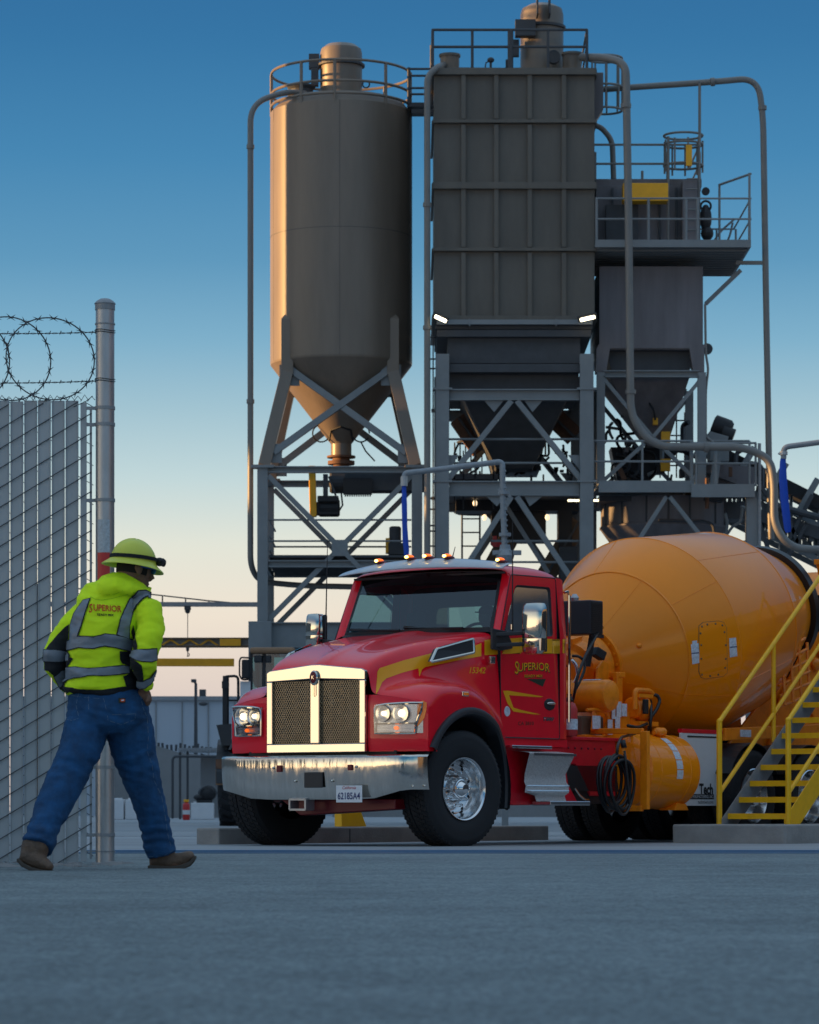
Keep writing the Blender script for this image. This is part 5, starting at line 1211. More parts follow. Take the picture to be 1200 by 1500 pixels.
m = T(); m.prism([(-.75, -.30, .30), (-.75, .85, .36), (-.75, .85, .46), (-.75, -.55, .46)], (.25, 0, 0)); part(m, 'crossmember', 'dark_red', bevel=.01)
part(T().box((-.7, -.62, .45), (.9, .62, .95)), 'engine_bay', 'black')
# axles and wheels
def wheel(t, v, s, r=.56, w=.40, front=True, steer=0, lift=0, dual=False):
    z = r+lift; ax = Vector((-math.sin(steer)*s, s*math.cos(steer), 0)) if True else None
    c = Vector((t, v, z)); e1 = Vector((0,0,1)); e2 = ax.cross(e1).normalized()
    W = part(T().lathe([(-w*.42, .30), (-w*.5, r-.10), (-w*.47, r-.03), (-w*.40, r), (-w*.14, r+.004), (-w*.135, r-.014), (-w*.12, r-.014), (-w*.115, r+.004), (w*.115, r+.004), (w*.12, r-.014), (w*.135, r-.014), (w*.14, r+.004), (w*.40, r), (w*.47, r-.035), (w*.495, r-.06), (w*.49, r-.075), (w*.5, r-.11), (w*.48, .36), (w*.44, .325), (w*.42, .30)], c, ax, 72, cap=False), 'wheel', 'tyre', smooth=True, auto=30)
    m = T(); n = 64
    for i in range(n):
        a = 2*math.pi*i/n
        for o_, ph, ww in ((-.33, .5, .15), (-.19, 0, .10), (0, .5, .16), (.19, 0, .10), (.33, .5, .15)):
            b_ = a+ph*2*math.pi/n; rd = e1*math.cos(b_)+e2*math.sin(b_); tg = -e1*math.sin(b_)+e2*math.cos(b_)
            p = c+ax*(o_*w)+rd*(r+.004); m.beam(p-tg*.019-ax*(ww*w*.15), p+tg*.019+ax*(ww*w*.15), ww*w, .011, rd)
    part(m, 'tread', 'tyre', W)
    if front:
        o = w*.44
        part(T().lathe([(o-.012, .298), (o+.004, .312), (o+.012, .308), (o+.010, .300), (o-.01, .290), (o-.05, .280), (o-.10, .270), (o-.155, .262), (o-.165, .248)], c, ax, 64, cap=False), 'rim', 'alu', W, smooth=True, auto=50)
        d = o-.16
        part(T().lathe([(d-.004, .262), (d, .25), (d+.012, .225), (d+.02, .20), (d+.02, .12), (d+.02, .115)], c, ax, 64, cap=False), 'disc', 'wheel_chrome', W, smooth=True)
        part(T().lathe([(d+.02, .118), (d+.05, .112), (d+.11, .106), (d+.13, .095), (d+.135, .085), (d+.155, .075), (d+.185, .045), (d+.192, .001)], c, ax, 32), 'hub', 'wheel_chrome', W, smooth=True, auto=30)
        for i in range(10):
            a = 2*math.pi*(i+.5)/10; rd = e1*math.cos(a)+e2*math.sin(a)
            part(T().lathe([(d+.018, .024), (d+.035, .024), (d+.045, .019), (d+.085, .017), (d+.095, .010), (d+.097, .001)], c+rd*.1675, ax, 12), 'lug_nut', 'wheel_chrome', W, smooth=True, auto=30)
            a = 2*math.pi*i/10; rd = e1*math.cos(a)+e2*math.sin(a); part(T().lathe([(d+.0135, .0), (d+.0136, .017), (d+.008, .018)], c+rd*.235, ax, 12), 'hand_hole', 'black', W)
    else:
        o = w*.44
        part(T().lathe([(o-.012, .298), (o+.004, .312), (o+.010, .300), (o-.05, .280), (o-.12, .262), (o-.125, .12), (o+.0, .115), (o+.03, .10), (o+.04, .001)], c, ax, 48, cap=False), 'rim', 'alu' if t > 5 else 'black', W, smooth=True, auto=40)
    return W
wheel(-.07, 1.035, 1, steer=R(8)); wheel(-.07, -1.07, -1, steer=R(9))
for t_, lf in ((5.78, 0), (7.12, 0)):
    for s in (1, -1): wheel(t_, s*(1.04 if t_ > 5 else 1.02), s, r=.51, w=.30, front=False, lift=lf)
for t_ in (5.78, 7.12):
    for s in (1, -1): wheel(t_, s*.70, s, r=.51, w=.28, front=False)
for t_ in (-.07, 5.78, 7.12): part(T().tube([(t_, -.95, .5), (t_, .95, .5)], .08, 10), 'axle', 'black')
# chassis
for s in (1, -1): part(T().beam((-.7, s*.42, .95), (9.0, s*.42, .95), .09, .28), 'frame_rail', 'dark_red', bevel=.01)
part(T().box((2.2, -.9, .55), (5.3, .9, .82)), 'underbody', 'black')
part(T().box((5.3, -.62, .6), (8.9, .62, .82)), 'rear_underbody', 'black')

# cab
def vz(z): return 1.03 if z < 2.14 else 1.03-.055*(z-2.14)/.64
def rnd(poly, r, n=4):                            # rounded 2D polygon, same count for every corner
    out = []; k = len(poly)
    for i in range(k):
        p = Vector(poly[i]); a = Vector(poly[i-1])-p; b = Vector(poly[(i+1) % k])-p; rr = min(r, a.length*.45, b.length*.45)
        p0 = p+a.normalized()*rr; p1 = p+b.normalized()*rr
        for j in range(n+1): t = j/n; q = p0*(1-t)**2+p*2*t*(1-t)+p1*t*t; out.append((q.x, q.y))
    return out
def holed(outer, inner, f, n=4, ro=.02, ri=.07):   # panel between two loops with the same number of corners
    A = rnd(outer, ro, n); B = rnd(inner, ri, n); return [[f(*p) for p in A], [f(*p) for p in B]]
for s in (1, -1):
    f = lambda t, z, o=0: (t, s*(vz(z)+o), z)
    outer = [(.835, 1.085), (.815, 2.10), (1.09, 2.735), (1.93, 2.745), (1.93, 1.085)]
    win = [(.905, 2.125), (.905, 2.165), (1.165, 2.635), (1.815, 2.645), (1.80, 2.135)]
    # outer has five corners, window has five corners: bridge them
    A, B = holed(outer, win, f, ro=.03, ri=.05)
    door = part(T().quads([A, B], closed=True), 'door', 'red_paint', solid=.0, smooth=True, auto=30)
    m = T(); m.tube(A, .006, 5, closed=True); part(m, 'door_seal', 'black', door)
    m = T(); Bi = [f(*p, -.004) for p in rnd(win, .05, 4)]; Bo = [f(*p, .004) for p in rnd(win, .05, 4)]
    cx_ = sum(p[0] for p in Bi)/len(Bi); cz2 = sum(p[2] for p in Bi)/len(Bi)
    m.quads([Bo, [(p[0]+(cx_-p[0])*.07, p[1]-s*.008, p[2]+(cz2-p[2])*.09) for p in Bi]], closed=True); part(m, 'window_frame', 'black', door)
    part(T().add([(p[0]+(cx_-p[0])*.06, p[1]-s*.005, p[2]+(cz2-p[2])*.08) for p in Bi], [list(range(len(Bi)))]), 'window_pane', 'side_glass', door)
    # cab rear corner, sill, front post skin
    g = [[(1.938, s*vz(z), z) for z in (1.085, 1.6, 2.14, 2.5, 2.745)], [(2.02, s*vz(z), z) for z in (1.085, 1.6, 2.14, 2.5, 2.745)], [(2.085, s*(vz(z)-.015), z) for z in (1.085, 1.6, 2.14, 2.5, 2.73)], [(2.11, s*(vz(z)-.06), z) for z in (1.085, 1.6, 2.14, 2.5, 2.71)], [(2.115, s*.5, z) for z in (1.085, 1.6, 2.14, 2.5, 2.71)]]
    part(T().quads(g), 'cab_corner', 'red_paint', smooth=True)
    part(T().box((.84, s*1.0 if s > 0 else -1.015, 1.0), (2.1, s*1.015 if s > 0 else -1.0, 1.082)), 'sill', 'red_paint')
    wsb = (.85, s*.925, 2.165); wst = (1.10, s*.872, 2.775)
    g = []
    for k in range(7):
        q = k/6; a = Vector(wsb).lerp(Vector(wst), q); b = Vector((.825+(1.085-.825)*q, s*(1.028-.048*q), 2.10+(2.735-2.10)*q)); c = a.lerp(b, .5)+Vector((-.018, s*.022, .0)); g.append([a, a.lerp(c, .5)+Vector((-.006,0,0)), c, c.lerp(b, .6)+Vector((-.004, s*.006, 0)), b])
    part(T().quads(g), 'windshield_post', 'red_paint', smooth=True)
# roof
def roofrow(t, ze_, cr, w=1):
    vs = [0, .35, .62, .80, .90, .955, .978]; zz = [cr, cr*.92, cr*.7, cr*.42, cr*.15, -.03, -.075]
    h = [(t, v*w, ze_+z) for v, z in zip(vs, zz)]; return [(p[0], -p[1], p[2]) for p in reversed(h[1:])]+h
part(T().quads([roofrow(1.06, 2.775, .05), roofrow(1.075, 2.80, .055), roofrow(1.25, 2.82, .06), roofrow(1.6, 2.825, .06), roofrow(1.88, 2.81, .06), roofrow(2.02, 2.775, .05, .995), roofrow(2.09, 2.72, .04, .985), roofrow(2.115, 2.64, .02, .97)]), 'roof', 'red_paint', sub=1, smooth=True, auto=180)
# back wall with window
o_ = rnd([(-.93, 1.1), (-.93, 2.72), (.93, 2.72), (.93, 1.1)], .03); i_ = rnd([(-.62, 2.16), (-.62, 2.50), (.62, 2.50), (.62, 2.16)], .08)
part(T().quads([[(2.09, *p) for p in o_], [(2.09, *p) for p in i_]], closed=True), 'back_wall', 'interior')
part(T().add([(2.088, *p) for p in i_], [list(range(len(i_)))]), 'back_window', 'side_glass')
part(T().box((.86, -1.0, 1.0), (2.08, 1.0, 1.08)), 'cab_floor', 'interior')
part(T().box((.84, -1.0, 1.08), (.87, 1.0, 2.08)), 'firewall', 'interior')
part(T().box((.87, -.9, 1.9), (1.12, .9, 2.12)), 'dashboard', 'interior', bevel=.04)
part(T().box((1.02, -.93, 2.745), (2.08, .93, 2.765)), 'headliner', 'interior')
for sv_ in (-.5, .5): 
    seat = part(T().box((1.5, sv_-.25, 1.5), (1.62, sv_+.25, 2.22)), 'seat', 'interior', bevel=.05); part(T().box((1.52, sv_-.13, 2.22), (1.6, sv_+.13, 2.42)), 'headrest', 'interior', seat, bevel=.04)
    part(T().box((1.15, sv_-.25, 1.42), (1.6, sv_+.25, 1.56)), 'cushion', 'interior', seat, bevel=.04)
m = T(); cs = Vector((1.16, .5, 2.06)); m.tube([cs+Vector((.10*math.cos(a)*.6, .22*math.sin(a), .20*math.cos(a))) for a in [2*math.pi*j/32 for j in range(32)]], .016, 6, closed=True); m.beam(cs, cs+Vector((-.15, 0, -.1)), .06, .06); part(m, 'steering_wheel', 'black', smooth=True)
# windshield, curved
g = []
for k in range(7):
    q = k/6; row = []
    for j in range(17):
        v = -1+2*j/16; a = Vector((.85+.25*q, v*(.925-.053*q), 2.165+.61*q)); a.x -= (.10-.03*q)*(1-v*v); a.z += .018*(1-v*v)*q; row.append(a)
    g.append(row)
part(T().quads(g), 'windshield', 'windshield_glass', smooth=True)
m = T(); edge = g[0] + [r[-1] for r in g[1:]] + list(reversed(g[-1][:-1])) + [r[0] for r in reversed(g[1:-1])]
ctr = Vector((1.0, 0, 2.47)); m.quads([[p+Vector((-.004, 0, 0)) for p in edge], [p+Vector((-.006, -.035*(1 if p.y > 0 else -1)*min(1, abs(p.y)/.8)**8, .03 if p.z < 2.3 else (-.11 if p.z > 2.7 else 0))) for p in edge]], closed=True); part(m, 'windshield_seal', 'black')
m = T(); m.quads([[(p.x-.035, p.y, p.z-.02) for p in g[0]], [(p.x+.0, p.y, p.z+.006) for p in g[0]], [(p.x+.03, p.y, p.z-.03) for p in g[0]]]); part(m, 'cowl', 'black')
for a, b, c_ in (((.74, -.15, 2.19), (.78, -.55, 2.205), (.82, -.86, 2.215)), ((.755, .62, 2.19), (.775, .2, 2.20), (.76, -.12, 2.215))):
    m = T(); m.tube([a, b, c_], [.014, .010, .007], 6); m.beam(Vector(b)+Vector((.01,0,.004)), Vector(c_)+Vector((.02,0,.01)), .012, .02); part(m, 'wiper', 'black')
# sun visor with marker lamps
rows = []
for k, (dt, dz) in enumerate(((0, 0), (-.012, .012), (.03, .055), (.10, .10), (.20, .125), (.22, .10))):
    row = []
    for j in range(17):
        v = -1+2*j/16; t_ = .88-.14*(1-v*v)+dt; zb2 = 2.775+.035*(1-v*v); zt2 = dz*(1-.42*v*v); row.append((t_, v*1.035, zb2+zt2))
    rows.append(row)
mat('visor_paint', (.46,.50,.55), .25, 0, .06, 5, coat=.4)
vis = part(T().quads(rows), 'sun_visor', 'visor_paint', sub=1, smooth=True, auto=180, solid=.01)
for px in (561, 608, 634, 662, 739):
    c = pfront(px, 826, .96); v = max(-.93, min(.93, c[1])); zt_2 = 2.775+.035*(1-(v/1.035)**2)+.118*(1-.42*(v/1.035)**2); t_ = .98-.14*(1-(v/1.035)**2)+.03
    ml = part(T().ell((t_+.02, v, zt_2+.003), (.09, .044, .022), 16, 8), 'marker_lamp', 'chrome' if False else 'dark_red', vis, smooth=True)
    part(T().ell((t_-.005, v, zt_2+.016), (.065, .034, .026), 16, 8), 'marker_lens', 'lamp_amber', vis, smooth=True)
    part(T().ell((t_-.062, v, zt_2+.015), (.020, .020, .015), 12, 8), 'marker_bulb', 'lamp_amber_core', vis, smooth=True)
def antenna(p, top, nm='antenna'): part(T().tube([p, Vector(p).lerp(Vector(top), .5), top], [.008, .006, .003], 6), nm, 'black')
q = pside(751, 925, 1.10); q2 = pside(751, 762, 1.10); antenna(q, q2)
q = pside(477, 935, -1.0); q2 = pside(480, 790, -1.0); antenna(q, q2)
q = pside(660, 828, .1); q2 = pside(667, 801, .1); antenna(q, q2)
q = pside(749.5, 922, 1.10); part(T().tube([(q[0], 1.10, q[2]), (q[0], 1.10, q[2]+.05)], .012, 8), 'antenna_base', 'chrome')
# mirrors
for s in (1, -1):
    if s == 1: t0 = .93; z0_, z1_ = 1.915, 2.425
    else: t0 = .91; z0_, z1_ = 2.03, 2.41
    v_ = s*1.36; mr_ = T(); g = []
    for z, k in ((z0_-.004, .3), (z0_, .72), (z0_+.03, .95), (z0_+.15, .99), (z0_+.153, .95), (z0_+.165, 1.0), (z1_-.10, 1.0), (z1_-.03, .94), (z1_-.005, .80), (z1_, .4)):
        lean = .02*(z-z0_)/.5
        g.append([(t0+lean+q_*k*.07, v_+w_*k*(.125 if s == 1 else .092), z) for q_, w_ in [(math.copysign(abs(math.cos(a))**.55, math.cos(a)), math.copysign(abs(math.sin(a))**.55, math.sin(a))) for a in [2*math.pi*j/28 for j in range(28)]]])
    mr_.quads(g, closed=True); n = len(mr_.v); mr_.f.append(list(range(28))); mr_.f.append(list(range(n-28, n))); M_ = part(mr_, 'mirror', 'chrome', smooth=True, auto=35)
    part(T().box((t0+.062, v_-.10, z0_+.17), (t0+.085, v_+.10, z1_-.05)), 'mirror_glass', 'alu', M_, bevel=.02)
    part(T().box((t0+.05, v_-.115, z0_+.02), (t0+.080, v_+.115, z1_-.01)), 'mirror_back', 'dark_plastic', M_, bevel=.02)
    zA, zB = 2.02, 2.13
    if s == -1: zA, zB = 2.06, 2.12
    for z in (zA, zB): part(T().beam((.72 if s > 0 else .86, s*1.02, z-.02), (t0+.03, s*1.26, z), .05, .04, (0,0,1)), 'mirror_arm', 'dark_plastic', M_, bevel=.008)
    part(T().prism([(.66, s*1.015, 1.96), (.66, s*1.015, 2.17), (.90, s*1.035, 2.15), (1.0, s*1.035, 2.02), (1.0, s*1.035, 1.98), (.8, s*1.035, 1.95)] if s > 0 else [(.80, s*1.035, 2.02), (.80, s*1.035, 2.12), (.90, s*1.035, 2.12), (.9, s*1.035, 2.02)], (0, s*.03, 0)), 'mirror_base', 'dark_plastic', M_, bevel=.008)
# hood vent
for s in (1, -1):
    pts_ = [pside(633, 969, .93), pside(641, 951, .91), pside(692, 936.5, 1.0), pside(693, 956, 1.02)]
    P4 = [Vector((p[0], s*p[1], p[2])) for p in pts_]; c = sum(P4, Vector())/4
    m = T(); outer = [p+(p-c)*.06 for p in P4]; m.tube(fillet(outer+[outer[0]], .02, 3), .014, 6); vent = part(m, 'hood_vent', 'chrome', smooth=True)
    part(T().prism(P4, (0, -s*.05, 0)), 'vent_mesh', 'black', vent)
# handle, badges and small things on the door (near side)
def cdisc(px, py, v, r, th, mt_, nm, parent=None, rz_=None):
    q = pside(px, py, v); return part(T().lathe([(0, r), (th, r*.96)], q, (0, 1, 0), 24), nm, mt_, parent)
q = pside(805, 1032, 1.03); hd = part(T().ell((q[0], 1.032, q[2]), (.105, .012, .062), 24, 10), 'door_handle', 'black', smooth=True)
part(T().ell((q[0]+.01, 1.05, q[2]+.01), (.085, .018, .018), 20, 8), 'handle_grip', 'chrome', hd, smooth=True)
cdisc(743, 1042, 1.032, .052, .004, 'sticker', 'round_sticker')
q = pside(722, 967, 1.04); part(T().box((q[0]-.04, 1.02, q[2]-.035), (q[0]+.04, 1.046, q[2]+.035)), 'badge', 'brushed', bevel=.004)
m = T(); m.tube([pside(834, 872, 1.04), pside(834, 1058, 1.04)], .016, 8); m.tube(fillet([pside(834, 872, 1.04), pside(832, 866, 1.03), pside(827, 868, 1.02)], .02, 3), .014, 8); part(m, 'grab_bar', 'chrome', smooth=True)
q = pside(842, 880, 1.0); part(T().lathe([(0, .04), (.03, .045), (.07, .02)], q, (0, 0, 1), 14), 'work_light', 'galv')
# steps
m = T(); m.prism([(.86, 1.0, 1.0), (.86, 1.0, .45), (1.1, 1.0, .40), (2.35, 1.0, .42), (2.15, 1.0, .62), (2.05, 1.0, 1.0)], (0, -.5, 0)); part(m, 'step_housing', 'red_frame', bevel=.01)
part(T().box((.88, 1.0, .975), (1.62, 1.14, 1.005)), 'upper_step', 'alu', bevel=.006)
prof = [(1.0, .955), (1.20, .935), (1.215, .925), (1.205, .90), (1.09, .72), (1.10, .64), (1.13, .60), (1.13, .53), (1.08, .50), (1.10, .44)]
def stp(z): 
    return 1.08+(.12 if z < .93 else .04) + .0 + max(0, (.75-z))*.55 if z < .9 else 1.06
g = [[(1.08+(.0 if i < 4 else .10*(1-abs(z-.72)/.3) if z > .5 else .30), v, z) for i, (v, z) in enumerate(prof)], [(1.93+(.0 if i < 4 else .02), v, z) for i, (v, z) in enumerate(prof)]]
mat('tread_plate', (.62,.61,.60), .38, .45, .35, 70, .8, 260)
gg = [[Vector(a).lerp(Vector(b), k/10) for a, b in zip(*g)] for k in range(11)]
part(T().quads(gg), 'step_panel', 'tread_plate', smooth=True)
part(T().box((1.42, 1.02, .40), (2.18, 1.25, .445)), 'lower_step', 'alu', bevel=.008)
for k in range(3): part(T().box((1.15, 1.215, .905-.0), (1.95, 1.222, .93)) if k == 0 else T().tube([(1.15, 1.13, .5+.05*k), (1.95, 1.13, .5+.05*k)], .007, 6), 'step_rib', 'alu')
# frame pieces behind the cab
m = T(); m.prism([(2.12, .90, 1.12), (3.25, .90, 1.12), (3.25, .90, .50), (2.75, .90, .50), (2.45, .90, .83), (2.12, .90, .83)], (0, -.10, 0)); part(m, 'side_frame', 'red_frame', bevel=.01)
part(T().box((2.12, -.9, 1.085), (3.6, .92, 1.12)), 'frame_flange', 'red_frame', bevel=.006)
m = T()
for i in range(6): m.ell((2.3+.13*i, .905, 1.0), (.012, .01, .012), 8, 6)
part(m, 'rivet', 'dark_red')
part(T().box((2.45, .2, .42), (3.4, .88, .72)), 'battery_box', 'black')
m = T(); m.tube(fillet([(2.35, .95, .58), (2.42, .97, .50), (2.50, .98, .46), (2.62, .95, .46)], .03, 3), .012, 6); part(m, 'chain', 'chrome')
fe = part(T().lathe([(0, .075), (.02, .085), (.28, .085), (.34, .06), (.36, .03)], (2.28, .93, 1.12), (0,0,1), 20), 'fire_extinguisher', 'red_gas', smooth=True, auto=40)
part(T().lathe([(.36, .03), (.38, .04), (.42, .02), (.44, .03)], (2.28, .93, 1.12), (0,0,1), 12), 'extinguisher_valve', 'black', fe)
part(T().lathe([(.07, .087), (.18, .087)], (2.28, .93, 1.12), (0,0,1), 20, cap=False), 'extinguisher_label', 'sticker', fe, smooth=True)
# drum
ax = Vector((math.cos(R(11.5)), 0, math.sin(R(11.5)))); dc = Vector((5.35, 0, 2.20))
prof = [(-1.22, .05), (-1.22, .40), (-1.17, .46), (-.66, .945), (-.645, .96), (-.01, 1.247), (.01, 1.25), (1.57, 1.105), (1.59, 1.10), (2.72, .70), (2.74, .695), (3.15, .57), (3.15, .46)]
drum = part(T().lathe(prof, dc, ax, 128), 'drum', 'orange_paint', smooth=True, auto=22)
m = T()
for o, r in ((-.65, .957), (0, 1.25), (1.58, 1.104)): m.lathe([(o-.012, r-.004), (o-.006, r+.004), (o+.006, r+.004), (o+.012, r-.006)], dc, ax, 128, cap=False)
e1_ = Vector((0, 1, 0)); e2_ = ax.cross(e1_)
def onD(o, a, dr=0):
    r = 0
    for i in range(len(prof)-1):
        if prof[i][0] <= o <= prof[i+1][0] and prof[i+1][0] > prof[i][0]: r = prof[i][1]+(prof[i+1][1]-prof[i][1])*(o-prof[i][0])/(prof[i+1][0]-prof[i][0])
    return dc+ax*o+(e1_*math.cos(a)+e2_*math.sin(a))*(r+dr)
for seg, angs in (((-1.15, -.66), (-28, 62, 150, 240)), ((-.64, -.01), (-28, 35, 100, 160, 230, 300)), ((.01, 1.57), (-22, 50, 120, 200, 280)), ((1.6, 2.7), (-40, 60, 170))):
    for a in angs: m.tube([onD(seg[0]+(seg[1]-seg[0])*k/5, R(a), .0) for k in range(6)], .0045, 4)
part(m, 'weld_seam', 'orange_paint', drum, smooth=True)
part(T().lathe([(2.70, .70), (2.71, .775), (2.82, .775), (2.83, .66)], dc, ax, 96), 'roller_ring', 'hose_black', drum, smooth=True, auto=30)
part(T().lathe([(-1.25, .0), (-1.25, .42), (-1.20, .42)], dc, ax, 48), 'drive_flange', 'orange_parts', drum)
for i in range(20):
    a = 2*math.pi*i/20; c = dc-ax*1.255+(e1_*math.cos(a)+e2_*math.sin(a))*.385; part(T().lathe([(-.02, .016), (.0, .016)], c, ax, 6), 'flange_bolt', 'orange_parts', drum)
# gearbox, pedestal, cooler, motor, pump
gb = part(T().lathe([(-1.75, .10), (-1.74, .20), (-1.62, .23), (-1.60, .30), (-1.45, .32), (-1.40, .36), (-1.28, .37), (-1.26, .30)], dc, ax, 32), 'gearbox', 'orange_parts', smooth=True, auto=30)
m = T()
for i in range(9):
    a = 2*math.pi*i/9; c = dc-ax*1.5+(e1_*math.cos(a)+e2_*math.sin(a))*.31; m.beam(c-ax*.12, c+ax*.2, .03, .09, (e1_*math.cos(a)+e2_*math.sin(a)))
part(m, 'ribs', 'orange_parts', gb)
part(T().beam((3.62, .40, 2.08), (3.74, .44, 2.02), .10, .10), 'cap', 'black', gb, bevel=.01)
ped = part(T().prism([(3.62, .36, 1.1), (4.10, .36, 1.1), (4.02, .36, 1.95), (3.82, .36, 1.98), (3.72, .36, 1.9)], (0, .03, 0)), 'pedestal', 'orange_parts', bevel=.006)
part(T().prism([(3.62, -.39, 1.1), (4.10, -.39, 1.1), (4.02, -.39, 1.95), (3.82, -.39, 1.98)], (0, .03, 0)), 'pedestal_plate', 'orange_parts', ped)
part(T().box((3.95, -.45, 1.80), (4.08, .52, 1.86)), 'crosspiece', 'orange_parts', ped, bevel=.01); part(T().beam((3.98, .48, 1.12), (3.98, .48, 1.86), .12, .06, (0,1,0)), 'post', 'orange_parts', ped, bevel=.01)
part(T().prism([(3.4, .62, 1.11), (4.05, .62, 1.11), (3.95, .62, 1.42), (3.6, .62, 1.48)], (0, .02, 0)), 'web', 'orange_parts', ped)
part(T().box((3.05, -.5, 1.11), (4.4, .64, 1.16)), 'base', 'orange_parts', ped, bevel=.01)
co = part(T().box((3.16, -.15, 2.235), (3.42, .64, 2.60)), 'oil_cooler', 'dark_plastic', bevel=.012)
m = T()
for i in range(16): z = 2.26+i*.020; m.box((3.421, -.12, z), (3.428, .61, z+.008))
for i in range(16): z = 2.26+i*.020; m.box((3.18, .641, z), (3.40, .648, z+.008))
part(m, 'cooling_fins', 'black', co)
m = T(); m.beam((3.3, .58, 2.24), (3.32, .50, 1.9), .05, .05); m.beam((3.3, .0, 2.24), (3.5, .1, 1.9), .05, .05); m.box((3.2, .62, 2.2), (3.4, .66, 2.235)); part(m, 'cooler_bracket', 'black', co)
mo = part(T().lathe([(-.02, .13), (0, .175), (.56, .175), (.60, .16), (.625, .10), (.63, .001)], (3.36, .18, 1.58), (0, 1, 0), 40), 'hydraulic_tank', 'orange_parts', smooth=True, auto=35)
part(T().lathe([(.10, .178), (.12, .182), (.14, .178)], (3.36, .18, 1.58), (0, 1, 0), 40, cap=False), 'strap', 'orange_parts', mo)
m = T(); m.quads([[(3.36+.179*math.cos(a), .45+o, 1.58+.179*math.sin(a)) for a in [R(60)+R(50)*j/6 for j in range(7)]] for o in (0, .22)]); part(m, 'label', 'sticker', mo)
part(T().beam((3.38, .60, 1.74), (3.18, .66, 1.20), .05, .05), 'lever', 'orange_parts', mo, bevel=.01)
part(T().tube(fillet([(3.05, .66, 1.42), (3.2, .68, 1.43), (3.42, .68, 1.40), (3.45, .68, 1.34)], .04, 3), .018, 8), 'lever_handle', 'orange_parts', mo, smooth=True)
part(T().box((3.10, .70, 1.22), (3.26, .705, 1.36)), 'tag', 'sticker', mo)
part(T().box((3.05, .2, 1.14), (3.5, .6, 1.36)), 'lower_casing', 'brown_steel', mo, bevel=.02)
pp_ = part(T().ell((4.20, .66, 1.47), (.11, .10, .15), 16, 10), 'pump', 'orange_parts', smooth=True)
m = T(); m.lathe([(-.16, .10), (-.14, .12), (.0, .12), (.02, .08), (.14, .07)], (4.2, .62, 1.47), (1, 0, 0), 18); m.box((3.98, .62, 1.27), (4.38, .76, 1.32)); m.tube(fillet([(3.98, .7, 1.45), (3.98, .7, 1.66), (4.3, .7, 1.66), (4.38, .7, 1.60)], .05, 4), .03, 8); m.beam((4.05, .6, 1.16), (4.05, .6, 1.35), .08, .08); m.box((4.0, .70, 1.58), (4.30, .74, 1.62)); part(m, 'pump_body', 'orange_parts', pp_, smooth=True)
part(T().box((4.03, .76, 1.40), (4.11, .80, 1.56)), 'valve_block', 'black', pp_, bevel=.01)
# stickers on the pedestal
for (x0, y0, w_, h_) in ((896, 1036, 5, 17), (903, 1028, 7, 22), (911, 1031, 7, 18), (890, 1054, 7, 22), (901, 1050, 7, 20)):
    a = pside(x0, y0+h_, .66); b = pside(x0+w_, y0, .66); part(T().box((a[0], .66, a[2]), (b[0], .665, b[2])), 'warning_sticker', 'sticker', ped)
# hoses
def hose(pts, r=.016, mt_='hose_black', par=None, rad=.08): return part(T().tube(fillet([Vector(p) for p in pts], rad, 6), r, 8), 'hose', mt_, par, smooth=True, auto=180)
P_ = lambda x, y, v: pside(x, y, v)
hose([P_(877, 925, .62), P_(870, 938, .68), P_(858, 960, .72), P_(846, 990, .74), P_(842, 1015, .72), P_(838, 1030, .6)], .017)
hose([P_(838, 961, .6), P_(848, 961, .66), P_(856, 968, .7), P_(857, 980, .72), P_(850, 998, .72), P_(842, 1012, .7)], .015)
hose([P_(878, 921, .60), P_(882, 918, .60)], .028, 'orange_parts'); hose([P_(838, 966, .5), P_(845, 975, .55), P_(847, 990, .55), P_(842, 1000, .5)], .018, 'brushed')
hose([P_(955, 1018, .7), P_(963, 1018, .74), P_(967, 1026, .76), P_(962, 1040, .78), P_(952, 1052, .76), P_(951, 1072, .74)], .020)
hose([P_(953, 1026, .7), P_(954, 1040, .78), P_(953, 1058, .8), P_(952, 1070, .78)], .018)
hose([P_(945, 1074, .75), P_(925, 1076, 1.0), P_(910, 1080, 1.15), P_(905, 1092, 1.22), P_(904, 1105, 1.24)], .016)
hose([P_(920, 1063, .8), P_(935, 1066, .8), P_(948, 1060, .8)], .018)
# water tank with hose coil
tk0, tk1, tv, tz, tr = 3.42, 4.42, .86, .77, .405
tank = part(T().lathe([(-.14, .001), (-.135, .10), (-.10, .25), (-.04, .36), (0, tr), (.18, tr), (.185, tr+.006), (.20, tr+.006), (.205, tr), (.80, tr), (.805, tr+.006), (.82, tr+.006), (.825, tr), (1.0, tr), (1.04, .36), (1.10, .25), (1.135, .10), (1.14, .001)], (tk0, tv, tz), (1, 0, 0), 64), 'water_tank', 'orange_paint', smooth=True, auto=25)
m = T(); q = pside(945, 1075, 1.27); m.beam((q[0], 1.27, .36), (q[0], 1.27, 1.19), .06, .09, (0, 1, 0)); m.beam((q[0]+.01, 1.24, 1.19), (q[0]+.01, .5, 1.2), .05, .06); m.beam((q[0]-.02, 1.25, .37), (q[0]-.02, .9, .37), .06, .06)
m.prism([(4.15, .9, .35), (4.45, .9, .35), (4.4, .9, .42), (4.2, .9, .43)], (0, .2, 0)); m.prism([(3.25, 1.0, .75), (3.3, 1.0, .75), (3.65, 1.0, .42), (3.6, 1.0, .36)], (0, .04, 0)); part(m, 'tank_bracket', 'orange_parts', tank, bevel=.006)
m = T(); m.ell((3.98, 1.0, 1.20), (.07,.07,.05), 12, 8); m.tube([(3.88, 1.0, 1.19), (4.1, 1.0, 1.20)], .025, 8); m.ell((4.1, .98, 1.20), (.04,.05,.05), 10, 8); part(m, 'filler_valve', 'orange_parts', tank, smooth=True)
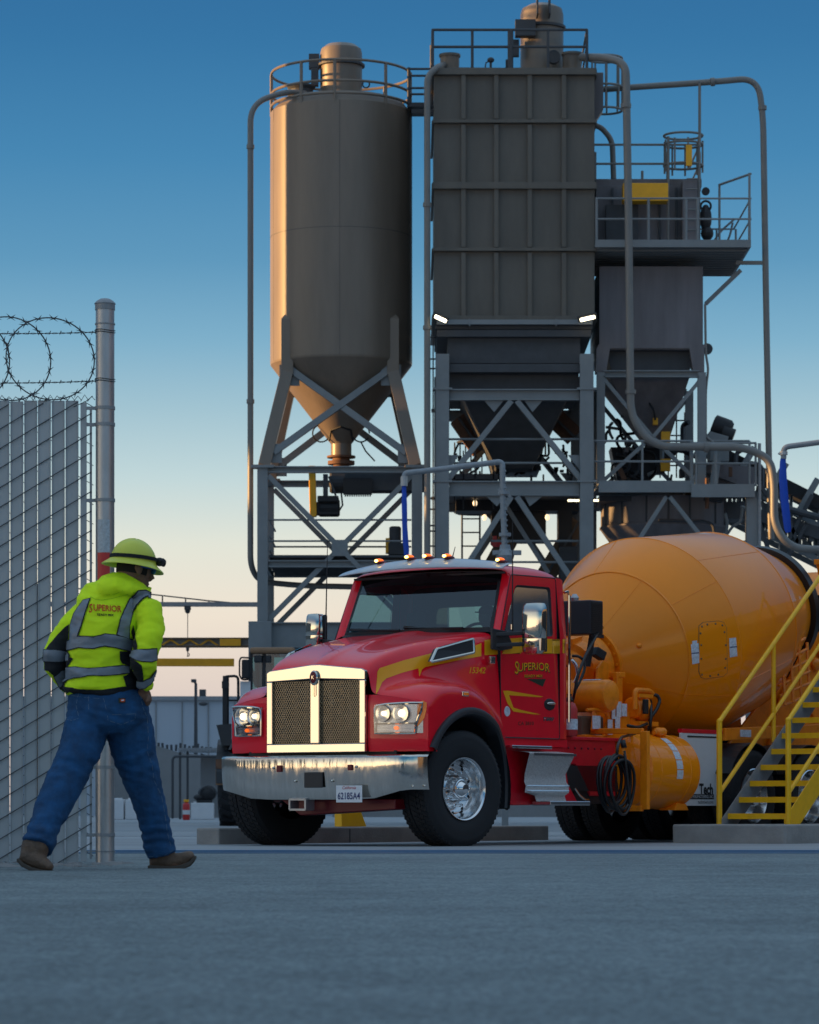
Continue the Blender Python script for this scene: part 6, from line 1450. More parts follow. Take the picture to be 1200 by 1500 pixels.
for k in range(5):
    a0 = R(62-k*15); a1 = R(62-k*15-13.5)
    m = T(); m.quads([[(tk0+.50+o+.02*k*0, tv+(tr+.003)*math.cos(a), tz+(tr+.003)*math.sin(a)) for a in [a0+(a1-a0)*j/4 for j in range(5)]] for o in (0, .13)]); part(m, 'label', 'sticker', tank)
cc = Vector(pside(905, 1146, 1.24)); m = T()
for k in range(7):
    rx_, rz_ = .235+.022*math.sin(k*2.1), .27+.02*math.cos(k*1.7)+(.03 if k == 6 else 0); o = Vector((.012*math.sin(k*3), -.10+.028*k, -.02*math.cos(k*1.3)-(.05 if k == 6 else 0)))
    m.tube([cc+o+Vector((rx_*math.cos(a), .02*math.sin(a*2+k), rz_*math.sin(a))) for a in [2*math.pi*j/40 for j in range(40)]], .017, 7, closed=True)
m.tube(fillet([cc+Vector((-.0, .08, .33)), cc+Vector((.02, .10, .1)), cc+Vector((.06, .1, -.15)), cc+Vector((.10, .08, -.22))], .1, 5), .016, 7); m.tube([cc+Vector((0, .08, .36)), cc+Vector((0, .06, .44))], .03, 8)
part(m, 'hose_coil', 'hose_black', smooth=True, auto=180)
part(T().tube([cc+Vector((0, .06, .42)), cc+Vector((0.005, .07, .30))], .022, 8), 'coil_hook', 'orange_parts')
# white guard panel with lettering
wpn = part(T().box((4.48, .96, .40), (5.38, .985, 1.20)), 'guard_panel', 'white', bevel=.004)
part(T().box((4.5, .93, 1.2), (5.4, .99, 1.245)), 'guard_flange', 'red_frame', bevel=.004)
part(T().box((4.62, .986, 1.155), (5.30, .990, 1.172)), 'guard_slot', 'black', wpn)
def stext(txt, size, px, py, v, mt_, nm, par, sx=1, **k):
    q = pside(px, py, v); V_, F_ = text_flat(txt, size, **k); return part(T().add([(q[0]+p.x*sx, v, q[2]+p.y) for p in V_], F_), nm, mt_, par, recalc=False)
stext('Tech', .165, 1045, 1157, .989, 'black', 'lettering', wpn, .92, bold=.006, align='RIGHT')
q = pside(1046, 1167, .989); part(T().box((q[0]-.62, .987, q[2]-.028), (q[0], .9885, q[2]+.028)), 'lettering_bar', 'black', wpn)
stext('MANUFACTURING, INC.', .05, 1045.5, 1167, .992, 'white', 'lettering', wpn, .9, align='RIGHT')
stext('techmixers.com', .055, 1045, 1175, .989, 'black', 'lettering', wpn, .95, align='RIGHT')
# rear of the mixer
part(T().beam((5.42, .98, 1.20), (8.9, .98, 1.34), .06, .14, (0,0,1)), 'side_rail', 'orange_parts', bevel=.006)
part(T().box((5.75, 1.012, 1.18), (6.0, 1.016, 1.26)), 'side_label', 'sticker')
rp = part(T().prism([(7.2, .55, 1.1), (8.6, .55, 1.1), (8.45, .55, 2.5), (8.0, .55, 2.2), (7.5, .55, 1.7)], (0, .04, 0)), 'rear_pedestal', 'orange_parts', bevel=.01)
part(T().prism([(7.2, -.59, 1.1), (8.6, -.59, 1.1), (8.45, -.59, 2.5), (8.0, -.59, 2.2)], (0, .04, 0)), 'rear_pedestal', 'orange_parts')
part(T().prism([(6.3, .50, 1.1), (8.7, .50, 1.1), (8.7, .50, 2.2), (7.7, .50, 1.9), (7.0, .50, 1.55), (6.5, .50, 1.22)], (0, .04, 0)), 'rear_side_plate', 'orange_parts', bevel=.01)
part(T().box((6.4, -.5, .95), (8.6, .45, 1.25)), 'subframe', 'black')
m = T(); c0 = Vector((7.0, .86, 2.0))
for i in range(6): m.tube([(6.8+i*.02, .95-.02*i, 1.55+i*.12), (7.5, 1.0-.02*i, 1.72+i*.13)], .018, 6)
for i in range(4): m.tube([(6.85+i*.2, .99, 1.56+.04*i), (6.95+i*.2, .9, 2.2+.04*i)], .018, 6)
part(m, 'guard_grille', 'orange_parts')
m = T(); m.quads([[(8.9, -.4, 2.9), (8.9, .4, 2.9)], [(9.5, -.6, 3.3), (9.5, .6, 3.3)]]); m.box((8.1, .70, 3.28), (9.9, .76, 3.34)); m.box((8.1, -.76, 3.28), (9.9, -.70, 3.34)); m.beam((8.2, .73, 3.3), (8.9, .6, 2.2), .06, .08, (0,1,0)); m.beam((8.9, .73, 3.25), (8.5, .6, 2.7), .06, .08, (0,1,0)); m.tube(arc((8.7, .7, 3.0), .22, 0, R(180), (1,0,0), (0,0,1), 8), .04, 6); part(m, 'charge_hopper', 'orange_parts', solid=.01)
m = T(); m.box((8.6, -.55, 1.9), (9.6, .55, 2.95)); part(m, 'rear_machinery', 'black')
m = T()
for i in range(8): c_ = Vector((8.3+i*.14, .62+.02*(i % 3), 2.1+.15*(i % 4))); m.ell(c_, (.09, .06, .08), 10, 6)
m.beam((8.2, .6, 1.5), (9.4, .62, 2.9), .05, .10); m.beam((9.4, .6, 1.4), (8.5, .62, 2.8), .05, .10); part(m, 'chute_linkage', 'orange_parts', smooth=True)
part(T().quads([[(8.6+.9*k, .45*math.cos(a), 1.7-.3*k+.45*math.sin(a)) for a in [R(180)+R(180)*j/10 for j in range(11)]] for k in (0, 1)]), 'chute', 'orange_parts', solid=.01)
for t_ in (5.78, 7.12): part(T().quads([[(t_+.60*math.cos(a), v, .51+.60*math.sin(a)) for v in (.62, 1.18)] for a in [R(25)+R(130)*j/12 for j in range(13)]]), 'mud_guard', 'dark_plastic', solid=.01)

# ---------------- decals laid on the truck skin
bpy.context.view_layer.update()
def world_bvh(obs):
    vs, fs = [], []
    for o in obs:
        M = o.matrix_world; k = len(vs); vs += [M @ v.co for v in o.data.vertices]; fs += [[i+k for i in p.vertices] for p in o.data.polygons]
    return BVHTree.FromPolygons(vs, fs)
CAMP = Vector((0, 0, HC))
def lay(V2, F2, bvh, name, mt_, parent, off=.003, step=None, far=.6, seed=None):
    """V2 are photo pixels; every vertex is laid on the skin it falls on and keeps its own depth."""
    out = []; last = None; hits = []
    for p in V2:
        d = (at(p[0], p[1], 10)-CAMP).normalized(); h = bvh.ray_cast(CAMP, d); hits.append((h[0], h[1], d))
    ds = sorted((h[0]-CAMP).length for h in hits if h[0] is not None)
    if not ds: return None
    med = ds[len(ds)//2]
    for h0, h1, d in hits:
        if h0 is None or (h0-CAMP).length > med+far:
            n = bvh.find_nearest(CAMP+d*med); q = n[0]; nn = n[1]
            if nn.dot(d) > 0: nn = -nn
            out.append(q+nn*off)
        else:
            nn = h1 if h1.dot(d) < 0 else -h1; out.append(h0+nn*off)
    o = MB(); o.v = out; o.f = F2
    inv = parent.matrix_world.inverted(); me = bpy.data.meshes.new(name); me.from_pydata([tuple(inv @ q) for q in out], [], F2)
    me.materials.append(MATS[mt_]); ob = bpy.data.objects.new(name, me); col.objects.link(ob); ob.parent = parent
    for p in me.polygons: p.use_smooth = True
    return ob
def decal(poly, bvh, name, mt_, parent, off=.003, step=4, far=1.3): V_, F_ = flat_fill(poly, step); return lay([(p.x, p.y) for p in V_], F_, bvh, name, mt_, parent, off, far=far)
def tdecal(txt, cx, cy, size, bvh, name, mt_, parent, off=.004, sx=1, warp=None, step=3, **k):
    V_, F_ = text_flat(txt, size, **k); bm = bmesh.new(); vs = [bm.verts.new((p.x*sx, p.y, 0)) for p in V_]
    for f in F_:
        try: bm.faces.new([vs[i] for i in f])
        except ValueError: pass
    V_, F_ = cut_grid(bm, step); out = []
    for p in V_:
        x, y = p.x, p.y
        if warp: x, y = warp(x, y)
        out.append((cx+x, cy-y))
    return lay(out, F_, bvh, name, mt_, parent, off)
skin = world_bvh([o for o in TR.children if o.name.split('.')[0] in ('hood', 'door', 'cab_corner', 'fender_front', 'windshield_post')])
def c2(pts, ox, oy, s): return [(ox+x/s, oy+y/s) for x, y in pts]
S2 = lambda pts: c2(pts, 500, 800, 3.26)
decal(S2([(165, 712), (172, 600), (182, 583), (300, 545), (430, 512), (630, 480), (668, 463), (668, 526), (560, 545), (400, 578), (385, 590), (372, 625), (368, 584), (290, 605), (215, 632), (195, 650), (178, 690)]), skin, 'hood_stripe', 'stripe', TR)
decal([(709.6, 937.5), (736, 936), (768, 934), (800, 936), (832.5, 936), (832.5, 957), (800, 957), (766, 955), (735, 958), (709.6, 960)], skin, 'door_stripe', 'stripe', TR, off=.0035)
S5 = lambda pts: c2(pts, 680, 820, 5.355)
decal(S5([(303, 1028), (345, 1027), (620, 1073), (600, 1078), (350, 1062), (385, 1160), (450, 1180), (600, 1214), (540, 1212), (385, 1190), (340, 1130)]), skin, 'door_flash', 'stripe', TR)
def arcw(w_, h_): return lambda x, y: (x, y*(1+.20*abs(x)/w_)+h_*(1-(x/w_)**2))
for mt_, off, dx, dy, b_ in (('text_dark', .003, .7, .8, .55), ('stripe', .0045, 0, 0, .1)):
    tdecal('S', 756.5+dx, 979+dy, 26, skin, 'lettering', mt_, TR, off=off, sx=.52, bold=b_)
    tdecal('UPERIOR', 781.5+dx, 977+dy, 14.5, skin, 'lettering', mt_, TR, off=off, sx=.80, bold=b_, warp=lambda x, y: (x, y*(1+.15*abs(x)/18)+1.6*(1-(x/18)**2)-1))
    tdecal('READY MIX', 781+dx*.6, 990.5+dy*.6, 5.6, skin, 'lettering', mt_, TR, off=off, sx=.92, bold=b_*.45)
decal(S5([(490, 935), (640, 935), (615, 995)]), skin, 'emblem_wedge', 'text_dark', TR)
decal([(611.5,1034),(614,1029),(620,1026.5),(625,1029.5),(625,1040),(622,1052),(612,1064)], skin, 'side_marker', 'amber_lens', TR, off=.012, far=.3)
tdecal('15342', 698, 982.5, 12.5, skin, 'unit_number', 'stripe', TR, sx=.80, shear=.25, bold=.15)
tdecal('CA 3810', 770, 1060, 7.5, skin, 'permit_number', 'text_dark', TR, sx=.85)
tdecal('T880', 802, 1053.5, 7, skin, 'badge_letters', 'alu', TR, sx=1.05, shear=.3, bold=.35, off=.006)
sk2 = world_bvh([drum])
hp_ = [(1024, 917), (1030, 912), (1052, 910), (1060, 912), (1064, 920), (1065, 985), (1060, 990), (1033, 994), (1027, 992), (1024, 984)]
decal(grow(hp_, .7), sk2, 'hatch_edge', 'brown_steel', drum, off=.002)
decal(hp_, sk2, 'hatch', 'orange_paint', drum, off=.006)
for i, (x, y) in enumerate(((1028, 918), (1036, 915), (1048, 914), (1058, 916), (1061, 926), (1063, 945), (1063, 965), (1062, 978), (1052, 988), (1040, 990), (1028, 988), (1027, 965), (1027, 945), (1026, 928))):
    h = sk2.ray_cast(CAMP, (at(x, y, 10)-CAMP).normalized()); 
    if h[0]:
        q = TR.matrix_world.inverted() @ h[0]; part(T().ell((q.x, -q.y, q.z), (.014,.014,.014), 8, 6), 'hatch_bolt', 'brown_steel', drum, smooth=True)
for pl in ([(1012, 944), (1023, 942), (1025, 971), (1014, 973)], [(1068, 935), (1078, 934), (1080, 961), (1069, 963)]):
    decal(pl, sk2, 'warning_sticker', 'sticker', drum, off=.004)
    x0, y0 = pl[0]; decal([(x0+1, y0+12.5), (x0+11.5, y0+11.5), (x0+11.6, y0+12.8), (x0+1, y0+13.8)], sk2, 'sticker_line', 'hose_blue' if False else 'plate_blue', drum, off=.006)
decal([(1014, 939), (1021, 938), (1021, 943), (1014, 944)], sk2, 'warning_sticker', 'sticker', drum, off=.003)
h = sk2.ray_cast(CAMP, (at(936.5, 946, 10)-CAMP).normalized())
if h[0]: q = TR.matrix_world.inverted() @ h[0]; part(T().ell((q.x, -q.y, q.z), (.035, .03, .03), 14, 8), 'drain_plug', 'orange_parts', drum, smooth=True)

# ------------------------------------------------------------------ the driver behind the windshield
def bake_noise(ob, amp, freq, st=(1,1,1), amp2=0, f2=40, seed=0):
    for v in ob.data.vertices:
        p = v.co; q = Vector((p.x*st[0], p.y*st[1], p.z*st[2]))*freq + Vector((seed, seed*.7, 0)); a = noise.noise(q); b = noise.noise(q*2.1+Vector((5,3,1)))
        d = (1-abs(a)*2.2)*.6 + b*.5
        v.co = p + v.normal*(amp*d + (amp2*noise.noise(p*f2) if amp2 else 0))
drv = thing('person', 'driver in dark clothes sitting at the wheel behind the truck windshield', 'person', TW(1.45, .5, 1.5), rz=RZ); drv['_local'] = 1
o = Vector((1.45, .5, 1.5)); m = MB()
def dr(*a): return Vector(a)-o
m.rings([(dr(1.45,.5,1.52), .19, .13), (dr(1.46,.5,1.75), .18, .13), (dr(1.45,.5,1.95), .22, .13), (dr(1.43,.5,2.08), .20, .11), (dr(1.41,.5,2.15), .07, .07), (dr(1.40,.5,2.22), .06, .06)], 16, (1,0,0))
m.ell(dr(1.38,.5,2.33), (.095,.075,.12), 16, 12)
for q in (-1, 1):
    m.rings([(dr(1.43,.5+q*.19,2.05), .06, .06), (dr(1.38,.5+q*.25,1.85), .05, .05), (dr(1.22,.5+q*.17,1.95), .04, .04), (dr(1.17,.5+q*.15,2.05), .035, .035)], 10, (0,0,1))
    m.rings([(dr(1.45,.5+q*.10,1.55), .09, .09), (dr(1.15,.5+q*.12,1.58), .07, .07), (dr(1.05,.5+q*.12,1.2), .05, .05)], 10, (0,1,0))
m.build('body', 'cloth_black', drv, remesh=.018, smoothit=4, smooth=True, auto=180)
m = MB(); m.ell(dr(1.33,.5,2.33), (.055,.065,.10), 14, 10); m.build('face', 'skin', drv, smooth=True)
m = MB(); m.ell(dr(1.385,.5,2.385), (.11,.085,.075), 16, 10); m.box(tuple(dr(1.24,.44,2.375)), tuple(dr(1.33,.56,2.385))); m.build('cap', 'black', drv, smooth=True)
st_w = None

# ------------------------------------------------------------------ the worker
PD = 18.35
def A(x, y, d=0): return at(50+x/5, 780+y/5, PD+d)          # upper body traced in a 5x enlargement
def B(x, y, d=0): return at(10+x/4, 1000+y/4, PD+d)         # lower body traced in a 4x enlargement
ma = 1/(5*F/PD); mb = 1/(4*F/PD)                             # metres per enlarged pixel
root = thing('person', 'worker in yellow hi-vis hoodie, jeans and wide brimmed hard hat striding along the fence', 'person', at(155, 1187+HC*F/PD, PD))
# body: one continuous skin, under the clothes
m = MB()
m.rings([(B(567,100), 190*mb, .12), (A(490,1050), 215*ma, .12), (A(490,850), 200*ma, .13), (A(530,680), 210*ma, .13), (A(585,590), 185*ma, .10), (A(650,500), 90*ma, .07), (A(690,420,-.0), 70*ma, .065), (A(715,350,.01), 68*ma, .065)], 20)
m.rings([(B(690,120,.02), 110*mb, .10), (B(735,400,.08), 105*mb, .10), (B(810,640,.12), 80*mb, .08), (B(878,900,.17), 60*mb, .06), (B(905,1040,.2), 50*mb, .05)], 16)
m.rings([(B(480,120,.0), 105*mb, .10), (B(430,420,-.1), 95*mb, .10), (B(300,670,-.22), 80*mb, .08), (B(200,900,-.38), 60*mb, .06), (B(160,1000,-.45), 50*mb, .05)], 16)
m.rings([(B(905,1050,.2), .05, .045), (B(960,1070,.2), .04, .045), (B(1050,1068,.2), .03, .045)], 12); m.rings([(B(150,1010,-.45), .05, .045), (B(190,1060,-.47), .04, .045), (B(235,1090,-.49), .03, .04)], 12)
m.rings([(A(770,580,-.05), 50*ma, .045), (A(835,690,-.11), 58*ma, .05), (A(802,900,-.16), 55*ma, .05), (A(812,1080,-.12), 50*ma, .045), (A(806,1175,-.06), 38*ma, .030), (A(800,1215,-.03), 40*ma, .028)], 14)
m.rings([(A(360,580,.10), 60*ma, .06), (A(250,720,.08), 60*ma, .06), (A(160,940,.06), 60*ma, .055), (A(240,1100,.16), 45*ma, .045), (A(310,1160,.26), 36*ma, .03), (A(360,1165,.30), 36*ma, .028)], 14)
# head, turned to the right and slightly away, looking down
hc = A(735, 275, .0); HR = Matrix.Rotation(R(-38), 3, 'Z')   # facing direction: right and away
fw = Vector((math.sin(R(62)), math.cos(R(62)), -.18)).normalized(); rt_ = fw.cross(Vector((0,0,1))).normalized(); up_ = rt_.cross(fw)
RM = Matrix((rt_, fw, up_)).transposed()
def hd_(x, y, z): return hc + RM @ Vector((x, y, z))
m.ell(hc, (.078, .100, .115), 24, 18, RM); m.ell(hd_(0, .035, -.06), (.058, .062, .065), 18, 14, RM); m.ell(hd_(0, .075, -.095), (.030, .025, .022), 12, 10, RM)
m.rings([(hd_(0, -.02, -.05), .055, .06), (hd_(0, -.03, -.13), .055, .06), (A(690, 420), .06, .06)], 16)
m.rings([(hd_(0, .096, .0), .010, .010), (hd_(0, .112, -.03), .014, .012), (hd_(0, .122, -.045), .015, .012)], 10); m.ell(hd_(0, .102, -.052), (.019,.014,.010), 10, 8, RM)
m.ell(hd_(0, .092, -.078), (.024, .012, .007), 12, 8, RM); m.ell(hd_(0, .088, .02), (.052, .02, .012), 14, 8, RM)
for q in (-1, 1): m.ell(hd_(q*.080, -.002, -.018), (.011, .020, .034), 12, 10, RM); m.ell(hd_(q*.084, -.006, -.012), (.010, .024, .024), 12, 8, RM)
# right hand: thumb and back of the hand outside the pocket
hb = A(800, 1205, -.05); 
m.rings([(A(795, 1175, -.06), .030, .024), (A(805, 1205, -.055), .040, .024), (A(812, 1245, -.045), .042, .022), (A(800, 1275, -.03), .036, .018)], 14)
for k, (dx, L_) in enumerate(((-22, 40), (-8, 48), (6, 46), (18, 36))):
    m.rings([(A(805+dx, 1262, -.045+.004*k), .0105, .0105), (A(800+dx, 1262+L_*.5, -.035+.004*k), .0095, .0095), (A(795+dx*.8, 1262+L_, -.02+.004*k), .008, .008)], 10)
m.rings([(A(822, 1212, -.065), .014, .013), (A(836, 1232, -.075), .0125, .012), (A(832, 1252, -.078), .0115, .011), (A(818, 1264, -.075), .009, .009)], 10)
body = m.build('body', 'skin', root, remesh=.0055, smoothit=3, smooth=True, auto=180)
# hoodie
m = MB()
m.rings([(A(497,1205,.0), 262*ma, .150), (A(497,1160), 268*ma, .165), (A(490,1090), 262*ma, .165), (A(482,1000), 243*ma, .16), (A(485,900), 238*ma, .17), (A(498,800), 240*ma, .175), (A(520,700), 252*ma, .175), (A(560,610), 262*ma, .16), (A(605,540), 262*ma, .14), (A(640,490), 205*ma, .115), (A(665,455), 150*ma, .095), (A(685,420), 105*ma, .08)], 28)
m.rings([(A(770,545,-.02), 78*ma, .07), (A(835,600,-.08), 105*ma, .08), (A(862,690,-.11), 99*ma, .085), (A(848,790,-.14), 97*ma, .085), (A(812,890,-.165), 96*ma, .08), (A(800,960,-.165), 94*ma, .078), (A(808,1030,-.14), 82*ma, .07), (A(816,1090,-.11), 68*ma, .058), (A(812,1150,-.08), 50*ma, .042)], 18)
m.rings([(A(430,560,.06), 70*ma, .06), (A(345,600,.09), 70*ma, .07), (A(265,700,.08), 78*ma, .075), (A(190,820,.06), 88*ma, .08), (A(152,920,.05), 82*ma, .078), (A(150,985,.07), 80*ma, .075), (A(185,1060,.12), 70*ma, .066), (A(235,1120,.17), 62*ma, .058), (A(285,1165,.23), 50*ma, .045)], 18)
m.rings([(A(428,492,-.02), 22*ma, .03), (A(460,462,-.05), 46*ma, .055), (A(530,425,-.085), 66*ma, .075), (A(610,405,-.095), 70*ma, .08), (A(700,420,-.085), 58*ma, .07), (A(775,440,-.05), 36*ma, .05), (A(830,445,0), 22*ma, .03)], 18, (0,1,.3))
m.rings([(A(470,425,.05), 30*ma, .03), (A(520,385,-.03), 44*ma, .04), (A(580,358,-.06), 44*ma, .045), (A(650,362,-.07), 42*ma, .045), (A(730,392,-.06), 34*ma, .04), (A(800,425,-.02), 26*ma, .03), (A(845,445,.05), 24*ma, .03), (A(760,430,.12), 34*ma, .04), (A(620,410,.13), 50*ma, .05)], 16, (0,1,.3))
hoodie = m.build('hoodie', 'hivis', root, remesh=.0085, smoothit=5, smooth=True, auto=180)
L0 = wloc(hoodie)
def folds(ob, amp, freq, st, seed, mask=None):
    N = [v.normal.copy() for v in ob.data.vertices]
    for i_, v in enumerate(ob.data.vertices):
        p = v.co+L0; q = Vector((p.x*st[0], p.y*st[1], p.z*st[2]))*freq+Vector((seed,)*3)
        a = noise.noise(q); b = noise.noise(q*1.9+Vector((7,1,3))); c = noise.noise(q*4.3+Vector((2,9,3)))
        d = (.5-abs(a)*1.7)+.55*(.4-abs(b)*1.4)+.2*c
        k = 1 if mask is None else mask(p)
        v.co = v.co + N[i_]*(amp*d*k)
zw = A(0,1080).z
folds(hoodie, .012, 6.5, (.75,.8,1.5), 3.1)
folds(hoodie, .008, 12, (.5,.6,1.8), 8.1, lambda p: max(.15, min(1, (A(0,850).z-p.z)/.25)))
# hood fold lines
hoodie.data.update()
m = MB()
bpy.context.view_layer.update()
hb_ = world_bvh([hoodie])
def pd(poly, name, mt_, off=.004, step=2.0, pipe_=None):
    P2 = [(50+x/5, 780+y/5) for x, y in poly]
    if pipe_: decal(grow(P2, pipe_), hb_, 'piping', 'cloth_black', hoodie, off=off-.0025, step=step, far=.35)
    return decal(P2, hb_, name, mt_, hoodie, off=off, step=step, far=.35)
blk = [[(262,690), (258,780), (250,860), (240,888), (85,884), (118,838), (170,775), (222,718)],
       [(76,960), (240,962), (262,935), (275,935), (290,945), (262,985), (244,1010), (190,1035), (150,1072), (110,1035), (72,1025), (68,990)],
       [(708,750), (724,698), (740,770), (760,850), (756,882), (716,893), (704,930), (790,995), (800,1060), (802,1106), (755,1112), (765,1168), (700,1205), (672,1150), (650,1078), (700,1052), (700,1004), (640,982), (626,950), (624,892), (716,905), (722,805)],
       [(215,1165), (222,1150), (330,1166), (500,1172), (676,1146), (700,1200), (690,1212), (560,1230), (480,1234), (330,1212), (262,1186), (224,1214), (205,1190)],
       [(186,1150), (230,1112), (262,1094), (232,1122), (220,1160), (232,1215), (205,1190)]]
for b in blk: pd(b, 'black_panel', 'cloth_black', .005, 2.0)
for b in ([(365,522), (412,508), (384,580), (348,700), (318,788), (270,812), (274,700), (298,620)],
          [(758,450), (812,448), (862,470), (800,508), (755,552), (715,625), (694,700), (690,797), (606,770), (632,660), (660,590), (700,510)],
          [(245,825), (285,800), (330,782), (440,787), (480,778), (520,767), (600,777), (720,806), (714,893), (600,863), (520,850), (480,858), (440,870), (380,868), (330,862), (245,883)],
          [(150,1072), (195,1035), (250,1012), (320,1012), (400,1018), (520,1010), (640,1000), (690,1008), (692,1050), (560,1064), (480,1066), (400,1068), (320,1078), (260,1092), (225,1115), (192,1148)],
          [(80,884), (160,884), (245,895), (262,920), (258,960), (160,962), (74,960)],
          [(735,888), (800,880), (892,876), (892,953), (860,965), (800,964), (755,955), (706,930), (712,895)],
          [(748,1110), (800,1110), (850,1084), (888,1030), (886,1072), (850,1126), (812,1155), (762,1158)]):
    pd(b, 'reflective_tape', 'reflective', .009, 2.0, pipe_=1.3)
TX = lambda x: 50+x/5
tdecal('S', TX(414), 780+580/5, 17.5, hb_, 'lettering', 'text_red', hoodie, off=.004, sx=.62, bold=.25, shear=.15)
tdecal('UPERIOR', TX(536), 780+582/5, 11.8, hb_, 'lettering', 'text_red', hoodie, off=.004, sx=.86, bold=.22, warp=lambda x, y: (x, y*(1+.12*abs(x)/17)+.6-x*.06))
tdecal('READY MIX', TX(523), 780+625/5, 4.6, hb_, 'lettering', 'text_dark', hoodie, off=.004, sx=1.0, bold=.14, warp=lambda x, y: (x, y-x*.05))
# shade in the hood creases, painted as darker strips on the cloth
def crease(pts, w=1.0, mt_='hivis_shadow', nm='crease_shade'):
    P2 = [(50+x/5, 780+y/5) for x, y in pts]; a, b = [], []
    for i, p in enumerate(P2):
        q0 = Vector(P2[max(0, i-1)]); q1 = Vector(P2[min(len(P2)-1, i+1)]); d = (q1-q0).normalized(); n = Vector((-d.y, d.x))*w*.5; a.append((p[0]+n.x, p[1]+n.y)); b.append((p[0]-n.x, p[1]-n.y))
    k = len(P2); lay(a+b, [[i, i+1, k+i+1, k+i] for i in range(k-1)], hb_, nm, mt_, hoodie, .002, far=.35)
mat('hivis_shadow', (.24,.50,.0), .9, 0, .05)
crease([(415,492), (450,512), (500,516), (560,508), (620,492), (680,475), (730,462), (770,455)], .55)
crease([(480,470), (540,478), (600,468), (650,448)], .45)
# jeans
m = MB()
m.rings([(B(565,70), 212*mb, .135), (B(567,100), 222*mb, .15), (B(585,160), 240*mb, .165), (B(592,220), 246*mb, .17), (B(597,270), 225*mb, .16), (B(600,320), 160*mb, .12)], 26)
m.rings([(B(700,200,.02), 130*mb, .13), (B(722,300,.05), 138*mb, .135), (B(742,410,.08), 132*mb, .13), (B(775,520,.1), 114*mb, .118), (B(808,640,.12), 100*mb, .105), (B(845,760,.14), 90*mb, .095), (B(873,870,.17), 87*mb, .09), (B(890,960,.19), 90*mb, .09), (B(908,1022,.2), 88*mb, .088)], 20, (0,1,.2))
m.rings([(B(470,200,-.0), 120*mb, .13), (B(460,300,-.04), 130*mb, .135), (B(425,420,-.1), 122*mb, .13), (B(360,560,-.17), 112*mb, .118), (B(300,680,-.24), 104*mb, .108), (B(245,800,-.31), 96*mb, .098), (B(205,900,-.38), 90*mb, .092), (B(180,985,-.44), 88*mb, .09)], 20, (0,1,.2))
jeans = m.build('jeans', 'denim', root, remesh=.0085, smoothit=4, smooth=True, auto=180)
folds(jeans, .008, 4.5, (1.5,1.0,.7), 1.7); folds(jeans, .009, 7, (.8,.7,1.7), 5.3, lambda p: max(.25, 1-abs(p.z-.22)*3, 1-abs(p.z-.62)*5)); folds(jeans, .0025, 22, (.8,.6,1.3), 9.3)
N_ = [v.normal.copy() for v in jeans.data.vertices]
for i_, v in enumerate(jeans.data.vertices):          # stacked creases at ankles, behind the knees and below the seat
    p = v.co+L0; w = noise.noise(Vector((p.x*5, p.y*5, p.z*3)))
    k = .0075*max(0, 1-abs(p.z-.20)/.13) + .005*max(0, 1-abs(p.z-.56)/.11) + .006*max(0, 1-abs(p.z-.86)/.07)
    c_ = math.sin((p.z+(p.x-root.location.x)*(.35 if p.z > .4 else .12))*105 + w*5.5); v.co = v.co + N_[i_]*(k*(abs(c_)**.6*math.copysign(1, c_)*.5))

bpy.context.view_layer.update(); jb = world_bvh([jeans])
def seam(pts, w=.7, nm='stitching'):
    P2 = [(10+x/4, 1000+y/4) for x, y in pts]; Q = []
    for i in range(len(P2)-1):
        for k in range(6): t = k/6; Q.append((P2[i][0]*(1-t)+P2[i+1][0]*t, P2[i][1]*(1-t)+P2[i+1][1]*t))
    Q.append(P2[-1]); a, b = [], []
    for i, p in enumerate(Q):
        q0 = Vector(Q[max(0, i-1)]); q1 = Vector(Q[min(len(Q)-1, i+1)]); d = (q1-q0).normalized(); n = Vector((-d.y, d.x))*w*.5; a.append((p[0]+n.x, p[1]+n.y)); b.append((p[0]-n.x, p[1]-n.y))
    k = len(Q); fs = [[i, i+1, k+i+1, k+i] for i in range(k-1) if i % 3 != 2]; lay(a+b, fs, jb, nm, 'denim_thread', jeans, .003, far=.3)
seam([(755,200), (750,232), (672,262), (594,238), (590,205)]); seam([(755,200), (590,205)]); seam([(422,82), (408,150), (424,225), (385,240), (345,232)]); seam([(480,95), (482,190)]); seam([(568,108), (585,185)])
seam([(782,90), (795,160), (820,220), (828,330), (822,420), (850,500), (862,590), (905,680), (925,790), (940,900), (965,990)])
seam([(600,300), (590,370)]); seam([(100,940), (180,965), (245,1010)], .5); seam([(835,1035), (920,1030), (985,990)], .5)
seam([(340,85), (455,104), (560,112)], .5)
decal([(10+x/4, 1000+y/4) for x, y in ((653,108), (695,108), (695,136), (655,138))], jb, 'back_label', 'text_dark', jeans, off=.004, step=2, far=.3)
decal([(10+x/4, 1000+y/4) for x, y in ((661,120), (668,114), (684,113), (692,119), (690,128), (678,131), (666,130))], jb, 'label_emblem', 'text_red', jeans, off=.0055, step=2, far=.3)
decal([(10+x/4, 1000+y/4) for x, y in ((668,120), (686,118), (684,125), (669,126))], jb, 'label_emblem', 'plate_white', jeans, off=.007, step=2, far=.3)
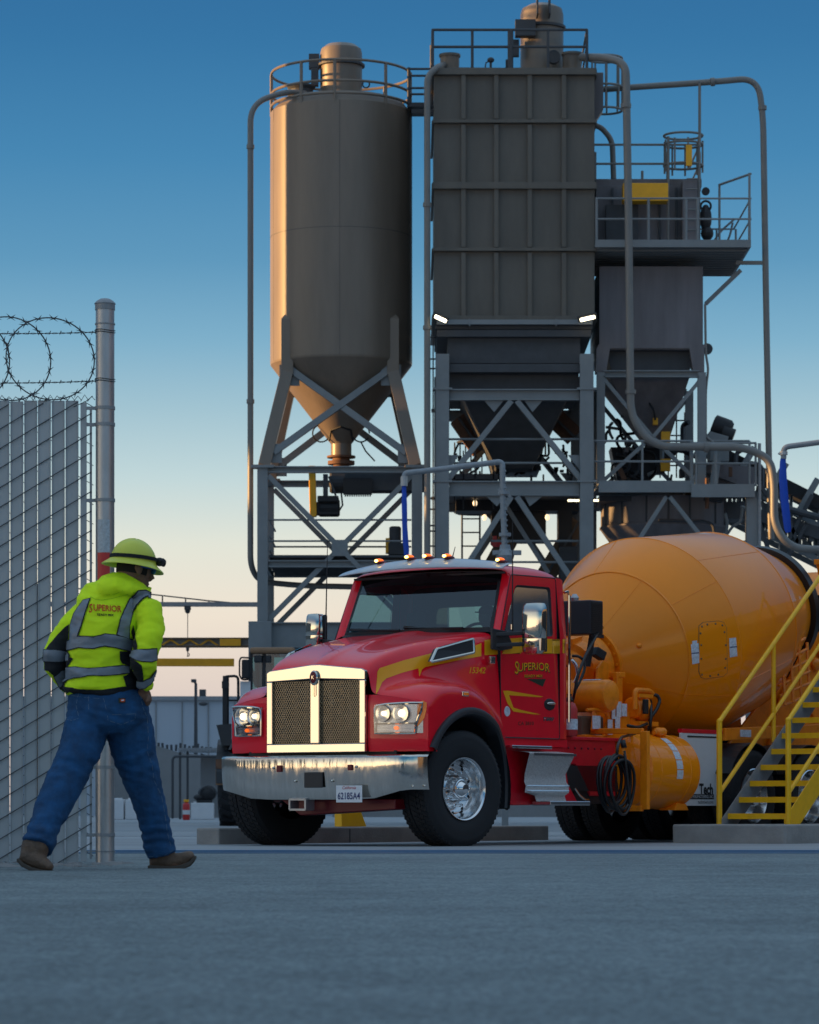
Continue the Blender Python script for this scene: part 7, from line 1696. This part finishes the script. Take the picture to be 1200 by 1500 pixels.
# boots
def boot(path, ank, nm, soleoff, d):
    m = MB(); m.rings(path, 20, (0,1,0)); m.rings(ank, 16, (0,1,0)); b = m.build('boot', 'leather', root, remesh=.007, smoothit=4, smooth=True, auto=180); folds(b, .004, 14, (1,1,1), 2.2)
    for v in b.data.vertices:
        p = v.co+L0; v.co.z = max(p.z, soleoff(p.x))-L0.z
    return b
zr = lambda x: B(0, 1108 if x < B(1040,0,.2).x else 1108-(x-B(1040,0,.2).x)/mb*.9, .2).z
b1 = boot([(B(838,1072,.2), 30*mb, .030), (B(862,1068,.2), 44*mb, .042), (B(910,1060,.2), 52*mb, .046), (B(960,1062,.2), 46*mb, .046), (B(1010,1056,.2), 44*mb, .050), (B(1050,1046,.2), 44*mb, .052), (B(1080,1034,.2), 36*mb, .045), (B(1098,1026,.2), 18*mb, .026)],
          [(B(905,1070,.2), 70*mb, .05), (B(908,1020,.2), 76*mb, .058), (B(912,960,.2), 74*mb, .058)], 'boot', zr, .2)
m = MB(); top = [(828,1090), (840,1083), (900,1090), (960,1092), (1020,1085), (1070,1064), (1100,1036), (1108,1028), (1111,1040), (1098,1066), (1075,1092), (1030,1110), (940,1112), (930,1104), (915,1112), (845,1115), (832,1108)]
m.prism([B(x, y, .2)-Vector((0,.05,0)) for x, y in top], (0,.1,0)); m.build('sole', 'sole', b1, bevel=.006)
b2 = boot([(B(88,1022,-.46), 34*mb, .034), (B(110,1030,-.465), 52*mb, .044), (B(145,1046,-.47), 56*mb, .048), (B(185,1066,-.475), 48*mb, .048), (B(225,1084,-.48), 40*mb, .050), (B(256,1100,-.485), 28*mb, .042), (B(272,1108,-.485), 14*mb, .022)],
          [(B(150,1040,-.46), 74*mb, .05), (B(162,1000,-.45), 80*mb, .058), (B(180,940,-.44), 78*mb, .058)], 'boot', lambda x: B(0, 1118, -.48).z, -.48)
m = MB(); m.prism([B(x, y, -.48)-Vector((0,.045,0)) for x, y in ((62,1048), (72,1046), (100,1072), (150,1098), (200,1110), (250,1118), (276,1116), (280,1124), (262,1130), (200,1127), (140,1118), (92,1096), (64,1064))], (0,.09,0)); m.build('sole', 'sole', b2, bevel=.005)
# hard hat
hat = A(727, 232, 0.0); fh = Vector((fw.x, fw.y, -.16)).normalized(); rh = fh.cross(Vector((0,0,1))).normalized(); uh = rh.cross(fh)
def HT(x, y, z): return hat + rh*x + fh*y + uh*z
m = MB(); g = []
for k in range(13):
    ph = math.pi/2*k/12; r = math.cos(ph); g.append([HT(.116*max(r, .01)*math.cos(a), .140*max(r, .01)*math.sin(a), .132*math.sin(ph)+(.006 if abs(math.cos(a)) < .2 and k > 2 else 0)) for a in [2*math.pi*j/48 for j in range(48)]])
m.quads(g, closed=True); m.v = [hat+(p-hat)*.94 for p in m.v]; hs = m.build('hard_hat', 'hivis_hat', root, smooth=True, auto=60)
m = MB(); g = []
for q, dz in ((1.0, .004), (1.05, -.006), (1.14, -.016), (1.25, -.026), (1.33, -.034), (1.34, -.039), (1.31, -.039), (1.12, -.022), (.96, -.008)):
    g.append([HT(.116*q*math.cos(a)*1.02, .140*q*math.sin(a)*1.02+(.012 if math.sin(a) > 0 else -.004)*(q-1)*2, dz-.012*(math.sin(a)**2)*(q-1)*2) for a in [2*math.pi*j/64 for j in range(64)]])
m.quads(g, closed=True); m.v = [hat+(p-hat)*.92 for p in m.v]; m.build('brim', 'hivis_hat', hs, smooth=True, auto=70)
m = MB(); m.quads([[HT(.1185*math.cos(a)*(1-.1*z/.03*0), .1425*math.sin(a), z+.010*math.sin(a)) for a in [2*math.pi*j/48 for j in range(48)]] for z in (.008, .030)], closed=True); m.v = [hat+(p-hat)*.945 for p in m.v]; m.build('strap', 'cloth_black', hs, smooth=True, solid=-.004)
m = MB(); m.box((-.03,-.016,-.02), (.03,.02,.022)); m.v = [HT(.0, .155, .026)+rh*p.x+fh*p.y+uh*p.z for p in m.v]; m.lathe([(0, .020), (.018, .022), (.02, .015)], HT(-.0, .172, .026), fh, 18); m.ell(HT(.045, .138, .028), (.022,.022,.018), 12, 8); m.ell(HT(-.045, .138, .028), (.022,.022,.018), 12, 8); m.build('headlamp', 'black', hs, bevel=.004)
# hair under the hat and safety glasses
m = MB(); g = []
for k in range(5):
    z = .045-.022*k; g.append([hd_(.083*math.cos(a), .103*math.sin(a)*(1 if k < 4 else .97), z) for a in [R(150)+R(240)*j/24 for j in range(25)]])
m.quads(g); m.build('hair', 'hair', root, smooth=True, solid=.006)
m = MB()
for q in (-1, 1): m.ell(hd_(q*.034, .104, -.002), (.033, .010, .020), 16, 10, RM)
gl = m.build('safety_glasses', 'lens_blue', root, smooth=True)
m = MB()
for q in (-1, 1): m.tube([hd_(q*.066, .100, .004), hd_(q*.086, .05, .002), hd_(q*.088, -.005, -.002)], .005, 6)
m.build('temple', 'hose_blue', gl)
# cuff ring
root.location.z += .016
for o in list(bpy.data.objects):
    for k in ('_local', '_L', '_o'):
        if k in o: del o[k]
